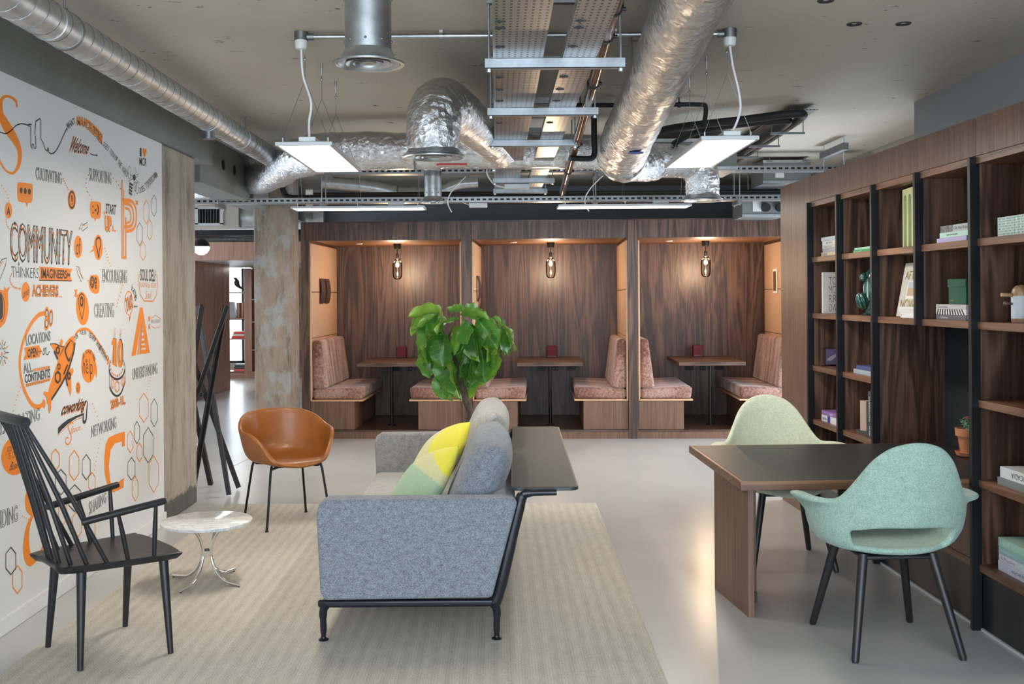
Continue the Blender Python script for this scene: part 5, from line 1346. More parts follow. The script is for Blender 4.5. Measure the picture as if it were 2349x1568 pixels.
for i, (x, y, z, br, el, ln) in enumerate(hand):
    br = math.radians(br+rnd.uniform(-8, 8)); el = math.radians(el+rnd.uniform(-5, 5))
    d = Vector((math.cos(br)*math.cos(el), math.sin(br)*math.cos(el), math.sin(el)))
    side = d.cross(Vector((0,0,1))).normalized(); up = side.cross(d).normalized()
    R_ = Matrix((side, d, up)).transposed().to_4x4() @ Matrix.Rotation(rnd.uniform(-.85, .85), 4, 'Y')
    me = LM_[i % 6]
    lf = link(bpy.data.objects.new('leaf', me))
    lf.parent = fig
    lf.matrix_local = Matrix.Translation((x*.95-.02, y*1.2, z+.015)) @ R_ @ Matrix.Scale(ln, 4)
    ln *= .86; lf.scale = (ln*rnd.uniform(.9, 1.1), ln, ln)
# ================================================================ the corridor seen between the columns
t = thing('walnut_portal', 'red walnut room front with a header and a tall side panel down the corridor', 'partition', (-4.7, 16.0, 0))
MB().box(-6.99, -2.36, 15.9, 16.05, 2.16, 2.44).build('header_panel', PORTAL, t, world=True, bevel=.003)
MB().box(-4.78, -4.65, 16.05, 18.2, 0, 2.16).build('side_panel', PORTAL, t, world=True, bevel=.003)
for y in (16.6, 17.2, 17.75):
    MB().box(-4.652, -4.6485, y, y+.006, 0, 2.16).build('panel_joint', WALNUT, t, world=True)
MB().box(-6.99, -2.36, 16.051, 20.4, 2.16, 2.20).build('soffit', plain('pale_soffit', (.60,.56,.55), .45), t, world=True)
t = thing('display_shelf', 'red walnut shelving with open backed bays at the end of the corridor', 'shelf', (-5.0, 20.6, 0))
MB().box(-4.98, -4.83, 20.6, 20.95, .13, 2.2).build('upright', PORTAL, t, world=True, bevel=.003)
MB().box(-6.6, -6.5, 20.6, 20.95, .13, 2.2).build('upright', PORTAL, t, world=True, bevel=.003)
MB().box(-6.6, -2.4, 20.6, 20.95, .0, .13).build('plinth', PORTAL, t, world=True)
for z in (.14, .785, 1.19, 1.70):
    MB().box(-6.5, -4.98, 20.6, 20.95, z-.022, z).build('shelf', PORTAL, t, world=True)
for z in (.57, 1.12, 1.56):
    MB().box(-4.83, -2.4, 20.6, 20.95, z-.022, z).build('shelf', PORTAL, t, world=True)
MB().box(-4.83, -2.4, 20.951, 20.98, 0.131, 2.2).build('back_panel', PORTAL, t, world=True)
t = thing('bird_ornament', 'sleek black wooden bird standing on the top corridor shelf', 'ornament', (-5.12, 20.7, 1.70))
body = bez([(-.10,0,.265), (-.065,0,.272), (-.03,0,.235), (-.02,0,.16), (.03,0,.10), (.10,0,.055), (.20,0,.0)], 5)
MB().tube(body, [.004]*3+[.016]*3+[.027,.03,.028,.03,.036]+[.045,.052,.055,.055,.052]+[.048,.043,.038,.033,.029]+[.026,.022,.018,.015,.012]+[.010]*5, 12).build('body', BLACKWOOD, t, smooth=60)
MB().cyl((.0,.0,0), (.01,0,.10), .005, n=6).cyl((.03,.02,0), (.03,.01,.09), .005, n=6).build('legs', CHROME, t, smooth=40)
for i, x in enumerate((-5.075, -4.99)):
    t = thing('ribbed_vase', ('brown ribbed cylinder vase left of its pair on the corridor shelf', 'brown ribbed cylinder vase beside the shelf upright')[i], 'vase', (x-.04, 20.72, 1.19))
    MB().lathe([(.0001,0), (.042,0), (.045,.01), (.045,.30), (.040,.30), (.040,.02), (.0001,.02)], n=20).build('vase_body', plain('copper_brown_glaze', (.30,.18,.13), .3, .5), t, smooth=40)
t = thing('grey_box', 'pale grey slanted box file on the middle corridor shelf', 'box', (-5.28, 20.72, 1.19))
MB().hexa([(-.06,-.04,0), (.12,-.04,0), (.12,.12,0), (-.06,.12,0), (-.06,-.04,.32), (.06,-.04,.32), (.06,.12,.32), (-.06,.12,.32)]).build('box_body', plain('grey_card', (.33,.34,.37), .7), t, bevel=.003)
z = .785
for i, (c, lab, w_) in enumerate((((.62,.03,.03), 'red book lowest on the corridor shelf', .25), ((.62,.55,.53), 'pale book above the red one on the corridor shelf', .23), ((.66,.05,.05), 'bright red book near the top of the corridor stack', .22))):
    t = thing('book', lab, 'book', (-5.24+.02*i, 20.63, z), 0, 'books down the corridor')
    MB().box(0, w_, 0, .25, 0, .003).box(0, w_, 0, .25, .042, .045).box(0, w_, 0, .003, 0, .045).build('cover', cover(c), t)
    MB().box(.004, w_-.004, .003, .246, .003, .042).build('pages', PAPER, t); z += .0455
z = .14
for i, (c, lab) in enumerate((((.62,.10,.08), 'red book under the dark ones at the bottom of the corridor shelf'), ((.05,.05,.055), 'black book in the bottom corridor stack'), ((.08,.085,.09), 'charcoal book topping the bottom corridor stack'))):
    t = thing('book', lab, 'book', (-5.20+.01*i, 20.63, z), 0, 'books down the corridor')
    MB().box(0, .21, 0, .25, 0, .003).box(0, .21, 0, .25, .042, .045).box(0, .21, 0, .003, 0, .045).build('cover', cover(c), t)
    MB().box(.004, .206, .003, .246, .003, .042).build('pages', PAPER, t); z += .0455
# window at the far end: an opening onto the bright sky
struct(MB().box(-7.2, -2.35, 23.0, 23.15, 0, .15).box(-7.2, -2.35, 23.0, 23.15, 2.5, HC).box(-7.2, -6.6, 23.0, 23.15, .15, 2.5).box(-3.2, -2.35, 23.0, 23.15, .15, 2.5).build('wall_corridor_end', CORR))
wf = MB().box(-6.6, -3.2, 23.02, 23.1, 1.10, 1.15).box(-6.6, -3.2, 23.02, 23.1, .15, .20).box(-6.6, -3.2, 23.02, 23.1, 2.45, 2.5)
for x in (-6.6, -5.62, -4.6, -3.25): wf.box(x, x+.05, 23.02, 23.1, .15, 2.5)
wf = struct(wf.build('window_1', plain('dark_window_frame', (.03,.045,.045), .5)), 'bright window at the end of the corridor')
MB().box(-6.6, -3.2, 23.055, 23.061, .15, 2.5).build('window_pane', CLEAR, wf)
t = thing('globe_lamp', 'half black half glowing globe pendant hanging in the corridor', 'lamp', (-3.67, 13.0, 2.23))
MB().lathe([(.0001,.105), (.03,.101), (.07,.078), (.10,.03), (.105,.0), (.098,.0)], n=28).build('black_cap', BLACK, t, smooth=60)
MB().lathe([(.103,.0), (.10,-.03), (.07,-.078), (.03,-.101), (.0001,-.105)], n=28).build('glowing_globe', GLOBE, t, smooth=60)
MB().cyl((0,0,.10), (0,0,HC-2.23), .003, n=6).build('cord', BLACK, t)
t = thing('ventilation_grille', 'dark slatted air grille set in a grey duct box in the corridor', 'air vent', (-3.4, 12.5, 2.57))
MB().box(-4.4, -3.58, 12.5, 12.9, 2.44, 2.72).box(-3.28, -3.08, 12.5, 12.9, 2.44, 2.72).box(-3.58, -3.28, 12.5, 12.9, 2.44, 2.485).box(-3.58, -3.28, 12.5, 12.9, 2.655, 2.72).box(-3.58, -3.28, 12.62, 12.9, 2.485, 2.655).build('duct_box', plain('beige_duct_board', (.40,.36,.31), .6), t, world=True)
MB().box(-3.60, -3.56, 12.485, 12.5, 2.47, 2.67).box(-3.30, -3.26, 12.485, 12.5, 2.47, 2.67).box(-3.60, -3.26, 12.485, 12.5, 2.655, 2.685).box(-3.60, -3.26, 12.485, 12.5, 2.455, 2.485).build('frame', GREYP, t, world=True)
MB().box(-3.56, -3.30, 12.56, 12.57, 2.485, 2.655).build('dark_throat', BLACK, t, world=True)
for k in range(8):
    x = -3.545+k*.033
    MB().bar((x, 12.52, 2.487), (x, 12.52, 2.653), .004, .04, (0,1,0)).build('blade', STEELDARK, t, world=True)
t = thing('round_duct', 'ribbed galvanised round duct beside the corridor grille', 'duct', (-2.9, 12.7, 2.57))
MB().tube([(-3.08,12.7,2.57), (-2.62,12.7,2.57)], .14, 26).build('duct_tube', STEEL, t, world=True, smooth=50)
for x in (-2.86, -2.78, -2.70): ring(MB(), (x,12.7,2.57), .14, .006, .02, (1,0,0)).build('joint_ring', STEEL, t, world=True, smooth=40)
struct(MB().box(-7.0, -2.35, 14.0, 14.12, 2.425, 2.50).build('trim_4', BLACK), 'black beam over the corridor')
t = thing('round_duct', 'bright duct glimpsed over the walnut header in the corridor', 'duct', (-4.5, 19.0, 2.66))
MB().tube([(-6.8,18.5,2.62), (-4.5,19.0,2.64), (-2.5,19.6,2.60)], .13, 22).build('duct_tube', STEEL, t, world=True, smooth=50)
MB().tube([(-6.8,18.0,2.80), (-2.5,18.4,2.52)], .02, 8).build('conduit', STEEL, t, world=True, smooth=50)
# added panel inside the walnut portal, an invented source to brighten the corridor
t = thing('light_panel', 'added white fill light on the soffit inside the walnut portal', 'ceiling light', (-5.0, 18.75, 2.16))
MB().box(-5.6, -4.4, 18.6, 18.9, 2.12, 2.16).build('frame', GREYP, t, world=True)
MB().box(-5.585, -4.415, 18.615, 18.885, 2.117, 2.12).build('light_diffuser', PANEL_LIGHT, t, world=True)

tag(MB().hexa([(-5.4,11.0,.001), (-3.62,10.6,.001), (-3.20,11.35,.001), (-5.4,12.6,.001), (-5.4,11.0,.008), (-3.62,10.6,.008), (-3.20,11.35,.008), (-5.4,12.6,.008)]).build('rug', plain('pale_corridor_rug', (.58,.53,.45), .95, var=.1, scale=40), bevel=.002), 'pale beige rug corner showing on the corridor floor left of the coat stand', 'rug')
# ---- the painted mural on the left wall: (along the wall, height) in metres ----
MURAL = [
('mural_letter',[
('L','o',[5.177,2.548,5.176,2.552,5.176,2.558,5.175,2.564,5.172,2.57,5.168,2.574,5.16,2.577,5.151,2.58,5.14,2.582,5.129,2.583,5.118,2.584,5.108,2.584,5.097,2.584,5.086,2.583,5.076,2.582,5.066,2.58,5.057,2.577,5.048,2.574,5.04,2.57,5.032,2.566,5.026,2.561,5.021,2.555,5.016,2.549,5.013,2.542,5.01,2.534,5.008,2.526,5.007,2.517,5.007,2.507,5.007,2.497,5.008,2.487,5.011,2.479,5.016,2.471,5.022,2.465,5.03,2.459,5.038,2.453,5.047,2.447,5.056,2.441,5.066,2.435,5.077,2.429,5.088,2.424,5.098,2.418,5.109,2.412,5.12,2.406,5.13,2.4,5.141,2.394,5.151,2.388,5.16,2.381,5.169,2.375,5.178,2.369,5.186,2.362,5.192,2.355,5.197,2.348,5.202,2.339,5.205,2.331,5.207,2.322,5.207,2.313,5.206,2.303,5.204,2.292,5.201,2.281,5.196,2.271,5.191,2.261,5.184,2.252,5.175,2.244,5.166,2.236,5.157,2.229,5.148,2.223,5.14,2.219,5.132,2.216,5.124,2.214,5.116,2.213,5.107,2.213,5.097,2.213,5.086,2.214,5.075,2.215,5.065,2.217,5.055,2.22,5.046,2.224,5.038,2.228,5.03,2.232,5.023,2.237,5.016,2.242,5.008,2.247,5.001,2.253,4.995,2.259,4.99,2.264,4.986,2.268],[0.012, 0.02, 0.014, 0.012, 0.02, 0.04, 0.06, 0.07, 0.07, 0.06, 0.05, 0.045, 0.03, 0.015, 0.012, 0.012, 0.014, 0.02]),
('L','o',[5.169,2.58,5.177,2.547],0.02),
]),
('mural_skyline',[
('L','k',[4.99,2.396,4.999,2.396,5.012,2.396,5.028,2.396,5.043,2.396,5.058,2.398,5.07,2.401,5.082,2.406,5.094,2.412,5.105,2.417,5.116,2.423,5.126,2.429,5.136,2.435,5.145,2.442,5.154,2.447,5.164,2.453,5.173,2.457,5.183,2.461,5.193,2.464,5.202,2.467,5.212,2.47,5.221,2.472,5.231,2.474,5.24,2.475,5.25,2.476,5.261,2.477,5.275,2.477,5.29,2.477,5.306,2.476,5.32,2.476,5.33,2.476],0.006),
('L','k',[5.292,2.476,5.295,2.478,5.299,2.48,5.304,2.482,5.309,2.484,5.314,2.485,5.32,2.486,5.326,2.487,5.333,2.487,5.339,2.487,5.343,2.487],0.006),
('L','k',[5.33,2.476,5.329,2.38,5.341,2.366,5.345,2.387,5.361,2.391,5.367,2.371,5.389,2.373,5.385,2.434,5.377,2.444,5.389,2.512,5.439,2.535,5.449,2.528,5.448,2.429,5.479,2.414,5.5,2.382,5.526,2.379],0.007),
('L','k',[5.526,2.379,5.527,2.382,5.527,2.385,5.528,2.389,5.529,2.393,5.531,2.395,5.533,2.395,5.535,2.393,5.538,2.391,5.54,2.389,5.541,2.387,5.541,2.385,5.539,2.383,5.536,2.381,5.535,2.379,5.536,2.378,5.539,2.376,5.545,2.373,5.552,2.371,5.559,2.37,5.567,2.37,5.576,2.371,5.585,2.373,5.595,2.375,5.606,2.379,5.617,2.385,5.628,2.391,5.639,2.4,5.651,2.409,5.663,2.42,5.674,2.43,5.685,2.44,5.696,2.452,5.706,2.463,5.716,2.475,5.726,2.486,5.738,2.497,5.75,2.509,5.762,2.52,5.772,2.53,5.779,2.537],0.007),
('P','k',[5.764,2.533,5.782,2.545,5.786,2.528]),
]),
('mural_lettering',[
('T','g','W',[5.77,2.558,5.792,2.571,5.82,2.548,5.798,2.536],'o',0,0.003),
('T','g','H',[5.795,2.573,5.818,2.585,5.846,2.562,5.823,2.55],'o',0,0.003),
('T','g','A',[5.824,2.588,5.849,2.6,5.874,2.576,5.848,2.564],'o',0,0.003),
('T','g','T',[5.853,2.602,5.88,2.613,5.904,2.589,5.877,2.577],'o',0,0.003),
]),
('mural_lettering',[
('T','k','M',[5.922,2.629,5.968,2.636,5.967,2.583,5.92,2.576],'f',0.06,0.003),
('T','k','A',[5.976,2.638,6.02,2.639,6.011,2.584,5.967,2.583],'f',0.06,0.003),
('T','k','N',[6.025,2.64,6.065,2.637,6.051,2.58,6.011,2.584],'f',0.06,0.003),
('T','k','C',[6.067,2.637,6.106,2.632,6.089,2.575,6.051,2.58],'f',0.06,0.003),
('T','k','H',[6.107,2.632,6.143,2.625,6.125,2.568,6.089,2.575],'f',0.06,0.003),
('T','k','E',[6.144,2.625,6.179,2.617,6.16,2.56,6.125,2.568],'f',0.06,0.003),
('T','k','S',[6.18,2.617,6.213,2.608,6.193,2.55,6.16,2.56],'f',0.06,0.003),
('T','k','T',[6.214,2.608,6.246,2.599,6.225,2.54,6.193,2.55],'f',0.06,0.003),
('T','k','E',[6.247,2.599,6.279,2.589,6.257,2.53,6.225,2.54],'f',0.06,0.003),
('T','k','R',[6.279,2.589,6.311,2.578,6.289,2.519,6.257,2.53],'f',0.06,0.003),
('T','o','M',[5.917,2.63,5.964,2.637,5.962,2.584,5.916,2.577],'f',0.03,0.003),
('T','o','A',[5.971,2.639,6.015,2.64,6.006,2.585,5.962,2.584],'f',0.03,0.003),
('T','o','N',[6.02,2.641,6.06,2.638,6.046,2.582,6.006,2.585],'f',0.03,0.003),
('T','o','C',[6.062,2.638,6.101,2.633,6.084,2.576,6.046,2.582],'f',0.03,0.003),
('T','o','H',[6.102,2.633,6.138,2.626,6.12,2.569,6.084,2.576],'f',0.03,0.003),
('T','o','E',[6.139,2.626,6.174,2.618,6.155,2.561,6.12,2.569],'f',0.03,0.003),
('T','o','S',[6.175,2.618,6.208,2.61,6.188,2.552,6.155,2.561],'f',0.03,0.003),
('T','o','T',[6.209,2.61,6.241,2.6,6.22,2.542,6.188,2.552],'f',0.03,0.003),
('T','o','E',[6.242,2.6,6.273,2.59,6.252,2.531,6.22,2.542],'f',0.03,0.003),
('T','o','R',[6.273,2.59,6.306,2.579,6.284,2.52,6.252,2.531],'f',0.03,0.003),
]),
('mural_lettering',[
('T','g','D',[6.331,2.548,6.35,2.543,6.319,2.513,6.301,2.518],'f',0,0.003),
('T','g','O',[6.353,2.543,6.371,2.538,6.34,2.507,6.322,2.512],'f',0,0.003),
('T','g','E',[6.374,2.537,6.393,2.532,6.361,2.502,6.342,2.507],'f',0,0.003),
('T','g','S',[6.395,2.531,6.414,2.526,6.381,2.495,6.363,2.501],'f',0,0.003),
('T','g','T',[6.436,2.519,6.454,2.513,6.42,2.483,6.403,2.488],'f',0,0.003),
('T','g','O',[6.456,2.513,6.474,2.507,6.44,2.476,6.422,2.482],'f',0,0.003),
('T','g','D',[6.476,2.506,6.494,2.5,6.46,2.469,6.442,2.475],'f',0,0.003),
('T','g','A',[6.496,2.499,6.514,2.493,6.479,2.462,6.462,2.469],'f',0,0.003),
('T','g','Y',[6.516,2.493,6.534,2.486,6.498,2.455,6.481,2.462],'f',0,0.003),
('T','g',',',[6.536,2.486,6.553,2.479,6.517,2.448,6.5,2.455],'f',0,0.003),
('T','g','T',[6.574,2.471,6.591,2.464,6.555,2.433,6.538,2.44],'f',0,0.003),
('T','g','H',[6.593,2.463,6.61,2.457,6.573,2.426,6.557,2.432],'f',0,0.003),
('T','g','E',[6.612,2.456,6.629,2.449,6.592,2.418,6.575,2.425],'f',0,0.003),
('T','g','W',[6.649,2.44,6.666,2.433,6.628,2.402,6.612,2.409],'f',0,0.003),
('T','g','O',[6.668,2.432,6.685,2.425,6.647,2.394,6.63,2.401],'f',0,0.003),
('T','g','R',[6.687,2.424,6.704,2.417,6.665,2.386,6.649,2.393],'f',0,0.003),
('T','g','L',[6.705,2.416,6.722,2.409,6.684,2.378,6.667,2.385],'f',0,0.003),
('T','g','D',[6.724,2.408,6.741,2.401,6.702,2.37,6.685,2.377],'f',0,0.003),
]),
('mural_lettering',[
('T','o','Welcome',[5.816,2.509,6.118,2.5,6.117,2.435,5.784,2.406],'s',0.02,0.004),
('T','k','Welcome',[5.824,2.513,6.123,2.504,6.112,2.439,5.792,2.411],'s',0.01,0.004),
('L','k',[6.102,2.446,6.107,2.445,6.114,2.444,6.123,2.443,6.132,2.442,6.142,2.441,6.155,2.442,6.17,2.443,6.185,2.445,6.198,2.446,6.207,2.447],0.006),
('P','k',[6.197,2.455,6.221,2.449,6.204,2.436]),
]),
('mural_lettering',[
('T','g','CULTIVATING',[5.382,2.276,5.705,2.283,5.703,2.223,5.386,2.214],'o',-0.004,0.003),
]),
('mural_lettering',[
('T','g','SUPPORTING',[6.091,2.357,6.442,2.37,6.441,2.299,6.093,2.286],'o',-0.004,0.003),
]),
('mural_lettering',[
('T','g','ENCOURAGING',[6.286,1.773,6.701,1.778,6.7,1.695,6.288,1.695],'o',-0.004,0.003),
]),
('mural_lettering',[
('T','g','CREATING',[6.149,1.567,6.474,1.569,6.472,1.482,6.156,1.487],'o',-0.004,0.003),
]),
('mural_lettering',[
('T','g','LOCATIONS',[5.257,1.417,5.548,1.427,5.547,1.377,5.262,1.364],'o',-0.004,0.003),
]),
('mural_lettering',[
('T','g','ALL',[5.228,1.274,5.318,1.275,5.336,1.229,5.233,1.226],'o',-0.004,0.003),
]),
('mural_lettering',[
('T','g','NETWORKING',[6.094,0.854,6.494,0.866,6.497,0.794,6.099,0.789],'o',-0.004,0.003),
]),
('mural_lettering',[
('T','g','COLLABORATING',[4.84,1.019,5.411,1.035,5.412,0.974,4.844,0.946],'o',-0.004,0.003),
]),
('mural_lettering',[
('T','g','UNDERSTANDING',[6.787,1.139,7.284,1.149,7.29,1.073,6.789,1.068],'o',-0.004,0.003),
]),
('mural_lettering',[
('T','g','SHARING',[6.052,0.421,6.321,0.428,6.32,0.368,6.057,0.346],'o',-0.004,0.003),
]),
('mural_lettering',[
('T','g','NDING',[4.941,0.595,5.154,0.584,5.156,0.506,4.944,0.508],'o',-0.004,0.003),
]),
('mural_lettering',[
('T','g','CONTINENTS',[5.242,1.217,5.539,1.227,5.538,1.183,5.247,1.178],'o',-0.01,0.004),
]),
('mural_dots',[
('P','o',[5.733,2.254,5.731,2.25,5.727,2.249,5.722,2.249,5.72,2.252,5.722,2.255,5.727,2.257,5.731,2.256]),
('P','o',[5.746,2.243,5.744,2.24,5.739,2.238,5.734,2.239,5.732,2.242,5.734,2.245,5.739,2.247,5.744,2.246]),
('P','o',[5.758,2.233,5.756,2.23,5.751,2.228,5.746,2.229,5.744,2.232,5.746,2.235,5.751,2.237,5.756,2.236]),
('P','o',[5.77,2.223,5.768,2.219,5.763,2.218,5.759,2.218,5.757,2.221,5.759,2.225,5.764,2.226,5.768,2.226]),
('P','o',[5.783,2.212,5.781,2.209,5.776,2.207,5.771,2.208,5.769,2.211,5.771,2.214,5.776,2.216,5.781,2.215]),
('P','o',[5.795,2.202,5.793,2.199,5.788,2.197,5.783,2.198,5.781,2.201,5.783,2.204,5.788,2.206,5.793,2.205]),
('P','o',[6.081,2.315,6.079,2.311,6.073,2.309,6.068,2.31,6.066,2.313,6.068,2.317,6.073,2.319,6.079,2.318]),
('P','o',[6.054,2.291,6.052,2.288,6.047,2.286,6.041,2.287,6.039,2.29,6.042,2.293,6.047,2.295,6.052,2.294]),
('P','o',[6.044,2.264,6.042,2.261,6.036,2.259,6.031,2.26,6.029,2.263,6.031,2.266,6.036,2.268,6.042,2.267]),
('P','o',[6.05,2.237,6.048,2.234,6.042,2.232,6.037,2.233,6.035,2.236,6.037,2.239,6.043,2.241,6.048,2.24]),
('P','o',[6.069,2.217,6.067,2.213,6.062,2.211,6.056,2.212,6.054,2.215,6.057,2.219,6.062,2.221,6.067,2.22]),
('P','o',[6.095,2.199,6.093,2.195,6.088,2.193,6.083,2.194,6.08,2.197,6.083,2.201,6.088,2.202,6.093,2.202]),
('P','o',[6.128,2.177,6.126,2.174,6.121,2.172,6.115,2.173,6.113,2.176,6.116,2.179,6.121,2.181,6.126,2.18]),
('P','o',[6.478,2.342,6.476,2.338,6.469,2.336,6.464,2.337,6.461,2.34,6.464,2.344,6.47,2.346,6.476,2.345]),
('P','o',[6.525,2.326,6.522,2.323,6.516,2.321,6.51,2.321,6.508,2.324,6.51,2.328,6.517,2.33,6.523,2.329]),
('P','o',[6.567,2.308,6.564,2.304,6.558,2.302,6.552,2.303,6.55,2.306,6.552,2.31,6.558,2.312,6.564,2.311]),
('P','o',[6.601,2.289,6.599,2.285,6.593,2.283,6.586,2.284,6.584,2.287,6.587,2.291,6.593,2.293,6.599,2.292]),
('P','o',[6.627,2.27,6.624,2.267,6.618,2.265,6.611,2.265,6.609,2.269,6.612,2.272,6.618,2.274,6.624,2.274]),
('P','o',[6.241,2.435,6.24,2.433,6.237,2.431,6.234,2.432,6.232,2.434,6.234,2.436,6.237,2.437,6.24,2.436]),
('P','o',[6.251,2.425,6.25,2.423,6.247,2.422,6.244,2.422,6.243,2.424,6.244,2.426,6.247,2.427,6.25,2.426]),
('P','o',[6.262,2.415,6.26,2.413,6.257,2.412,6.254,2.412,6.253,2.414,6.254,2.416,6.257,2.417,6.26,2.417]),
('P','o',[6.272,2.405,6.271,2.403,6.268,2.402,6.264,2.402,6.263,2.404,6.264,2.406,6.268,2.407,6.271,2.407]),
('P','o',[6.282,2.395,6.281,2.393,6.278,2.392,6.275,2.392,6.274,2.394,6.275,2.396,6.278,2.397,6.281,2.396]),
('P','o',[6.293,2.385,6.291,2.383,6.288,2.381,6.285,2.382,6.284,2.384,6.285,2.386,6.288,2.387,6.292,2.386]),
('P','o',[5.006,2.142,5.004,2.14,5.001,2.138,4.997,2.139,4.996,2.141,4.997,2.144,5.001,2.146,5.004,2.145]),
('P','o',[5.027,2.129,5.025,2.126,5.022,2.124,5.018,2.125,5.017,2.128,5.018,2.13,5.022,2.132,5.025,2.131]),
('P','o',[5.044,2.117,5.042,2.114,5.039,2.113,5.035,2.113,5.033,2.116,5.035,2.119,5.039,2.12,5.042,2.119]),
('P','o',[5.061,2.102,5.059,2.1,5.055,2.098,5.052,2.099,5.05,2.101,5.052,2.104,5.056,2.106,5.059,2.105]),
('P','o',[5.072,2.087,5.07,2.085,5.067,2.083,5.063,2.084,5.062,2.086,5.063,2.089,5.067,2.091,5.07,2.09]),
('P','o',[5.079,2.075,5.077,2.072,5.073,2.07,5.07,2.071,5.068,2.074,5.07,2.076,5.073,2.078,5.077,2.077]),
('P','o',[6.323,1.9,6.321,1.897,6.315,1.895,6.309,1.896,6.307,1.9,6.309,1.903,6.315,1.905,6.321,1.904]),
('P','o',[6.336,1.883,6.334,1.88,6.328,1.878,6.322,1.879,6.32,1.882,6.322,1.886,6.328,1.887,6.334,1.886]),
('P','o',[6.349,1.866,6.347,1.862,6.341,1.861,6.335,1.862,6.333,1.865,6.336,1.868,6.341,1.87,6.347,1.869]),
('P','o',[6.363,1.848,6.36,1.845,6.354,1.843,6.349,1.844,6.346,1.847,6.349,1.851,6.354,1.852,6.36,1.851]),
('P','o',[6.376,1.83,6.373,1.827,6.368,1.825,6.362,1.827,6.359,1.83,6.362,1.833,6.368,1.835,6.374,1.834]),
('P','o',[6.389,1.813,6.387,1.809,6.381,1.808,6.375,1.809,6.373,1.812,6.375,1.816,6.381,1.817,6.387,1.816]),
('P','o',[6.403,1.795,6.4,1.792,6.394,1.79,6.388,1.791,6.386,1.795,6.389,1.798,6.394,1.8,6.4,1.798]),
('P','o',[6.613,1.68,6.61,1.677,6.604,1.675,6.598,1.676,6.595,1.68,6.598,1.683,6.604,1.685,6.611,1.683]),
('P','o',[6.594,1.657,6.591,1.654,6.585,1.652,6.579,1.654,6.577,1.657,6.579,1.661,6.585,1.662,6.592,1.661]),
('P','o',[6.575,1.635,6.572,1.631,6.566,1.63,6.56,1.631,6.558,1.635,6.56,1.638,6.566,1.64,6.573,1.638]),
('P','o',[6.556,1.612,6.554,1.609,6.548,1.607,6.541,1.609,6.539,1.612,6.542,1.616,6.548,1.617,6.554,1.616]),
('P','o',[6.538,1.59,6.535,1.586,6.529,1.585,6.523,1.587,6.52,1.59,6.523,1.593,6.529,1.595,6.535,1.593]),
('P','o',[6.519,1.568,6.516,1.564,6.51,1.563,6.504,1.564,6.502,1.568,6.504,1.571,6.511,1.573,6.517,1.571]),
('P','o',[6.501,1.546,6.498,1.542,6.492,1.541,6.486,1.542,6.484,1.546,6.486,1.549,6.492,1.551,6.498,1.549]),
('P','o',[5.201,1.179,5.199,1.176,5.195,1.174,5.19,1.176,5.189,1.18,5.19,1.183,5.195,1.184,5.199,1.183]),
('P','o',[5.18,1.161,5.178,1.158,5.174,1.157,5.17,1.159,5.168,1.162,5.17,1.166,5.174,1.167,5.178,1.165]),
('P','o',[5.164,1.142,5.162,1.139,5.158,1.138,5.154,1.14,5.152,1.144,5.154,1.147,5.158,1.148,5.162,1.146]),
('P','o',[5.147,1.125,5.145,1.122,5.141,1.121,5.137,1.122,5.135,1.126,5.137,1.129,5.141,1.13,5.145,1.129]),
('P','o',[5.13,1.103,5.128,1.1,5.124,1.099,5.12,1.101,5.118,1.104,5.12,1.108,5.124,1.109,5.128,1.107]),
('P','o',[5.115,1.08,5.114,1.077,5.11,1.076,5.105,1.078,5.104,1.081,5.106,1.085,5.11,1.086,5.114,1.084]),
('P','o',[5.099,1.055,5.097,1.051,5.093,1.05,5.089,1.052,5.087,1.056,5.089,1.059,5.093,1.06,5.097,1.058]),
('P','o',[6.099,0.983,6.096,0.98,6.091,0.98,6.086,0.982,6.084,0.985,6.086,0.988,6.091,0.989,6.096,0.987]),
('P','o',[6.12,0.958,6.118,0.955,6.113,0.954,6.107,0.956,6.105,0.959,6.107,0.962,6.113,0.963,6.118,0.961]),
('P','o',[6.142,0.932,6.14,0.929,6.134,0.928,6.129,0.93,6.127,0.933,6.129,0.936,6.135,0.937,6.14,0.935]),
('P','o',[6.164,0.905,6.162,0.902,6.156,0.902,6.151,0.904,6.149,0.907,6.151,0.91,6.157,0.911,6.162,0.909]),
('P','o',[6.186,0.879,6.184,0.876,6.179,0.875,6.173,0.877,6.171,0.881,6.173,0.884,6.179,0.884,6.184,0.882]),
('P','o',[7.11,1.057,7.108,1.054,7.103,1.054,7.098,1.055,7.096,1.059,7.099,1.062,7.103,1.063,7.108,1.061]),
('P','o',[7.094,1.038,7.092,1.035,7.087,1.034,7.082,1.036,7.08,1.039,7.082,1.042,7.087,1.043,7.092,1.041]),
('P','o',[7.078,1.019,7.076,1.016,7.071,1.015,7.066,1.017,7.064,1.02,7.066,1.023,7.071,1.024,7.076,1.022]),
('P','o',[7.061,1,7.059,0.997,7.055,0.996,7.05,0.997,7.048,1.001,7.05,1.004,7.055,1.005,7.06,1.003]),
('P','o',[7.045,0.98,7.043,0.978,7.039,0.977,7.034,0.978,7.032,0.982,7.034,0.985,7.039,0.986,7.044,0.984]),
('P','o',[7.029,0.961,7.027,0.958,7.023,0.958,7.018,0.959,7.016,0.963,7.018,0.966,7.023,0.967,7.028,0.965]),
('P','o',[5.18,0.525,5.178,0.522,5.175,0.522,5.171,0.524,5.17,0.527,5.171,0.53,5.175,0.53,5.178,0.528]),
('P','o',[5.202,0.514,5.2,0.512,5.196,0.511,5.193,0.513,5.191,0.516,5.193,0.519,5.197,0.519,5.2,0.517]),
('P','o',[5.223,0.503,5.222,0.501,5.218,0.501,5.215,0.503,5.213,0.506,5.215,0.508,5.218,0.509,5.222,0.507]),
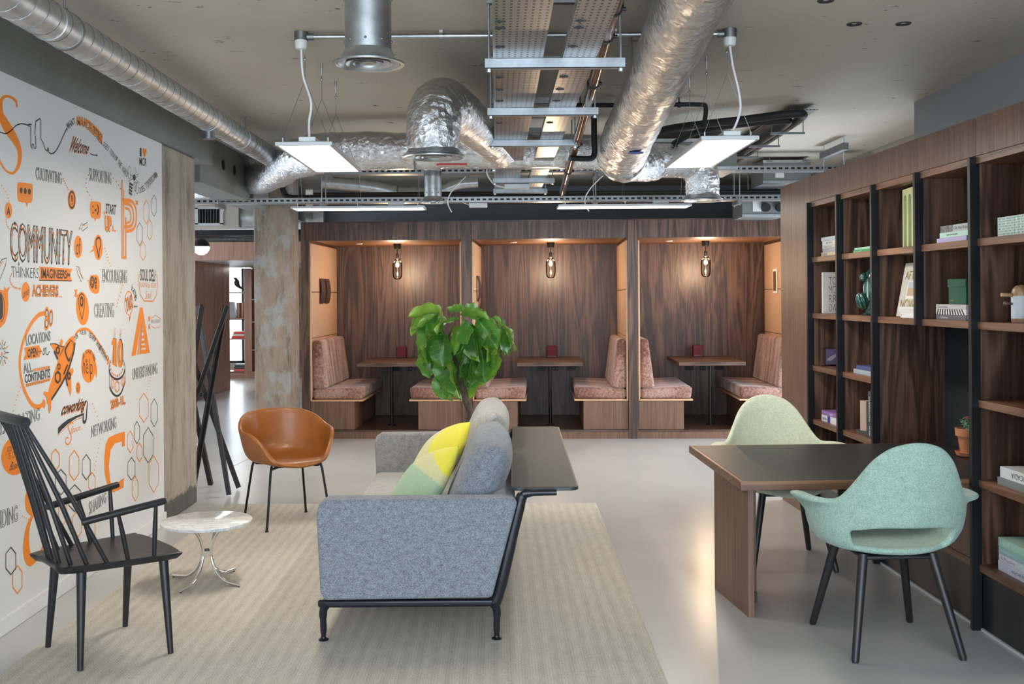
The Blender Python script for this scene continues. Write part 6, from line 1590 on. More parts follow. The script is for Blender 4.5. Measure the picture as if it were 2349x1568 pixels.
('P','o',[5.245,0.493,5.244,0.49,5.24,0.49,5.237,0.492,5.235,0.495,5.237,0.497,5.24,0.498,5.244,0.496]),
('P','o',[5.268,0.482,5.266,0.479,5.262,0.479,5.259,0.481,5.257,0.484,5.259,0.486,5.262,0.487,5.266,0.485]),
('P','o',[6.203,0.763,6.201,0.76,6.196,0.759,6.191,0.761,6.189,0.765,6.191,0.768,6.196,0.768,6.201,0.766]),
('P','o',[6.189,0.739,6.187,0.736,6.182,0.735,6.176,0.737,6.174,0.741,6.177,0.744,6.182,0.744,6.187,0.742]),
('P','o',[6.174,0.715,6.172,0.712,6.167,0.711,6.162,0.713,6.16,0.717,6.162,0.72,6.167,0.721,6.172,0.719]),
('P','o',[6.16,0.691,6.158,0.688,6.153,0.688,6.147,0.69,6.145,0.693,6.148,0.696,6.153,0.697,6.158,0.695]),
('P','o',[6.145,0.668,6.143,0.665,6.138,0.664,6.133,0.666,6.131,0.67,6.133,0.673,6.138,0.673,6.143,0.671]),
('P','o',[6.131,0.644,6.129,0.641,6.124,0.641,6.119,0.643,6.117,0.646,6.119,0.649,6.124,0.65,6.129,0.648]),
('P','o',[6.117,0.621,6.115,0.618,6.11,0.617,6.105,0.619,6.103,0.623,6.105,0.626,6.11,0.627,6.115,0.624]),
('P','o',[6.102,0.598,6.1,0.595,6.095,0.594,6.09,0.596,6.088,0.6,6.091,0.603,6.095,0.603,6.1,0.601]),
('P','o',[7.091,1.908,7.09,1.907,7.087,1.906,7.085,1.907,7.084,1.908,7.085,1.91,7.087,1.91,7.09,1.91]),
('P','o',[7.106,1.894,7.104,1.893,7.102,1.892,7.099,1.892,7.098,1.894,7.099,1.895,7.102,1.896,7.105,1.895]),
('P','o',[7.12,1.879,7.119,1.878,7.117,1.877,7.114,1.878,7.113,1.879,7.114,1.881,7.117,1.881,7.119,1.881]),
('P','o',[7.135,1.865,7.134,1.863,7.132,1.863,7.129,1.863,7.128,1.865,7.129,1.866,7.132,1.867,7.134,1.866]),
('P','o',[7.15,1.85,7.149,1.849,7.146,1.848,7.144,1.849,7.143,1.85,7.144,1.851,7.147,1.852,7.149,1.851]),
('P','o',[7.165,1.835,7.164,1.834,7.161,1.833,7.159,1.834,7.158,1.835,7.159,1.837,7.162,1.837,7.164,1.837]),
('P','o',[7.18,1.821,7.179,1.819,7.176,1.819,7.174,1.819,7.173,1.82,7.174,1.822,7.177,1.822,7.179,1.822]),
]),
('mural_speech_bubble',[
('P','o',[5.195,2.178,5.214,2.179,5.243,2.181,5.274,2.183,5.304,2.184,5.326,2.185,5.337,2.184,5.343,2.183,5.346,2.18,5.346,2.176,5.347,2.17,5.348,2.159,5.348,2.145,5.347,2.129,5.346,2.115,5.343,2.104,5.34,2.097,5.336,2.093,5.331,2.09,5.327,2.088,5.324,2.086,5.295,2.083,5.28,2.06,5.265,2.082,5.218,2.08,5.213,2.081,5.206,2.081,5.198,2.081,5.19,2.083,5.184,2.087,5.181,2.093,5.178,2.1,5.176,2.109,5.175,2.118,5.174,2.127,5.174,2.136,5.174,2.145,5.174,2.154,5.175,2.162,5.177,2.169,5.18,2.173,5.184,2.175,5.189,2.176,5.193,2.177,5.195,2.178]),
('P','k',[5.234,2.141,5.229,2.129,5.216,2.123,5.204,2.127,5.2,2.137,5.205,2.149,5.217,2.155,5.229,2.152]),
('P','k',[5.28,2.142,5.274,2.13,5.262,2.124,5.25,2.128,5.245,2.139,5.25,2.151,5.262,2.157,5.275,2.153]),
('P','k',[5.326,2.144,5.321,2.132,5.308,2.126,5.296,2.13,5.291,2.141,5.296,2.153,5.309,2.159,5.321,2.155]),
]),
('mural_badge',[
('P','o',[5.896,2.154,5.894,2.142,5.89,2.129,5.883,2.118,5.874,2.108,5.863,2.1,5.852,2.095,5.839,2.093,5.827,2.093,5.816,2.096,5.805,2.102,5.797,2.11,5.791,2.121,5.787,2.132,5.786,2.144,5.787,2.157,5.791,2.169,5.798,2.181,5.807,2.19,5.817,2.198,5.829,2.203,5.841,2.206,5.854,2.206,5.865,2.203,5.876,2.197,5.884,2.189,5.891,2.179,5.895,2.167]),
('L','k',[5.88,2.153,5.879,2.143,5.876,2.133,5.871,2.124,5.865,2.117,5.857,2.111,5.848,2.106,5.84,2.105,5.831,2.105,5.822,2.108,5.815,2.112,5.809,2.119,5.804,2.127,5.802,2.136,5.801,2.146,5.802,2.156,5.805,2.165,5.81,2.174,5.816,2.182,5.824,2.188,5.832,2.192,5.841,2.194,5.85,2.194,5.858,2.191,5.866,2.187,5.872,2.18,5.877,2.172,5.879,2.163,5.88,2.153],0.012),
('L','k',[5.841,2.174,5.84,2.14],0.016),
('P','k',[5.846,2.128,5.844,2.124,5.84,2.122,5.836,2.123,5.834,2.126,5.836,2.13,5.84,2.132,5.844,2.131]),
]),
('mural_speech_bubble',[
('P','o',[6.121,2.167,6.14,2.168,6.167,2.17,6.199,2.172,6.228,2.173,6.249,2.172,6.261,2.17,6.267,2.168,6.27,2.164,6.271,2.159,6.272,2.152,6.272,2.142,6.272,2.129,6.27,2.115,6.268,2.102,6.265,2.092,6.262,2.085,6.258,2.081,6.254,2.078,6.25,2.077,6.247,2.075,6.195,2.07,6.178,2.052,6.161,2.069,6.136,2.069,6.131,2.07,6.125,2.072,6.117,2.075,6.111,2.079,6.106,2.086,6.103,2.096,6.101,2.109,6.099,2.124,6.099,2.137,6.1,2.147,6.103,2.154,6.108,2.159,6.113,2.163,6.117,2.165,6.121,2.167]),
('P','k',[6.154,2.139,6.151,2.133,6.145,2.131,6.139,2.132,6.137,2.137,6.14,2.143,6.146,2.145,6.152,2.144]),
('P','k',[6.153,2.103,6.151,2.097,6.145,2.095,6.139,2.097,6.136,2.101,6.139,2.107,6.145,2.109,6.151,2.108]),
('L','k',[6.167,2.119,6.195,2.12],0.014),
('L','k',[6.212,2.154,6.215,2.15,6.22,2.144,6.224,2.138,6.228,2.132,6.229,2.125,6.227,2.119,6.222,2.111,6.217,2.104,6.211,2.098,6.208,2.094],0.012),
]),
('mural_lettering',[
('T','k','START',[6.347,2.175,6.523,2.18,6.512,2.115,6.346,2.111],'f',0.025,0.004),
('T','k','UP',[6.328,2.101,6.443,2.103,6.443,2.004,6.329,2],'f',0.09,0.004),
('T','o','UP',[6.328,2.101,6.441,2.103,6.439,2.007,6.329,2.003],'f',0.05,0.004),
('T','o','s..',[6.445,2.047,6.511,2.047,6.51,2.011,6.445,2.009],'f',0.03,0.004),
('P','o',[6.325,2.13,6.342,2.106,6.31,2.104]),
]),
('mural_letter',[
('L','o',[6.617,2.22,6.636,2.222,6.663,2.224,6.694,2.226,6.725,2.228,6.751,2.229,6.771,2.228,6.789,2.227,6.805,2.224,6.82,2.221,6.833,2.217,6.845,2.211,6.856,2.205,6.865,2.197,6.873,2.188,6.879,2.178,6.883,2.167,6.884,2.153,6.885,2.139,6.884,2.125,6.882,2.113,6.879,2.102,6.875,2.092,6.87,2.083,6.863,2.075,6.855,2.067,6.847,2.06,6.838,2.054,6.827,2.049,6.814,2.045,6.798,2.04,6.778,2.036,6.752,2.033,6.725,2.03,6.702,2.028,6.686,2.026],0.024),
('L','o',[6.646,2.202,6.661,2.202,6.684,2.203,6.709,2.204,6.734,2.204,6.754,2.203,6.77,2.2,6.783,2.197,6.794,2.192,6.803,2.187,6.812,2.18,6.819,2.172,6.825,2.162,6.829,2.151,6.832,2.141,6.834,2.131,6.834,2.122,6.833,2.114,6.83,2.107,6.826,2.099,6.82,2.092,6.814,2.086,6.807,2.08,6.799,2.074,6.787,2.069,6.772,2.065,6.75,2.06,6.721,2.057,6.691,2.054,6.665,2.052,6.647,2.05],0.022),
('L','o',[6.679,2.173,6.689,2.173,6.704,2.173,6.721,2.173,6.737,2.172,6.75,2.169,6.759,2.164,6.768,2.158,6.774,2.15,6.779,2.142,6.782,2.134,6.783,2.126,6.782,2.117,6.779,2.109,6.773,2.1,6.765,2.093,6.75,2.088,6.73,2.083,6.709,2.079,6.69,2.076,6.677,2.073],0.016),
('L','o',[6.625,2.347,6.617,1.852],0.02),
('L','o',[6.656,2.29,6.649,1.862],0.012),
('L','o',[6.69,2.115,6.687,1.854],0.015),
('L','o',[6.612,1.854,6.691,1.856],0.015),
('P','o',[6.876,2.239,6.914,2.241,6.909,2.213,6.879,2.209]),
]),
('mural_hexagon',[
('L','g',[7.243,2.31,7.294,2.281,7.292,2.201,7.24,2.163,7.189,2.193,7.191,2.271,7.243,2.31],0.007),
]),
('mural_hexagon',[
('L','o',[7.083,2.259,7.139,2.227,7.137,2.141,7.08,2.101,7.025,2.133,7.027,2.218,7.083,2.259],0.007),
]),
('mural_hexagon',[
('L','o',[7.149,2.134,7.2,2.105,7.198,2.028,7.146,1.993,7.095,2.023,7.097,2.098,7.149,2.134],0.007),
]),
('mural_hexagon',[
('L','g',[6.948,2.099,7.002,2.067,7,1.985,6.945,1.947,6.892,1.979,6.893,2.06,6.948,2.099],0.007),
]),
('mural_hexagon',[
('L','o',[7.011,1.974,7.063,1.948,7.062,1.881,7.008,1.851,6.956,1.877,6.958,1.943,7.011,1.974],0.007),
]),
('mural_hexagon',[
('L','o',[7.007,0.96,7.096,0.906,7.093,0.801,7.003,0.767,6.917,0.821,6.919,0.924,7.007,0.96],0.009),
]),
('mural_hexagon',[
('L','g',[7.217,0.903,7.287,0.852,7.285,0.748,7.213,0.712,7.145,0.764,7.147,0.867,7.217,0.903],0.009),
]),
('mural_hexagon',[
('L','g',[6.867,0.789,6.92,0.749,6.918,0.67,6.865,0.643,6.813,0.684,6.814,0.762,6.867,0.789],0.009),
]),
('mural_hexagon',[
('L','o',[6.742,0.743,6.794,0.704,6.793,0.628,6.739,0.604,6.687,0.643,6.688,0.718,6.742,0.743],0.009),
]),
('mural_hexagon',[
('L','o',[6.914,0.64,6.963,0.605,6.961,0.539,6.911,0.519,6.863,0.554,6.864,0.619,6.914,0.64],0.009),
]),
('mural_hexagon',[
('L','g',[7.089,0.722,7.189,0.653,7.186,0.522,7.084,0.482,6.988,0.552,6.99,0.68,7.089,0.722],0.009),
]),
('mural_hexagon',[
('L','g',[6.762,0.569,6.83,0.525,6.828,0.445,6.759,0.423,6.693,0.468,6.695,0.546,6.762,0.569],0.009),
]),
('mural_hexagon',[
('L','o',[7.2,0.513,7.298,0.439,7.295,0.301,7.195,0.261,7.1,0.337,7.102,0.471,7.2,0.513],0.009),
]),
('mural_hexagon',[
('L','o',[6.829,0.437,6.885,0.389,6.884,0.302,6.826,0.276,6.771,0.324,6.773,0.41,6.829,0.437],0.009),
]),
('mural_hexagon',[
('L','o',[5.848,0.75,5.914,0.701,5.913,0.61,5.845,0.583,5.78,0.632,5.782,0.722,5.848,0.75],0.009),
]),
('mural_hexagon',[
('L','g',[6.02,0.701,6.078,0.658,6.077,0.579,6.017,0.556,5.96,0.599,5.961,0.677,6.02,0.701],0.009),
]),
('mural_hexagon',[
('L','o',[6.101,0.584,6.151,0.55,6.15,0.488,6.099,0.472,6.05,0.507,6.051,0.567,6.101,0.584],0.009),
]),
('mural_hexagon',[
('L','o',[5.601,0.794,5.65,0.76,5.649,0.698,5.6,0.68,5.551,0.714,5.552,0.775,5.601,0.794],0.009),
]),
('mural_hexagon',[
('L','g',[5.668,0.674,5.737,0.63,5.736,0.555,5.666,0.537,5.598,0.581,5.599,0.654,5.668,0.674],0.009),
]),
('mural_hexagon',[
('L','g',[5.854,0.557,5.937,0.507,5.936,0.425,5.851,0.408,5.77,0.459,5.772,0.538,5.854,0.557],0.009),
]),
('mural_hexagon',[
('L','o',[5.879,0.402,5.944,0.354,5.943,0.272,5.877,0.253,5.813,0.302,5.814,0.382,5.879,0.402],0.009),
]),
('mural_hexagon',[
('L','g',[5.081,0.394,5.133,0.351,5.132,0.278,5.079,0.262,5.028,0.305,5.029,0.376,5.081,0.394],0.009),
]),
('mural_hexagon',[
('L','o',[5.15,0.287,5.2,0.242,5.198,0.167,5.148,0.15,5.099,0.195,5.1,0.268,5.15,0.287],0.009),
]),
('mural_hexagon',[
('L','o',[5.691,0.514,5.744,0.47,5.742,0.391,5.689,0.369,5.638,0.413,5.639,0.491,5.691,0.514],0.009),
]),
('mural_hexagon',[
('L','o',[6.101,0.329,6.145,0.289,6.144,0.218,6.098,0.198,6.054,0.238,6.055,0.309,6.101,0.329],0.009),
]),
('mural_bee',[
('L','k',[6.789,2.413,6.789,2.404,6.786,2.395,6.783,2.387,6.778,2.38,6.772,2.375,6.766,2.372,6.76,2.37,6.753,2.37,6.747,2.372,6.742,2.376,6.738,2.382,6.734,2.389,6.733,2.397,6.732,2.406,6.733,2.415,6.735,2.424,6.739,2.431,6.743,2.438,6.749,2.444,6.755,2.447,6.761,2.449,6.768,2.449,6.774,2.447,6.779,2.443,6.784,2.437,6.787,2.43,6.789,2.422,6.789,2.413],0.004),
('L','k',[6.929,2.326,6.928,2.318,6.926,2.31,6.923,2.302,6.918,2.296,6.913,2.291,6.908,2.288,6.902,2.287,6.897,2.287,6.891,2.289,6.886,2.293,6.883,2.298,6.88,2.305,6.878,2.313,6.877,2.321,6.878,2.329,6.88,2.337,6.883,2.344,6.888,2.35,6.893,2.355,6.898,2.359,6.904,2.36,6.909,2.36,6.915,2.358,6.92,2.354,6.924,2.348,6.926,2.342,6.928,2.334,6.929,2.326],0.004),
('L','k',[6.888,2.333,6.888,2.326,6.886,2.32,6.883,2.314,6.88,2.309,6.876,2.305,6.871,2.303,6.866,2.301,6.862,2.302,6.857,2.303,6.853,2.306,6.85,2.311,6.848,2.316,6.846,2.322,6.846,2.328,6.847,2.335,6.848,2.341,6.851,2.347,6.854,2.352,6.858,2.356,6.863,2.359,6.868,2.36,6.872,2.36,6.877,2.358,6.881,2.355,6.884,2.351,6.886,2.345,6.888,2.339,6.888,2.333],0.004),
('P','k',[6.763,2.349,6.825,2.339,6.815,2.325,6.749,2.334]),
('P','k',[6.759,2.328,6.819,2.318,6.808,2.304,6.746,2.314]),
('P','k',[6.754,2.307,6.812,2.297,6.801,2.283,6.744,2.293]),
('P','k',[6.75,2.287,6.805,2.276,6.795,2.262,6.742,2.273]),
('P','k',[6.872,2.39,6.872,2.385,6.87,2.38,6.867,2.376,6.863,2.373,6.858,2.37,6.852,2.368,6.847,2.366,6.841,2.366,6.836,2.367,6.831,2.369,6.827,2.372,6.824,2.375,6.823,2.38,6.822,2.384,6.823,2.389,6.825,2.393,6.828,2.397,6.832,2.401,6.837,2.404,6.842,2.406,6.848,2.407,6.853,2.407,6.858,2.406,6.863,2.405,6.867,2.402,6.87,2.398,6.872,2.394]),
('L','k',[6.869,2.407,6.871,2.411,6.874,2.417,6.877,2.423,6.879,2.429,6.88,2.434,6.878,2.439,6.874,2.444,6.87,2.448,6.866,2.452,6.863,2.454],0.003),
('L','k',[6.883,2.406,6.922,2.419],0.003),
('L','k',[6.816,2.376,6.733,2.349],0.003),
('L','k',[6.868,2.378,6.932,2.363],0.003),
('L','k',[6.826,2.392,6.764,2.399],0.003),
('L','k',[6.875,2.39,6.922,2.403],0.003),
('L','k',[6.836,2.357,6.845,2.259],0.003),
]),
('mural_lettering',[
('T','k','I',[6.96,2.598,6.995,2.6,6.994,2.543,6.959,2.541],'f',0.03,0.004),
('T','k','MCR',[6.952,2.535,7.096,2.543,7.09,2.49,6.951,2.48],'f',0.012,0.004),
('P','o',[7.052,2.594,7.055,2.596,7.058,2.6,7.062,2.603,7.066,2.607,7.07,2.609,7.075,2.609,7.079,2.609,7.084,2.608,7.088,2.607,7.09,2.604,7.092,2.601,7.094,2.597,7.094,2.593,7.093,2.587,7.09,2.581,7.084,2.574,7.075,2.565,7.066,2.556,7.057,2.549,7.051,2.543,7.051,2.543,7.046,2.547,7.038,2.553,7.029,2.56,7.022,2.567,7.016,2.574,7.014,2.579,7.013,2.585,7.014,2.59,7.015,2.595,7.017,2.598,7.02,2.601,7.024,2.603,7.028,2.605,7.033,2.606,7.037,2.606,7.041,2.604,7.044,2.602,7.047,2.598,7.05,2.596,7.052,2.594]),
]),
('mural_lettering',[
('T','g','D',[6.934,2.33,6.962,2.336,6.981,2.301,6.953,2.295],'f',0,0.003),
('T','g','O',[6.962,2.336,6.989,2.342,7.012,2.308,6.984,2.302],'f',0,0.003),
('T','g','E',[6.985,2.342,7.011,2.349,7.041,2.317,7.015,2.309],'f',0,0.003),
('T','g','S',[7.005,2.349,7.028,2.357,7.067,2.326,7.044,2.318],'f',0,0.003),
('T','g','T',[7.047,2.367,7.067,2.377,7.113,2.348,7.093,2.338],'f',0,0.003),
('T','g','O',[7.069,2.378,7.089,2.388,7.135,2.359,7.116,2.349],'f',0,0.003),
('T','g','M',[7.092,2.389,7.112,2.399,7.158,2.37,7.138,2.36],'f',0,0.003),
('T','g','O',[7.115,2.401,7.135,2.41,7.181,2.381,7.16,2.371],'f',0,0.003),
('T','g','R',[7.138,2.412,7.159,2.422,7.205,2.392,7.184,2.382],'f',0,0.003),
('T','g','R',[7.161,2.423,7.182,2.433,7.229,2.403,7.207,2.393],'f',0,0.003),
('T','g','O',[7.185,2.434,7.206,2.444,7.253,2.414,7.231,2.404],'f',0,0.003),
('T','g','W',[7.208,2.445,7.23,2.455,7.277,2.425,7.255,2.415],'f',0,0.003),
('T','g','.',[7.232,2.456,7.253,2.466,7.301,2.437,7.279,2.426],'f',0,0.003),
('T','g','.',[7.256,2.468,7.278,2.478,7.325,2.448,7.303,2.438],'f',0,0.003),
('L','o',[7.096,2.333,7.109,2.339,7.126,2.346,7.147,2.356,7.17,2.367,7.193,2.38,7.219,2.396,7.25,2.417,7.281,2.438,7.308,2.457,7.327,2.47],0.002),
]),
('mural_badge',[
('P','o',[5.119,2.032,5.118,2.023,5.115,2.014,5.11,2.006,5.104,2,5.097,1.994,5.089,1.991,5.08,1.989,5.072,1.99,5.064,1.992,5.057,1.996,5.051,2.002,5.046,2.009,5.044,2.017,5.043,2.026,5.044,2.035,5.047,2.043,5.051,2.051,5.058,2.058,5.065,2.063,5.073,2.067,5.081,2.068,5.09,2.068,5.098,2.066,5.105,2.062,5.111,2.056,5.116,2.049,5.118,2.041]),
('T','k','A',[5.064,2.047,5.099,2.048,5.1,2.005,5.061,2.006],'f',0.04,0.004),
]),
('mural_lightning_bolt',[
('L','k',[5.934,1.99,5.979,2.029,5.99,2.018,6.06,2.039,6.063,2.012,5.986,1.983,5.975,1.997,5.934,1.99],0.0045),
('L','o',[5.978,2,6,2.017,6.044,2.025],0.0045),
]),
('mural_lightning_bolt',[
('L','k',[5.892,1.781,5.938,1.775,5.95,1.76,5.947,1.749,5.993,1.712,5.962,1.694,5.918,1.738,5.892,1.781],0.0045),
('L','o',[5.919,1.77,5.942,1.751,5.978,1.715],0.0045),
]),
('mural_lightning_bolt',[
('L','k',[4.969,1.75,5.009,1.788,5.06,1.797,5.046,1.76,4.985,1.687,4.969,1.75],0.0045),
('L','o',[4.992,1.755,5.012,1.775,5.026,1.782],0.0045),
]),
('mural_lettering',[
('T','k','COMMUNITY',[5.096,1.967,5.84,1.967,5.825,1.78,5.099,1.779],'f',0,0.004),
('T','w','COMMUNITY',[5.097,1.974,5.842,1.975,5.826,1.788,5.1,1.786],'f',0,0.004),
('T','o','COMMUNITY',[5.097,1.974,5.842,1.975,5.826,1.788,5.1,1.786],'d',0,0.004),
('T','k','COMMUNITY',[5.097,1.974,5.842,1.975,5.826,1.788,5.1,1.786],'o',0,0.006),
]),
('mural_badge',[
('P','o',[5.983,1.893,5.981,1.879,5.977,1.865,5.969,1.853,5.96,1.842,5.948,1.834,5.936,1.829,5.923,1.827,5.91,1.828,5.898,1.832,5.887,1.84,5.878,1.849,5.872,1.861,5.868,1.874,5.866,1.888,5.868,1.902,5.873,1.916,5.88,1.928,5.889,1.938,5.9,1.947,5.912,1.952,5.925,1.954,5.938,1.953,5.951,1.949,5.962,1.942,5.971,1.933,5.978,1.921,5.982,1.908]),
('T','k','of',[5.887,1.934,5.957,1.944,5.965,1.849,5.889,1.842],'s',0,0.004),
]),
('mural_speech_bubble',[
('P','o',[6.294,1.904,6.292,1.887,6.286,1.871,6.277,1.856,6.266,1.844,6.252,1.834,6.237,1.828,6.222,1.826,6.207,1.827,6.192,1.832,6.179,1.841,6.169,1.852,6.161,1.866,6.156,1.882,6.155,1.898,6.157,1.915,6.162,1.931,6.17,1.945,6.181,1.958,6.195,1.968,6.209,1.974,6.225,1.977,6.24,1.976,6.255,1.971,6.268,1.963,6.279,1.951,6.287,1.937,6.292,1.921]),
('P','o',[6.082,1.862,6.146,1.892,6.133,1.908,6.167,1.906,6.175,1.881]),
('L','k',[6.211,1.881,6.207,1.886,6.202,1.893,6.196,1.901,6.19,1.91,6.187,1.917,6.187,1.924,6.187,1.931,6.189,1.937,6.191,1.943,6.195,1.947,6.199,1.951,6.205,1.954,6.211,1.957,6.218,1.958,6.224,1.959,6.231,1.959,6.238,1.958,6.245,1.956,6.251,1.953,6.256,1.949,6.259,1.945,6.261,1.939,6.262,1.933,6.262,1.926,6.26,1.919,6.257,1.911,6.251,1.903,6.245,1.894,6.239,1.887,6.235,1.882],0.012),
('L','k',[6.211,1.881,6.212,1.876,6.214,1.869,6.217,1.862,6.219,1.855,6.221,1.85,6.222,1.846,6.222,1.844,6.223,1.843,6.223,1.842,6.224,1.842,6.226,1.842,6.227,1.843,6.23,1.844,6.231,1.847,6.233,1.85,6.234,1.855,6.234,1.863,6.235,1.87,6.235,1.877,6.235,1.882],0.012),
]),
('mural_lettering',[
('T','k','THINKERS',[5.106,1.759,5.412,1.757,5.408,1.705,5.111,1.704],'f',-0.012,0.004),
('L','k',[5.192,1.772,5.191,1.771,5.191,1.769,5.19,1.768,5.189,1.767,5.188,1.766,5.187,1.766,5.185,1.766,5.184,1.766,5.183,1.766,5.182,1.767,5.181,1.768,5.18,1.769,5.18,1.771,5.18,1.772,5.18,1.773,5.18,1.775,5.181,1.776,5.182,1.777,5.183,1.778,5.184,1.779,5.186,1.779,5.187,1.779,5.188,1.778,5.189,1.777,5.19,1.776,5.191,1.775,5.191,1.774,5.192,1.772],0.004),
]),
('mural_ribbon',[
('P','k',[5.415,1.701,5.833,1.699,5.832,1.694,5.415,1.692]),
('P','o',[5.416,1.766,5.837,1.764,5.807,1.729,5.833,1.699,5.415,1.697,5.431,1.73]),
('T','k','IMAGINEERS',[5.442,1.76,5.766,1.754,5.765,1.707,5.441,1.703],'f',0.03,0.004),
('P','k',[5.768,1.744,5.792,1.73,5.769,1.716]),
('P','k',[5.789,1.742,5.813,1.729,5.79,1.715]),
]),
('mural_dots',[
('L','o',[5.111,1.724,5.106,1.718],0.008),
('L','o',[5.102,1.714,5.095,1.706],0.008),
('L','o',[5.092,1.702,5.09,1.695],0.008),
('L','o',[5.091,1.692,5.092,1.686],0.008),
('L','o',[5.095,1.682,5.1,1.676],0.008),
('L','o',[5.104,1.672,5.112,1.666],0.008),
('L','o',[5.118,1.662,5.131,1.657],0.008),
('L','o',[5.141,1.655,5.164,1.652],0.008),
('L','o',[5.18,1.65,5.202,1.649],0.008),
('L','o',[5.057,1.989,5.055,1.985],0.006),
('L','o',[5.053,1.982,5.051,1.976],0.006),
('L','o',[5.051,1.972,5.054,1.966],0.006),
('L','o',[5.056,1.962,5.061,1.956],0.006),
('L','o',[5.065,1.952,5.073,1.946],0.006),
('L','o',[5.079,1.942,5.087,1.937],0.006),
]),
('mural_badge',[
('P','o',[5.308,1.634,5.307,1.623,5.303,1.612,5.297,1.603,5.289,1.595,5.28,1.589,5.27,1.585,5.26,1.584,5.249,1.586,5.239,1.589,5.231,1.595,5.223,1.603,5.218,1.612,5.215,1.622,5.214,1.633,5.215,1.644,5.219,1.655,5.224,1.664,5.232,1.672,5.241,1.678,5.251,1.681,5.261,1.683,5.272,1.682,5.282,1.678,5.291,1.672,5.298,1.665,5.304,1.655,5.307,1.645]),
('T','k','and',[5.23,1.641,5.301,1.663,5.3,1.623,5.225,1.601],'s',0,0.004),
]),
('mural_lettering',[
('T','k','ACHIEVERS',[5.33,1.673,5.655,1.673,5.653,1.606,5.332,1.609],'f',0.05,0.004),
('T','o','ACHIEVERS',[5.33,1.673,5.655,1.673,5.653,1.606,5.332,1.609],'f',0.012,0.004),
('P','o',[5.671,1.609,5.669,1.606,5.665,1.605,5.661,1.606,5.659,1.609,5.661,1.611,5.665,1.613,5.669,1.611]),
('P','o',[5.685,1.609,5.684,1.606,5.679,1.605,5.675,1.606,5.674,1.609,5.675,1.611,5.68,1.613,5.684,1.611]),
('P','o',[5.7,1.609,5.698,1.606,5.694,1.605,5.69,1.606,5.688,1.609,5.69,1.611,5.694,1.612,5.698,1.611]),
]),
('mural_speech_bubble',[
('P','o',[4.957,1.643,4.995,1.643,5.024,1.639,5.035,1.661,5.049,1.647,5.093,1.66,5.063,1.626,5.067,1.645,5.073,1.569,5.065,1.526,5.038,1.484,4.987,1.46,4.954,1.457]),
('P','k',[4.956,1.62,4.995,1.624,5.007,1.615,5.012,1.602,5.02,1.57,5.016,1.516,4.997,1.501,4.955,1.502]),
('L','k',[4.99,1.631,4.994,1.628,4.999,1.624,5.006,1.619,5.012,1.613,5.017,1.607,5.021,1.601,5.025,1.595,5.028,1.589,5.03,1.581,5.032,1.572,5.032,1.561,5.031,1.548,5.03,1.534,5.027,1.521,5.024,1.511,5.019,1.504,5.012,1.498,5.004,1.494,4.998,1.49,4.993,1.488],0.004),
]),
('mural_speech_bubble',[
('P','o',[6.1,1.733,6.114,1.734,6.134,1.735,6.158,1.736,6.18,1.737,6.198,1.735,6.21,1.733,6.219,1.729,6.226,1.724,6.231,1.718,6.236,1.711,6.239,1.701,6.24,1.688,6.24,1.674,6.239,1.661,6.236,1.651,6.232,1.644,6.227,1.638,6.221,1.633,6.213,1.63,6.204,1.627,6.194,1.626,6.181,1.625,6.167,1.626,6.154,1.627,6.141,1.63,6.129,1.633,6.117,1.638,6.105,1.644,6.095,1.65,6.086,1.656,6.081,1.661,6.078,1.668,6.076,1.674,6.075,1.679,6.074,1.683,6.074,1.696,6.049,1.707,6.079,1.702]),
('L','k',[6.153,1.693,6.152,1.687,6.15,1.68,6.146,1.675,6.142,1.67,6.137,1.667,6.131,1.664,6.125,1.664,6.119,1.664,6.113,1.666,6.108,1.67,6.104,1.674,6.101,1.68,6.099,1.686,6.099,1.693,6.1,1.699,6.102,1.705,6.105,1.711,6.109,1.716,6.114,1.719,6.12,1.721,6.126,1.722,6.132,1.722,6.138,1.72,6.143,1.716,6.147,1.712,6.15,1.706,6.152,1.7,6.153,1.693],0.012),
('L','k',[6.139,1.693,6.139,1.69,6.138,1.687,6.136,1.684,6.134,1.682,6.131,1.68,6.128,1.679,6.125,1.679,6.122,1.679,6.12,1.68,6.117,1.682,6.115,1.684,6.113,1.687,6.112,1.69,6.112,1.693,6.113,1.696,6.114,1.699,6.115,1.702,6.117,1.704,6.12,1.706,6.123,1.707,6.126,1.707,6.129,1.707,6.132,1.706,6.134,1.704,6.136,1.702,6.138,1.699,6.139,1.696,6.139,1.693],0.008),
('L','k',[6.192,1.704,6.192,1.7,6.191,1.697,6.189,1.695,6.187,1.692,6.184,1.69,6.181,1.689,6.178,1.689,6.175,1.689,6.172,1.69,6.17,1.692,6.168,1.694,6.166,1.697,6.165,1.7,6.165,1.703,6.165,1.706,6.166,1.71,6.168,1.712,6.17,1.715,6.173,1.716,6.176,1.717,6.179,1.718,6.182,1.718,6.185,1.717,6.187,1.715,6.189,1.713,6.191,1.71,6.192,1.707,6.192,1.704],0.012),
('L','k',[6.186,1.667,6.186,1.665,6.185,1.663,6.184,1.662,6.183,1.66,6.181,1.659,6.179,1.658,6.178,1.658,6.176,1.658,6.174,1.659,6.172,1.66,6.171,1.662,6.17,1.663,6.169,1.665,6.169,1.667,6.169,1.669,6.17,1.671,6.171,1.673,6.173,1.674,6.174,1.676,6.176,1.676,6.178,1.677,6.18,1.676,6.182,1.676,6.183,1.675,6.185,1.673,6.186,1.671,6.186,1.669,6.186,1.667],0.009),
]),
('mural_speech_bubble',[
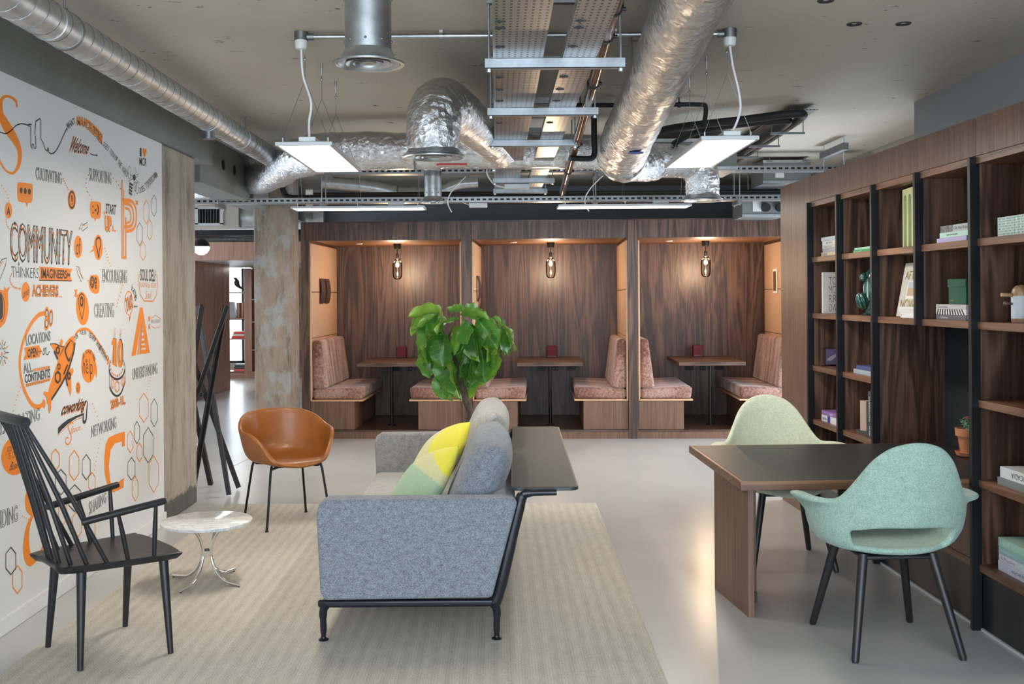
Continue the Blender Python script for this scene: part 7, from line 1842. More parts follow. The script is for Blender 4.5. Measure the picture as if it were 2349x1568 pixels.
('P','o',[6.073,1.543,6.073,1.524,6.071,1.505,6.064,1.489,6.054,1.474,6.042,1.462,6.027,1.453,6.01,1.447,5.993,1.446,5.975,1.447,5.957,1.453,5.94,1.462,5.925,1.474,5.912,1.488,5.902,1.505,5.894,1.522,5.89,1.541,5.889,1.559,5.892,1.577,5.898,1.593,5.907,1.608,5.919,1.62,5.934,1.629,5.95,1.635,5.967,1.638,5.985,1.636,6.003,1.631,6.02,1.623,6.036,1.611,6.05,1.597,6.06,1.58,6.068,1.562]),
('P','o',[5.855,1.646,5.907,1.651,5.901,1.627,5.916,1.612,5.885,1.605,5.866,1.612,5.882,1.637]),
('L','k',[5.969,1.482,5.965,1.484,5.96,1.491,5.955,1.501,5.951,1.511,5.946,1.52,5.941,1.529,5.936,1.539,5.931,1.549,5.927,1.559,5.925,1.568,5.923,1.576,5.923,1.584,5.923,1.592,5.925,1.599,5.929,1.605,5.934,1.611,5.942,1.617,5.951,1.621,5.96,1.624,5.969,1.626,5.977,1.625,5.986,1.622,5.994,1.617,6.002,1.612,6.007,1.605,6.009,1.598,6.01,1.589,6.01,1.58,6.008,1.57,6.006,1.561,6.003,1.551,6,1.542,5.996,1.533,5.991,1.524,5.988,1.516,5.984,1.507,5.98,1.498,5.977,1.49,5.973,1.484,5.969,1.482],0.007),
('L','k',[5.985,1.581,5.985,1.576,5.983,1.571,5.981,1.566,5.978,1.563,5.974,1.56,5.97,1.558,5.966,1.558,5.962,1.558,5.958,1.56,5.954,1.563,5.951,1.567,5.949,1.571,5.948,1.576,5.947,1.581,5.948,1.587,5.949,1.591,5.952,1.596,5.955,1.6,5.958,1.602,5.962,1.604,5.967,1.605,5.971,1.604,5.975,1.602,5.979,1.6,5.982,1.596,5.984,1.591,5.985,1.586,5.985,1.581],0.014),
]),
('mural_speech_bubble',[
('L','o',[6.705,1.497,6.691,1.504,6.68,1.513,6.67,1.524,6.663,1.537,6.659,1.551,6.657,1.565,6.659,1.58,6.663,1.594,6.67,1.607,6.679,1.619,6.691,1.628,6.704,1.635,6.718,1.64,6.733,1.641,6.748,1.64,6.762,1.635,6.775,1.628,6.787,1.619,6.796,1.607,6.803,1.594,6.807,1.579,6.808,1.564,6.805,1.549,6.8,1.535,6.792,1.522,6.782,1.511,6.77,1.503,6.756,1.496],0.009),
('L','o',[6.712,1.494,6.716,1.493,6.722,1.492,6.729,1.491,6.736,1.489,6.74,1.486,6.742,1.48,6.742,1.471,6.741,1.462,6.74,1.455,6.742,1.453,6.745,1.458,6.751,1.467,6.757,1.478,6.763,1.489,6.767,1.496],0.008),
('T','k','TALK',[6.668,1.597,6.796,1.627,6.811,1.535,6.686,1.508],'f',0.05,0.004),
('T','o','TALK',[6.668,1.597,6.796,1.627,6.811,1.535,6.686,1.508],'f',0.015,0.004),
('T','k','L',[6.808,1.674,6.831,1.662,6.801,1.641,6.778,1.654],'f',0.01,0.003),
('T','k','E',[6.836,1.66,6.854,1.646,6.821,1.626,6.803,1.639],'f',0.01,0.003),
('T','k','T',[6.857,1.644,6.866,1.629,6.831,1.609,6.822,1.624],'f',0.01,0.003),
('T','k',"'",[6.867,1.627,6.873,1.612,6.839,1.592,6.832,1.607],'f',0.01,0.003),
('T','k','S',[6.874,1.611,6.88,1.595,6.845,1.575,6.839,1.591],'f',0.01,0.003),
('L','k',[6.781,1.661,6.802,1.689],0.004),
('P','k',[6.837,1.544,6.835,1.54,6.83,1.538,6.825,1.54,6.823,1.544,6.825,1.548,6.83,1.55,6.835,1.548]),
('P','k',[6.863,1.544,6.86,1.54,6.855,1.538,6.85,1.54,6.848,1.544,6.85,1.548,6.855,1.55,6.861,1.548]),
('P','k',[6.886,1.544,6.884,1.539,6.878,1.538,6.873,1.54,6.871,1.544,6.873,1.548,6.879,1.549,6.884,1.548]),
]),
('mural_sign',[
('T','k','SOUL DELI',[6.952,1.793,7.258,1.796,7.249,1.711,6.951,1.713],'f',0.02,0.004),
('L','o',[6.945,1.755,6.926,1.751,6.928,1.67,6.953,1.618,7.025,1.579,7.206,1.576,7.278,1.618,7.303,1.673,7.297,1.758,7.259,1.759],0.009),
('T','o','KARMA for YOUR',[6.955,1.703,7.268,1.703,7.267,1.666,6.954,1.67],'f',-0.012,0.004),
('T','o','Soul',[7.048,1.644,7.168,1.649,7.183,1.597,7.043,1.591],'s',-0.012,0.004),
]),
('mural_letter',[
('P','o',[6.941,1.537,6.993,1.536,7.134,1.225,7.062,1.227,6.969,1.459,6.859,1.225,6.772,1.222]),
('L','o',[6.969,1.444,6.883,1.226],0.008),
('L','o',[6.975,1.433,6.904,1.226],0.008),
('P','o',[6.979,1.418,6.988,1.418,6.945,1.226,6.919,1.226]),
('P','o',[6.982,1.384,7.007,1.386,7.013,1.368,6.978,1.366]),
('P','o',[6.973,1.348,7.019,1.348,7.024,1.33,6.969,1.329]),
('P','o',[6.965,1.315,7.029,1.314,7.035,1.296,6.961,1.296]),
('P','o',[6.958,1.284,7.038,1.282,7.044,1.265,6.954,1.266]),
('P','o',[6.951,1.255,7.048,1.252,7.056,1.225,6.944,1.228]),
]),
('mural_sign',[
('P','o',[7.107,1.471,7.119,1.476,7.128,1.463,7.144,1.485,7.146,1.455,7.134,1.44,7.118,1.437,7.105,1.452]),
('T','o','BIG',[7.109,1.42,7.145,1.421,7.142,1.387,7.103,1.386],'f',0.02,0.004),
('T','g','FERG_STUDIO',[7.162,1.447,7.348,1.448,7.348,1.423,7.161,1.422],'f',-0.01,0.004),
('L','o',[7.16,1.455,7.164,1.457,7.171,1.459,7.179,1.463,7.186,1.465,7.192,1.467,7.197,1.467,7.2,1.466,7.203,1.464,7.206,1.463,7.211,1.463,7.216,1.466,7.222,1.469,7.229,1.473,7.236,1.476,7.244,1.478,7.252,1.478,7.26,1.477,7.269,1.475,7.278,1.473,7.286,1.471,7.294,1.469,7.301,1.467,7.308,1.465,7.315,1.463,7.322,1.461,7.33,1.459,7.339,1.458,7.349,1.456,7.357,1.453,7.363,1.45,7.367,1.446,7.37,1.44,7.372,1.434,7.372,1.428,7.372,1.422,7.371,1.417,7.369,1.411,7.366,1.406,7.362,1.401,7.357,1.398,7.351,1.395,7.344,1.394,7.337,1.393,7.329,1.393,7.321,1.393,7.311,1.392,7.302,1.392,7.291,1.393,7.282,1.393,7.273,1.393,7.265,1.392,7.258,1.391,7.251,1.39,7.245,1.389,7.237,1.389,7.229,1.39,7.22,1.393,7.211,1.395,7.203,1.398,7.195,1.4,7.189,1.401,7.182,1.402,7.176,1.403,7.171,1.404,7.168,1.405],0.004),
]),
('mural_lettering',[
('T','k','8',[5.483,1.558,5.535,1.556,5.527,1.429,5.47,1.433],'f',0.015,0.004),
('T','k','0',[5.536,1.545,5.587,1.542,5.575,1.447,5.528,1.452],'f',0.015,0.004),
('T','o','8',[5.48,1.558,5.532,1.556,5.524,1.429,5.468,1.433],'f',-0.01,0.004),
('T','o','0',[5.533,1.545,5.584,1.542,5.572,1.447,5.525,1.452],'f',-0.01,0.004),
]),
('mural_arrow',[
('L','o',[5.476,1.522,5.465,1.522,5.451,1.521,5.434,1.52,5.416,1.517,5.399,1.512,5.381,1.505,5.362,1.496,5.343,1.486,5.325,1.475,5.308,1.463,5.292,1.451,5.277,1.439,5.263,1.426,5.25,1.412,5.238,1.398,5.228,1.384,5.218,1.369,5.209,1.353,5.202,1.337,5.197,1.323,5.193,1.309,5.19,1.296,5.189,1.284,5.19,1.271,5.191,1.257,5.194,1.242,5.198,1.226,5.203,1.209,5.209,1.193,5.216,1.178,5.224,1.163,5.233,1.15,5.243,1.137,5.254,1.124,5.265,1.112,5.276,1.1,5.288,1.089,5.301,1.078,5.314,1.069,5.327,1.061,5.341,1.054,5.355,1.049,5.369,1.046,5.383,1.043,5.398,1.042,5.413,1.042,5.43,1.045,5.447,1.049,5.461,1.052,5.471,1.054],0.024),
('L','o',[5.451,1.068,5.475,1.056,5.46,1.028],0.022),
]),
('mural_flag',[
('P','o',[5.238,1.354,5.409,1.359,5.442,1.326,5.411,1.296,5.227,1.293,5.256,1.322]),
('T','k','OPEN',[5.275,1.346,5.39,1.351,5.391,1.303,5.274,1.3],'f',0.03,0.004),
('L','k',[5.396,1.326,5.4,1.326],0.006),
('L','k',[5.404,1.326,5.409,1.326],0.006),
('L','k',[5.413,1.326,5.417,1.326],0.006),
('L','k',[5.422,1.326,5.426,1.326],0.006),
('L','k',[5.43,1.326,5.435,1.326],0.006),
]),
('mural_lettering',[
('T','k','on',[5.451,1.342,5.5,1.345,5.502,1.307,5.448,1.303],'s',0,0.004),
('L','k',[5.495,1.306,5.498,1.306,5.502,1.306,5.507,1.305,5.512,1.305,5.516,1.306,5.518,1.307,5.521,1.31,5.523,1.312,5.525,1.314,5.527,1.316,5.529,1.317,5.532,1.318,5.535,1.319,5.537,1.32,5.539,1.32],0.006),
]),
('mural_dots',[
('L','o',[5.342,1.234,5.356,1.234],0.016),
('L','o',[5.364,1.234,5.378,1.235],0.016),
('L','o',[5.386,1.235,5.4,1.235],0.016),
('L','o',[5.407,1.235,5.422,1.235],0.016),
('L','o',[5.429,1.235,5.444,1.236],0.016),
('L','o',[5.451,1.236,5.466,1.236],0.016),
('L','o',[5.474,1.236,5.488,1.236],0.016),
('L','o',[5.496,1.237,5.511,1.237],0.016),
('L','o',[5.519,1.237,5.534,1.237],0.016),
('L','o',[5.256,1.165,5.272,1.165],0.016),
('L','o',[5.28,1.165,5.297,1.166],0.016),
('L','o',[5.305,1.166,5.322,1.167],0.016),
('L','o',[5.331,1.167,5.347,1.167],0.016),
('L','o',[5.356,1.168,5.373,1.168],0.016),
('L','o',[5.382,1.168,5.398,1.169],0.016),
('L','o',[5.407,1.169,5.424,1.169],0.016),
('L','o',[5.434,1.17,5.451,1.17],0.016),
('L','o',[5.46,1.17,5.477,1.171],0.016),
('L','o',[5.487,1.171,5.504,1.172],0.016),
('L','o',[5.514,1.172,5.531,1.172],0.016),
]),
('mural_aeroplane',[
('P','o',[5.863,1.385,5.842,1.39,5.808,1.385,5.758,1.364,5.717,1.335,5.652,1.279,5.604,1.22,5.565,1.174,5.526,1.125,5.515,1.103,5.552,1.064,5.602,1.085,5.682,1.134,5.755,1.189,5.814,1.252,5.853,1.305,5.868,1.352]),
('P','o',[5.725,1.337,5.669,1.341,5.607,1.357,5.542,1.357,5.591,1.322,5.637,1.28,5.664,1.278]),
('P','o',[5.669,1.339,5.663,1.358,5.686,1.383,5.708,1.366,5.693,1.34]),
('P','o',[5.797,1.24,5.736,1.177,5.754,1.128,5.778,1.092,5.803,1.058,5.816,1.089,5.813,1.157,5.805,1.212]),
('P','o',[5.805,1.188,5.813,1.205,5.834,1.214,5.848,1.192,5.83,1.176,5.809,1.166]),
('P','o',[5.519,1.106,5.467,1.115,5.455,1.104,5.496,1.08,5.499,1.047,5.516,1.042,5.524,0.99,5.549,1.013,5.551,1.066]),
('L','k',[5.808,1.365,5.803,1.362,5.797,1.359,5.79,1.355,5.782,1.351,5.774,1.346,5.766,1.341,5.757,1.335,5.749,1.33,5.741,1.324,5.737,1.318,5.736,1.312,5.737,1.305,5.74,1.299,5.744,1.293,5.749,1.287,5.754,1.28,5.761,1.272,5.768,1.265,5.775,1.259,5.781,1.256,5.786,1.257,5.791,1.26,5.796,1.265,5.799,1.27,5.802,1.273],[0.004, 0.012, 0.016, 0.014, 0.014, 0.008]),
('L','k',[5.868,1.352,5.866,1.346,5.864,1.337,5.861,1.326,5.858,1.315,5.853,1.305,5.847,1.295,5.84,1.285,5.832,1.274,5.824,1.264,5.814,1.252,5.804,1.24,5.793,1.227,5.781,1.214,5.768,1.201,5.755,1.189,5.742,1.178,5.73,1.167,5.716,1.157,5.7,1.146,5.682,1.134,5.657,1.12,5.627,1.103,5.597,1.087,5.57,1.073,5.552,1.063],0.014),
('L','k',[5.542,1.359,5.55,1.359,5.563,1.359,5.578,1.359,5.593,1.358,5.607,1.357,5.62,1.355,5.632,1.351,5.645,1.348,5.657,1.344,5.669,1.342,5.681,1.34,5.694,1.339,5.706,1.338,5.716,1.337,5.724,1.336],0.005),
('L','k',[5.591,1.319,5.638,1.272],0.014),
('L','k',[5.717,1.331,5.654,1.287],0.004),
('L','k',[5.737,1.17,5.761,1.119],0.012),
('L','k',[5.764,1.235,5.711,1.185],0.011),
('L','k',[5.796,1.375,5.803,1.372,5.813,1.368,5.825,1.363,5.835,1.357,5.841,1.35,5.843,1.341,5.842,1.332,5.84,1.321,5.836,1.311,5.832,1.302,5.827,1.294,5.82,1.287,5.813,1.28,5.806,1.274,5.802,1.27],0.003),
('L','k',[5.636,1.339,5.654,1.33,5.654,1.31,5.635,1.303,5.618,1.312,5.618,1.332,5.636,1.339],0.011),
('L','k',[5.649,1.247,5.663,1.239,5.663,1.223,5.648,1.217,5.634,1.225,5.634,1.241,5.649,1.247],0.007),
('L','k',[5.634,1.206,5.664,1.19,5.663,1.158,5.633,1.146,5.603,1.163,5.604,1.195,5.634,1.206],0.011),
('L','k',[5.778,1.19,5.796,1.18,5.795,1.161,5.778,1.154,5.761,1.164,5.761,1.183,5.778,1.19],0.013),
]),
('mural_arrow',[
('L','o',[5.869,1.388,5.874,1.391,5.881,1.397,5.89,1.403,5.901,1.409,5.913,1.413,5.926,1.417,5.942,1.42,5.959,1.422,5.976,1.424,5.992,1.424,6.008,1.424,6.025,1.423,6.041,1.421,6.057,1.418,6.074,1.413,6.09,1.408,6.107,1.401,6.124,1.393,6.14,1.384,6.157,1.375,6.174,1.364,6.192,1.353,6.209,1.34,6.226,1.328,6.242,1.317,6.257,1.306,6.272,1.296,6.286,1.285,6.299,1.275,6.312,1.265,6.325,1.254,6.339,1.242,6.352,1.231,6.363,1.221,6.371,1.215],0.016),
('L','o',[6.375,1.243,6.38,1.209,6.35,1.199],0.014),
]),
('mural_lettering',[
('T','g','O',[5.85,1.383,5.862,1.391,5.891,1.366,5.878,1.359],'f',0,0.003),
('T','g','U',[5.864,1.392,5.877,1.399,5.906,1.375,5.893,1.367],'f',0,0.003),
('T','g','R',[5.881,1.401,5.895,1.407,5.923,1.383,5.908,1.376],'f',0,0.003),
('T','g','T',[5.934,1.416,5.956,1.418,5.97,1.392,5.948,1.389],'f',0,0.003),
('T','g','E',[5.968,1.419,5.992,1.419,5.997,1.393,5.974,1.392],'f',0,0.003),
('T','g','N',[6.007,1.419,6.031,1.417,6.025,1.39,6.001,1.393],'f',0,0.003),
('T','g','Y',[6.08,1.408,6.098,1.401,6.072,1.377,6.054,1.384],'f',0,0.003),
('T','g','E',[6.103,1.399,6.121,1.392,6.093,1.368,6.076,1.375],'f',0,0.003),
('T','g','A',[6.125,1.39,6.142,1.383,6.113,1.359,6.096,1.367],'f',0,0.003),
('T','g','R',[6.146,1.381,6.161,1.373,6.131,1.349,6.115,1.357],'f',0,0.003),
('T','g',',',[6.165,1.371,6.18,1.363,6.149,1.339,6.134,1.348],'f',0,0.003),
('T','g','A',[6.201,1.351,6.216,1.342,6.183,1.319,6.169,1.328],'f',0,0.003),
('T','g','N',[6.218,1.341,6.232,1.332,6.199,1.309,6.185,1.318],'f',0,0.003),
('T','g','N',[6.235,1.33,6.248,1.321,6.214,1.298,6.201,1.307],'f',0,0.003),
('T','g','I',[6.251,1.32,6.264,1.311,6.23,1.287,6.217,1.297],'f',0,0.003),
('T','g','V',[6.266,1.309,6.28,1.3,6.245,1.277,6.232,1.286],'f',0,0.003),
('T','g','E',[6.282,1.298,6.295,1.289,6.261,1.266,6.248,1.275],'f',0,0.003),
('T','g','R',[6.298,1.287,6.311,1.278,6.276,1.255,6.263,1.264],'f',0,0.003),
('T','g','S',[6.313,1.276,6.326,1.267,6.291,1.244,6.278,1.253],'f',0,0.003),
('T','g','A',[6.329,1.265,6.342,1.256,6.306,1.233,6.293,1.242],'f',0,0.003),
('T','g','R',[6.344,1.254,6.357,1.245,6.321,1.222,6.309,1.231],'f',0,0.003),
('T','g','Y',[6.359,1.243,6.372,1.234,6.337,1.211,6.324,1.22],'f',0,0.003),
]),
('mural_speech_bubble',[
('P','o',[6.171,1.201,6.168,1.179,6.159,1.158,6.146,1.141,6.128,1.126,6.107,1.116,6.084,1.111,6.06,1.11,6.036,1.115,6.014,1.124,5.994,1.137,5.978,1.154,5.966,1.173,5.959,1.194,5.957,1.215,5.96,1.237,5.968,1.256,5.98,1.274,5.997,1.288,6.017,1.299,6.04,1.305,6.064,1.306,6.088,1.302,6.11,1.294,6.131,1.281,6.148,1.264,6.161,1.245,6.169,1.223]),
('P','o',[6.158,1.242,6.185,1.201,6.192,1.161,6.18,1.126,6.163,1.157,6.128,1.15]),
('T','k','help',[5.981,1.263,6.124,1.244,6.122,1.124,5.974,1.142],'f',-0.01,0.004),
('T','k','W',[5.97,1.271,5.977,1.279,6.001,1.261,5.993,1.253],'f',-0.01,0.003),
('T','k','E',[5.978,1.28,5.987,1.288,6.01,1.27,6.002,1.262],'f',-0.01,0.003),
('T','k','A',[6.013,1.297,6.033,1.301,6.047,1.281,6.027,1.278],'f',-0.01,0.003),
('T','k','R',[6.049,1.301,6.073,1.3,6.073,1.281,6.05,1.282],'f',-0.01,0.003),
('T','k','E',[6.09,1.298,6.111,1.292,6.096,1.274,6.076,1.28],'f',-0.01,0.003),
('T','k','H',[6.137,1.28,6.146,1.271,6.121,1.255,6.112,1.264],'f',-0.01,0.003),
('T','k','E',[6.147,1.27,6.155,1.26,6.13,1.245,6.122,1.254],'f',-0.01,0.003),
('T','k','R',[6.156,1.259,6.163,1.25,6.137,1.234,6.13,1.244],'f',-0.01,0.003),
('T','k','E',[6.164,1.249,6.171,1.239,6.145,1.224,6.138,1.233],'f',-0.01,0.003),
('T','k','to',[6.014,1.251,6.041,1.251,6.041,1.23,6.013,1.231],'f',0,0.004),
('P','k',[6.156,1.208,6.155,1.207,6.152,1.207,6.15,1.207,6.149,1.209,6.15,1.21,6.152,1.211,6.155,1.21]),
('P','k',[6.156,1.202,6.155,1.201,6.152,1.201,6.15,1.201,6.149,1.203,6.15,1.204,6.152,1.205,6.155,1.204]),
('P','k',[6.155,1.196,6.154,1.195,6.152,1.195,6.15,1.195,6.149,1.197,6.15,1.198,6.152,1.198,6.155,1.198]),
('P','k',[6.155,1.19,6.154,1.189,6.152,1.188,6.15,1.189,6.149,1.191,6.15,1.192,6.152,1.192,6.154,1.192]),
]),
('mural_badge',[
('P','o',[5.942,1.091,5.941,1.084,5.938,1.076,5.934,1.07,5.929,1.065,5.923,1.062,5.917,1.06,5.91,1.06,5.903,1.061,5.896,1.064,5.89,1.069,5.885,1.075,5.882,1.082,5.88,1.089,5.879,1.097,5.88,1.104,5.882,1.111,5.886,1.118,5.891,1.123,5.897,1.126,5.904,1.128,5.911,1.129,5.918,1.127,5.924,1.124,5.93,1.119,5.935,1.113,5.939,1.107,5.941,1.099]),
('T','k','THE',[5.895,1.119,5.926,1.119,5.926,1.103,5.895,1.103],'f',-0.01,0.004),
('T','k','BEST',[5.884,1.096,5.935,1.098,5.932,1.076,5.885,1.074],'f',-0.01,0.004),
]),
('mural_cake',[
('P','k',[6.455,1.354,6.509,1.348,6.506,1.184,6.515,1.171,6.441,1.193]),
('P','o',[6.449,1.35,6.498,1.348,6.497,1.185,6.506,1.172,6.435,1.193,6.452,1.2,6.454,1.307,6.421,1.315]),
('L','k',[6.608,1.252,6.607,1.236,6.604,1.22,6.6,1.206,6.595,1.195,6.588,1.186,6.581,1.181,6.574,1.18,6.567,1.182,6.56,1.188,6.554,1.197,6.549,1.209,6.545,1.224,6.543,1.239,6.543,1.256,6.544,1.272,6.547,1.288,6.551,1.302,6.556,1.313,6.563,1.322,6.569,1.327,6.577,1.329,6.584,1.327,6.591,1.321,6.597,1.312,6.602,1.299,6.605,1.285,6.608,1.269,6.608,1.252],0.032),
('L','o',[6.597,1.25,6.596,1.234,6.594,1.218,6.59,1.205,6.584,1.194,6.578,1.186,6.572,1.181,6.565,1.179,6.558,1.182,6.551,1.187,6.545,1.196,6.541,1.208,6.537,1.222,6.535,1.237,6.535,1.253,6.536,1.269,6.538,1.284,6.542,1.297,6.548,1.308,6.554,1.317,6.56,1.322,6.567,1.323,6.574,1.321,6.581,1.316,6.587,1.307,6.591,1.295,6.595,1.281,6.597,1.266,6.597,1.25],0.03),
('L','k',[6.62,1.208,6.632,1.199,6.641,1.189,6.648,1.178,6.651,1.167,6.652,1.157,6.651,1.146,6.646,1.136,6.639,1.126,6.629,1.118,6.616,1.11,6.602,1.104,6.586,1.099,6.569,1.095,6.55,1.093,6.531,1.092,6.512,1.093,6.493,1.095,6.474,1.099,6.457,1.104,6.44,1.11,6.425,1.118,6.412,1.126,6.401,1.135,6.392,1.145,6.386,1.155,6.382,1.165,6.381,1.175,6.382,1.186,6.386,1.195,6.392,1.205,6.401,1.213,6.412,1.221],0.005),
('L','k',[6.65,1.145,6.645,1.135,6.637,1.126,6.627,1.118,6.615,1.111,6.601,1.105,6.585,1.1,6.568,1.097,6.55,1.095,6.531,1.094,6.512,1.095,6.493,1.097,6.475,1.101,6.458,1.105,6.441,1.111,6.426,1.118,6.413,1.126,6.402,1.135,6.393,1.144,6.387,1.154,6.382,1.164],0.014),
('L','k',[6.383,1.168,6.383,1.156,6.383,1.139,6.383,1.119,6.383,1.101,6.383,1.086,6.384,1.076,6.386,1.068,6.387,1.062,6.388,1.057,6.389,1.053],0.004),
('L','k',[6.385,1.058,6.392,1.052,6.401,1.043,6.412,1.034,6.425,1.024,6.437,1.016,6.45,1.009,6.465,1.003,6.48,0.997,6.495,0.993,6.51,0.991,6.525,0.99,6.54,0.992,6.556,0.995,6.571,1,6.586,1.007,6.601,1.017,6.617,1.032,6.633,1.047,6.646,1.061,6.655,1.07],0.013),
('L','k',[6.653,1.149,6.655,1.07],0.004),
('P','o',[6.42,1.204,6.417,1.199,6.412,1.198,6.406,1.2,6.404,1.205,6.407,1.21,6.412,1.212,6.418,1.209]),
('P','o',[6.406,1.186,6.404,1.181,6.398,1.179,6.393,1.182,6.391,1.187,6.393,1.192,6.398,1.193,6.404,1.191]),
('P','o',[6.414,1.162,6.412,1.158,6.407,1.156,6.401,1.158,6.399,1.163,6.401,1.168,6.407,1.17,6.412,1.167]),
('P','o',[6.439,1.14,6.436,1.135,6.431,1.134,6.425,1.136,6.423,1.141,6.425,1.146,6.431,1.148,6.436,1.145]),
('P','o',[6.464,1.129,6.462,1.124,6.456,1.123,6.451,1.125,6.448,1.13,6.451,1.135,6.456,1.137,6.462,1.134]),
('P','o',[6.496,1.121,6.493,1.116,6.488,1.114,6.482,1.117,6.48,1.122,6.482,1.127,6.488,1.128,6.493,1.126]),
('P','o',[6.53,1.116,6.527,1.111,6.522,1.109,6.516,1.112,6.514,1.117,6.516,1.122,6.522,1.124,6.528,1.121]),
('P','o',[6.563,1.12,6.561,1.115,6.555,1.113,6.549,1.116,6.547,1.121,6.55,1.126,6.555,1.127,6.561,1.125]),
('P','o',[6.594,1.131,6.591,1.126,6.586,1.125,6.58,1.127,6.578,1.132,6.58,1.137,6.586,1.139,6.592,1.136]),
('P','o',[6.618,1.149,6.615,1.144,6.609,1.143,6.604,1.145,6.601,1.15,6.604,1.155,6.61,1.157,6.616,1.154]),
('P','o',[6.633,1.178,6.63,1.173,6.624,1.171,6.618,1.174,6.616,1.179,6.619,1.184,6.624,1.186,6.63,1.183]),
('L','o',[6.43,1.108,6.451,1.092,6.45,1.057,6.429,1.045,6.408,1.061,6.409,1.095,6.43,1.108],0.008),
('L','o',[6.512,1.086,6.545,1.067,6.544,1.029,6.511,1.016,6.478,1.035,6.479,1.072,6.512,1.086],0.008),
('L','o',[6.613,1.101,6.634,1.087,6.634,1.057,6.612,1.047,6.591,1.061,6.592,1.09,6.613,1.101],0.008),
('L','g',[6.471,1.38,6.472,1.354],0.004),
('L','o',[6.484,1.39,6.483,1.386,6.482,1.382,6.481,1.379,6.479,1.376,6.476,1.374,6.474,1.373,6.471,1.372,6.468,1.373,6.466,1.374,6.463,1.376,6.461,1.379,6.46,1.383,6.459,1.387,6.459,1.391,6.459,1.395,6.46,1.399,6.462,1.403,6.464,1.405,6.466,1.408,6.469,1.409,6.472,1.409,6.474,1.409,6.477,1.407,6.479,1.405,6.481,1.402,6.483,1.398,6.484,1.394,6.484,1.39],0.003),
('L','g',[6.57,1.377,6.57,1.35],0.004),
('L','o',[6.583,1.387,6.582,1.383,6.581,1.379,6.58,1.375,6.577,1.372,6.575,1.37,6.572,1.369,6.569,1.368,6.567,1.369,6.564,1.371,6.562,1.373,6.56,1.376,6.558,1.38,6.557,1.384,6.557,1.388,6.557,1.392,6.558,1.396,6.56,1.399,6.562,1.402,6.565,1.404,6.567,1.406,6.57,1.406,6.573,1.406,6.576,1.404,6.578,1.402,6.58,1.399,6.581,1.395,6.582,1.391,6.583,1.387],0.003),
]),
('mural_lettering',[
('T','k','2008-18..',[6.397,0.976,6.65,0.986,6.664,0.923,6.405,0.914],'f',0.05,0.004),
('T','o','2008-18..',[6.397,0.976,6.65,0.986,6.664,0.923,6.405,0.914],'f',0.015,0.004),
]),
('mural_lettering',[
('T','o','coworking',[5.661,1.026,6.055,1.028,6.037,0.942,5.652,0.941],'s',0.03,0.004),
('T','k','coworking',[5.658,1.031,6.055,1.033,6.033,0.947,5.653,0.946],'s',0.025,0.004),
('P','k',[5.635,0.903,5.693,0.92,5.767,0.934,5.873,0.94,5.995,0.944,5.984,0.932,5.889,0.927,5.781,0.912,5.692,0.889,5.634,0.868]),
('L','o',[5.63,0.862,5.638,0.864,5.649,0.868,5.662,0.872,5.677,0.876,5.692,0.88,5.708,0.885,5.725,0.889,5.743,0.894,5.762,0.899,5.781,0.903,5.802,0.906,5.824,0.91,5.846,0.913,5.868,0.915,5.888,0.918,5.907,0.919,5.926,0.92,5.943,0.92,5.957,0.921,5.967,0.921],0.004),
('L','k',[6.043,1.005,6.041,0.996,6.039,0.984,6.035,0.969,6.032,0.955,6.029,0.943,6.027,0.933,6.025,0.923,6.024,0.915,6.022,0.908,6.019,0.902,6.015,0.898,6.01,0.894,6.005,0.892,6,0.891,5.996,0.89,5.991,0.89,5.987,0.892,5.982,0.894,5.979,0.897,5.977,0.901,5.976,0.907,5.977,0.914,5.978,0.923,5.98,0.93,5.98,0.935],[0.008, 0.012, 0.018, 0.02, 0.018, 0.012]),
]),
('mural_lettering',[
('T','o','Space...',[5.788,0.889,5.999,0.885,5.993,0.845,5.768,0.836],'s',0,0.004),
('L','o',[5.842,0.901,5.836,0.903,5.829,0.906,5.821,0.909,5.812,0.912,5.804,0.912,5.796,0.911,5.787,0.908,5.779,0.904,5.772,0.9,5.769,0.895,5.769,0.889,5.772,0.883,5.777,0.876,5.783,0.869,5.788,0.862,5.793,0.856,5.798,0.849,5.804,0.843,5.808,0.837,5.81,0.831,5.81,0.825,5.808,0.818,5.804,0.812,5.799,0.807,5.794,0.802,5.788,0.799,5.78,0.797,5.772,0.795,5.764,0.795,5.757,0.796,5.75,0.798,5.744,0.801,5.739,0.806,5.734,0.81,5.732,0.814,5.731,0.819,5.733,0.823,5.735,0.828,5.739,0.832,5.743,0.834,5.748,0.835,5.754,0.834,5.762,0.833,5.768,0.831,5.772,0.83],0.008),
]),
('mural_speech_bubble',[
('P','o',[5.28,0.799,5.271,0.782,5.258,0.766,5.239,0.753,5.216,0.743,5.191,0.737,5.163,0.734,5.134,0.735,5.106,0.74,5.079,0.748,5.054,0.759,5.033,0.773,5.015,0.788,5.002,0.805,4.994,0.823,4.99,0.842,4.993,0.859,5,0.876,5.013,0.891,5.03,0.904,5.051,0.914,5.075,0.921,5.102,0.925,5.13,0.925,5.159,0.922,5.186,0.914,5.213,0.904,5.236,0.89,5.255,0.874,5.27,0.857,5.279,0.838,5.282,0.818]),
('T','k','your BUSINESS',[5.026,0.899,5.276,0.9,5.272,0.844,5.029,0.844],'s',-0.01,0.004),
('T','k','IS OUR',[5.063,0.855,5.18,0.851,5.179,0.818,5.062,0.824],'f',-0.01,0.004),
('T','k','Business',[5.07,0.806,5.245,0.798,5.244,0.761,5.067,0.767],'s',0,0.004),
]),
('mural_letter',[
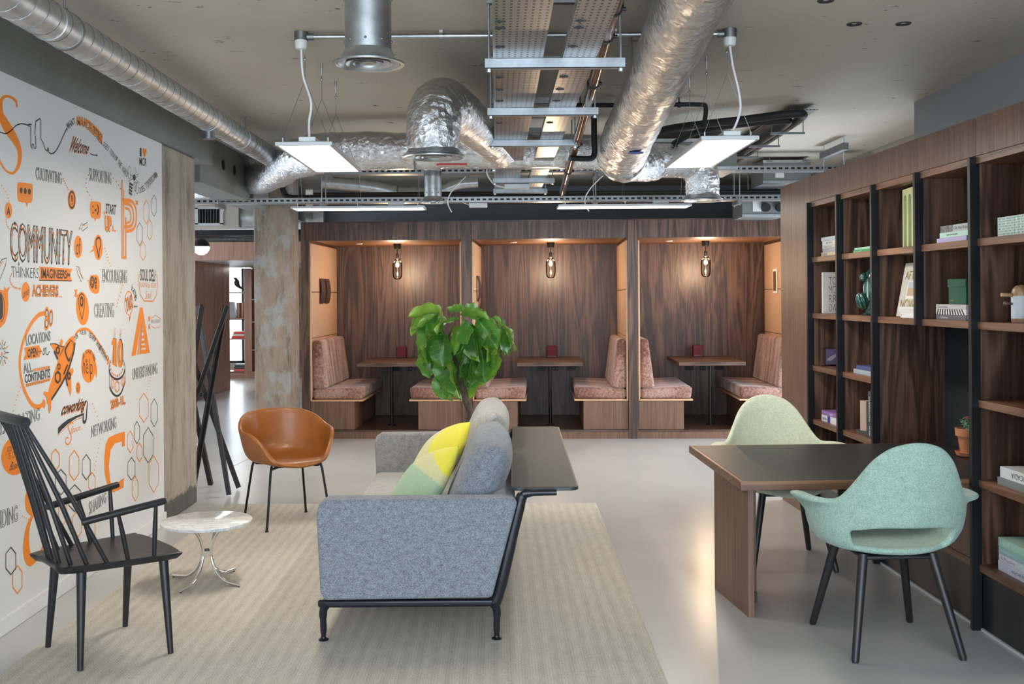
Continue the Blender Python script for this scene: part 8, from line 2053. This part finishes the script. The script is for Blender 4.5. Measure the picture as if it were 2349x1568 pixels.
('P','o',[6.645,0.753,6.643,0.662,6.589,0.663,6.589,0.697,6.47,0.701,6.398,0.671,6.367,0.578,6.394,0.475,6.454,0.452,6.545,0.455,6.622,0.462,6.616,0.402,6.441,0.403,6.358,0.44,6.299,0.541,6.293,0.63,6.316,0.715,6.371,0.752,6.493,0.756]),
]),
('mural_letter',[
('L','o',[5.291,0.676,5.292,0.673,5.294,0.669,5.297,0.665,5.301,0.661,5.306,0.657,5.315,0.655,5.327,0.653,5.339,0.652,5.349,0.65,5.352,0.648,5.346,0.645,5.335,0.642,5.32,0.639,5.306,0.636,5.295,0.631,5.287,0.626,5.279,0.621,5.273,0.614,5.269,0.607,5.266,0.6,5.264,0.59,5.265,0.579,5.266,0.568,5.27,0.557,5.274,0.548,5.28,0.539,5.287,0.53,5.295,0.522,5.305,0.516,5.316,0.512,5.328,0.511,5.343,0.512,5.358,0.514,5.373,0.518,5.385,0.522,5.396,0.527,5.405,0.533,5.414,0.541,5.42,0.547,5.425,0.551],[0.006, 0.01, 0.02, 0.045, 0.055, 0.05, 0.02, 0.018, 0.008]),
('L','o',[5.349,0.51,5.341,0.506,5.33,0.5,5.316,0.493,5.303,0.485,5.292,0.476,5.283,0.467,5.275,0.457,5.268,0.446,5.262,0.435,5.257,0.424,5.253,0.411,5.25,0.398,5.248,0.384,5.247,0.371,5.247,0.359,5.248,0.348,5.249,0.337,5.252,0.327,5.255,0.318,5.26,0.309,5.265,0.3,5.271,0.291,5.278,0.283,5.286,0.276,5.297,0.271,5.31,0.269,5.325,0.268,5.341,0.268,5.358,0.27,5.374,0.274,5.389,0.279,5.404,0.287,5.419,0.296,5.433,0.306,5.445,0.315,5.456,0.325,5.465,0.335,5.472,0.346,5.479,0.355,5.483,0.362],[0.02, 0.03, 0.05, 0.07, 0.07, 0.05, 0.025, 0.02, 0.006]),
]),
('mural_starburst',[
('L','g',[5.051,1.34,5.025,1.335,5.037,1.316,5.013,1.326,5.003,1.308,4.995,1.327,4.971,1.32,4.983,1.337,4.958,1.345,4.983,1.35,4.972,1.369,4.995,1.359,5.004,1.378,5.013,1.358,5.037,1.366,5.026,1.348,5.051,1.34],0.005),
('P','o',[5.01,1.337,5.01,1.335,5.009,1.333,5.008,1.332,5.007,1.33,5.006,1.329,5.004,1.328,5.002,1.328,5.001,1.329,4.999,1.329,4.998,1.331,4.997,1.332,4.996,1.334,4.995,1.336,4.995,1.338,4.995,1.34,4.996,1.342,4.997,1.344,4.998,1.345,5,1.346,5.001,1.347,5.003,1.347,5.004,1.347,5.006,1.346,5.007,1.345,5.008,1.343,5.009,1.341,5.01,1.339]),
('L','g',[4.989,1.378,4.978,1.401],0.005),
('L','o',[5.007,1.38,5.009,1.405],0.005),
('L','g',[5.024,1.374,5.04,1.394],0.005),
('L','o',[5.037,1.359,5.062,1.37],0.005),
('L','g',[5.041,1.341,5.07,1.339],0.005),
('L','o',[5.036,1.322,5.061,1.309],0.005),
('L','g',[5.024,1.309,5.038,1.287],0.005),
('L','o',[5.006,1.305,5.008,1.28],0.005),
('L','g',[4.988,1.309,4.976,1.287],0.005),
]),
]
MCOL = {'o': plain('orange_mural_paint', (.88,.235,.006), .55), 'k': plain('black_mural_paint', (.022,.021,.023), .55),
        'g': plain('dark_grey_mural_line', (.085,.09,.085), .55), 'w': WALLWHITE}
XM = -2.37
def build_mural(name, ops):
    parts = {}
    order = []
    lay = 0
    for op in ops:
        lay += 1
        e = XM+.0006+.00022*lay
        c = op[1]
        if c not in parts: parts[c] = MB(); order.append(c)
        mb = parts[c]
        if op[0] in 'PL':
            fl_ = op[2]; pts = [(fl_[i], fl_[i+1]) for i in range(0, len(fl_), 2)]
        if op[0] == 'P':
            tri = tessellate_polygon([[Vector((a, b, 0)) for a, b in pts]])
            mb.add([(e, a, b) for a, b in pts], [tuple(t) for t in tri])
        elif op[0] == 'L':
            w = op[3]; n = len(pts)
            if isinstance(w, list):
                ws = []
                for i in range(n):
                    x = i/(n-1)*(len(w)-1); j = min(int(x), len(w)-2); ws.append(w[j]+(w[j+1]-w[j])*(x-j))
            else: ws = [w]*n
            closed = (Vector(pts[0])-Vector(pts[-1])).length < 1e-6
            vs = []
            for i in range(n):
                if closed: a = Vector(pts[i-1 if i > 0 else n-2]); b = Vector(pts[i+1 if i < n-1 else 1])
                else: a = Vector(pts[max(i-1, 0)]); b = Vector(pts[min(i+1, n-1)])
                d = b-a
                if d.length < 1e-9: d = Vector((1, 0))
                d.normalize(); p = Vector(pts[i]); nn = Vector((-d.y, d.x))
                m = ws[i]/2
                vs += [(e, p.x+nn.x*m, p.y+nn.y*m), (e, p.x-nn.x*m, p.y-nn.y*m)]
            mb.add(vs, [(2*i, 2*i+1, 2*i+3, 2*i+2) for i in range(n-1)])
        else:
            _, c, body, q, style, b, lw = op
            q = [(q[i], q[i+1]) for i in range(0, 8, 2)]
            vs, fs = glyphs(body, b)
            P2 = on_quad(vs, q, .16 if style == 's' else 0.0)
            if style in 'fs':
                mb.add([(e, p.x, p.y) for p in P2], fs)
            elif style == 'o':
                cnt = {}
                for f in fs:
                    for i in range(len(f)):
                        k = (f[i], f[(i+1) % len(f)]); cnt[k] = cnt.get(k, 0)+1
                for (i, j) in cnt:
                    if (j, i) in cnt: continue
                    a, b2 = P2[i], P2[j]; d = b2-a
                    if d.length < 1e-7: continue
                    d.normalize(); nn = Vector((-d.y, d.x))*lw*.5; d = d*lw*.3
                    a = a-d; b2 = b2+d
                    mb.add([(e, a.x+nn.x, a.y+nn.y), (e, a.x-nn.x, a.y-nn.y), (e, b2.x-nn.x, b2.y-nn.y), (e, b2.x+nn.x, b2.y+nn.y)], [(0,1,2,3)])
            elif style == 'd':
                rd = random.Random(3)
                for f in fs:
                    t = [P2[i] for i in f[:3]]
                    area = abs((t[1]-t[0]).cross(t[2]-t[0]))/2
                    for _ in range(int(area/.00042+rd.random())):
                        u, v = rd.random(), rd.random()
                        if u+v > 1: u, v = 1-u, 1-v
                        p = t[0]+(t[1]-t[0])*u+(t[2]-t[0])*v; r = rd.uniform(.004, .0115)
                        mb.add([(e, p.x+r*math.cos(k*PI/4), p.y+r*math.sin(k*PI/4)) for k in range(8)], [tuple(range(8))])
    root = None
    for c in order:
        mb = parts[c]
        o = mb.build(name if root is None else name+'_layer', MCOL[c], wl if root is None else root)
        if root is None: root = o
for name, ops in MURAL: build_mural(name, ops)
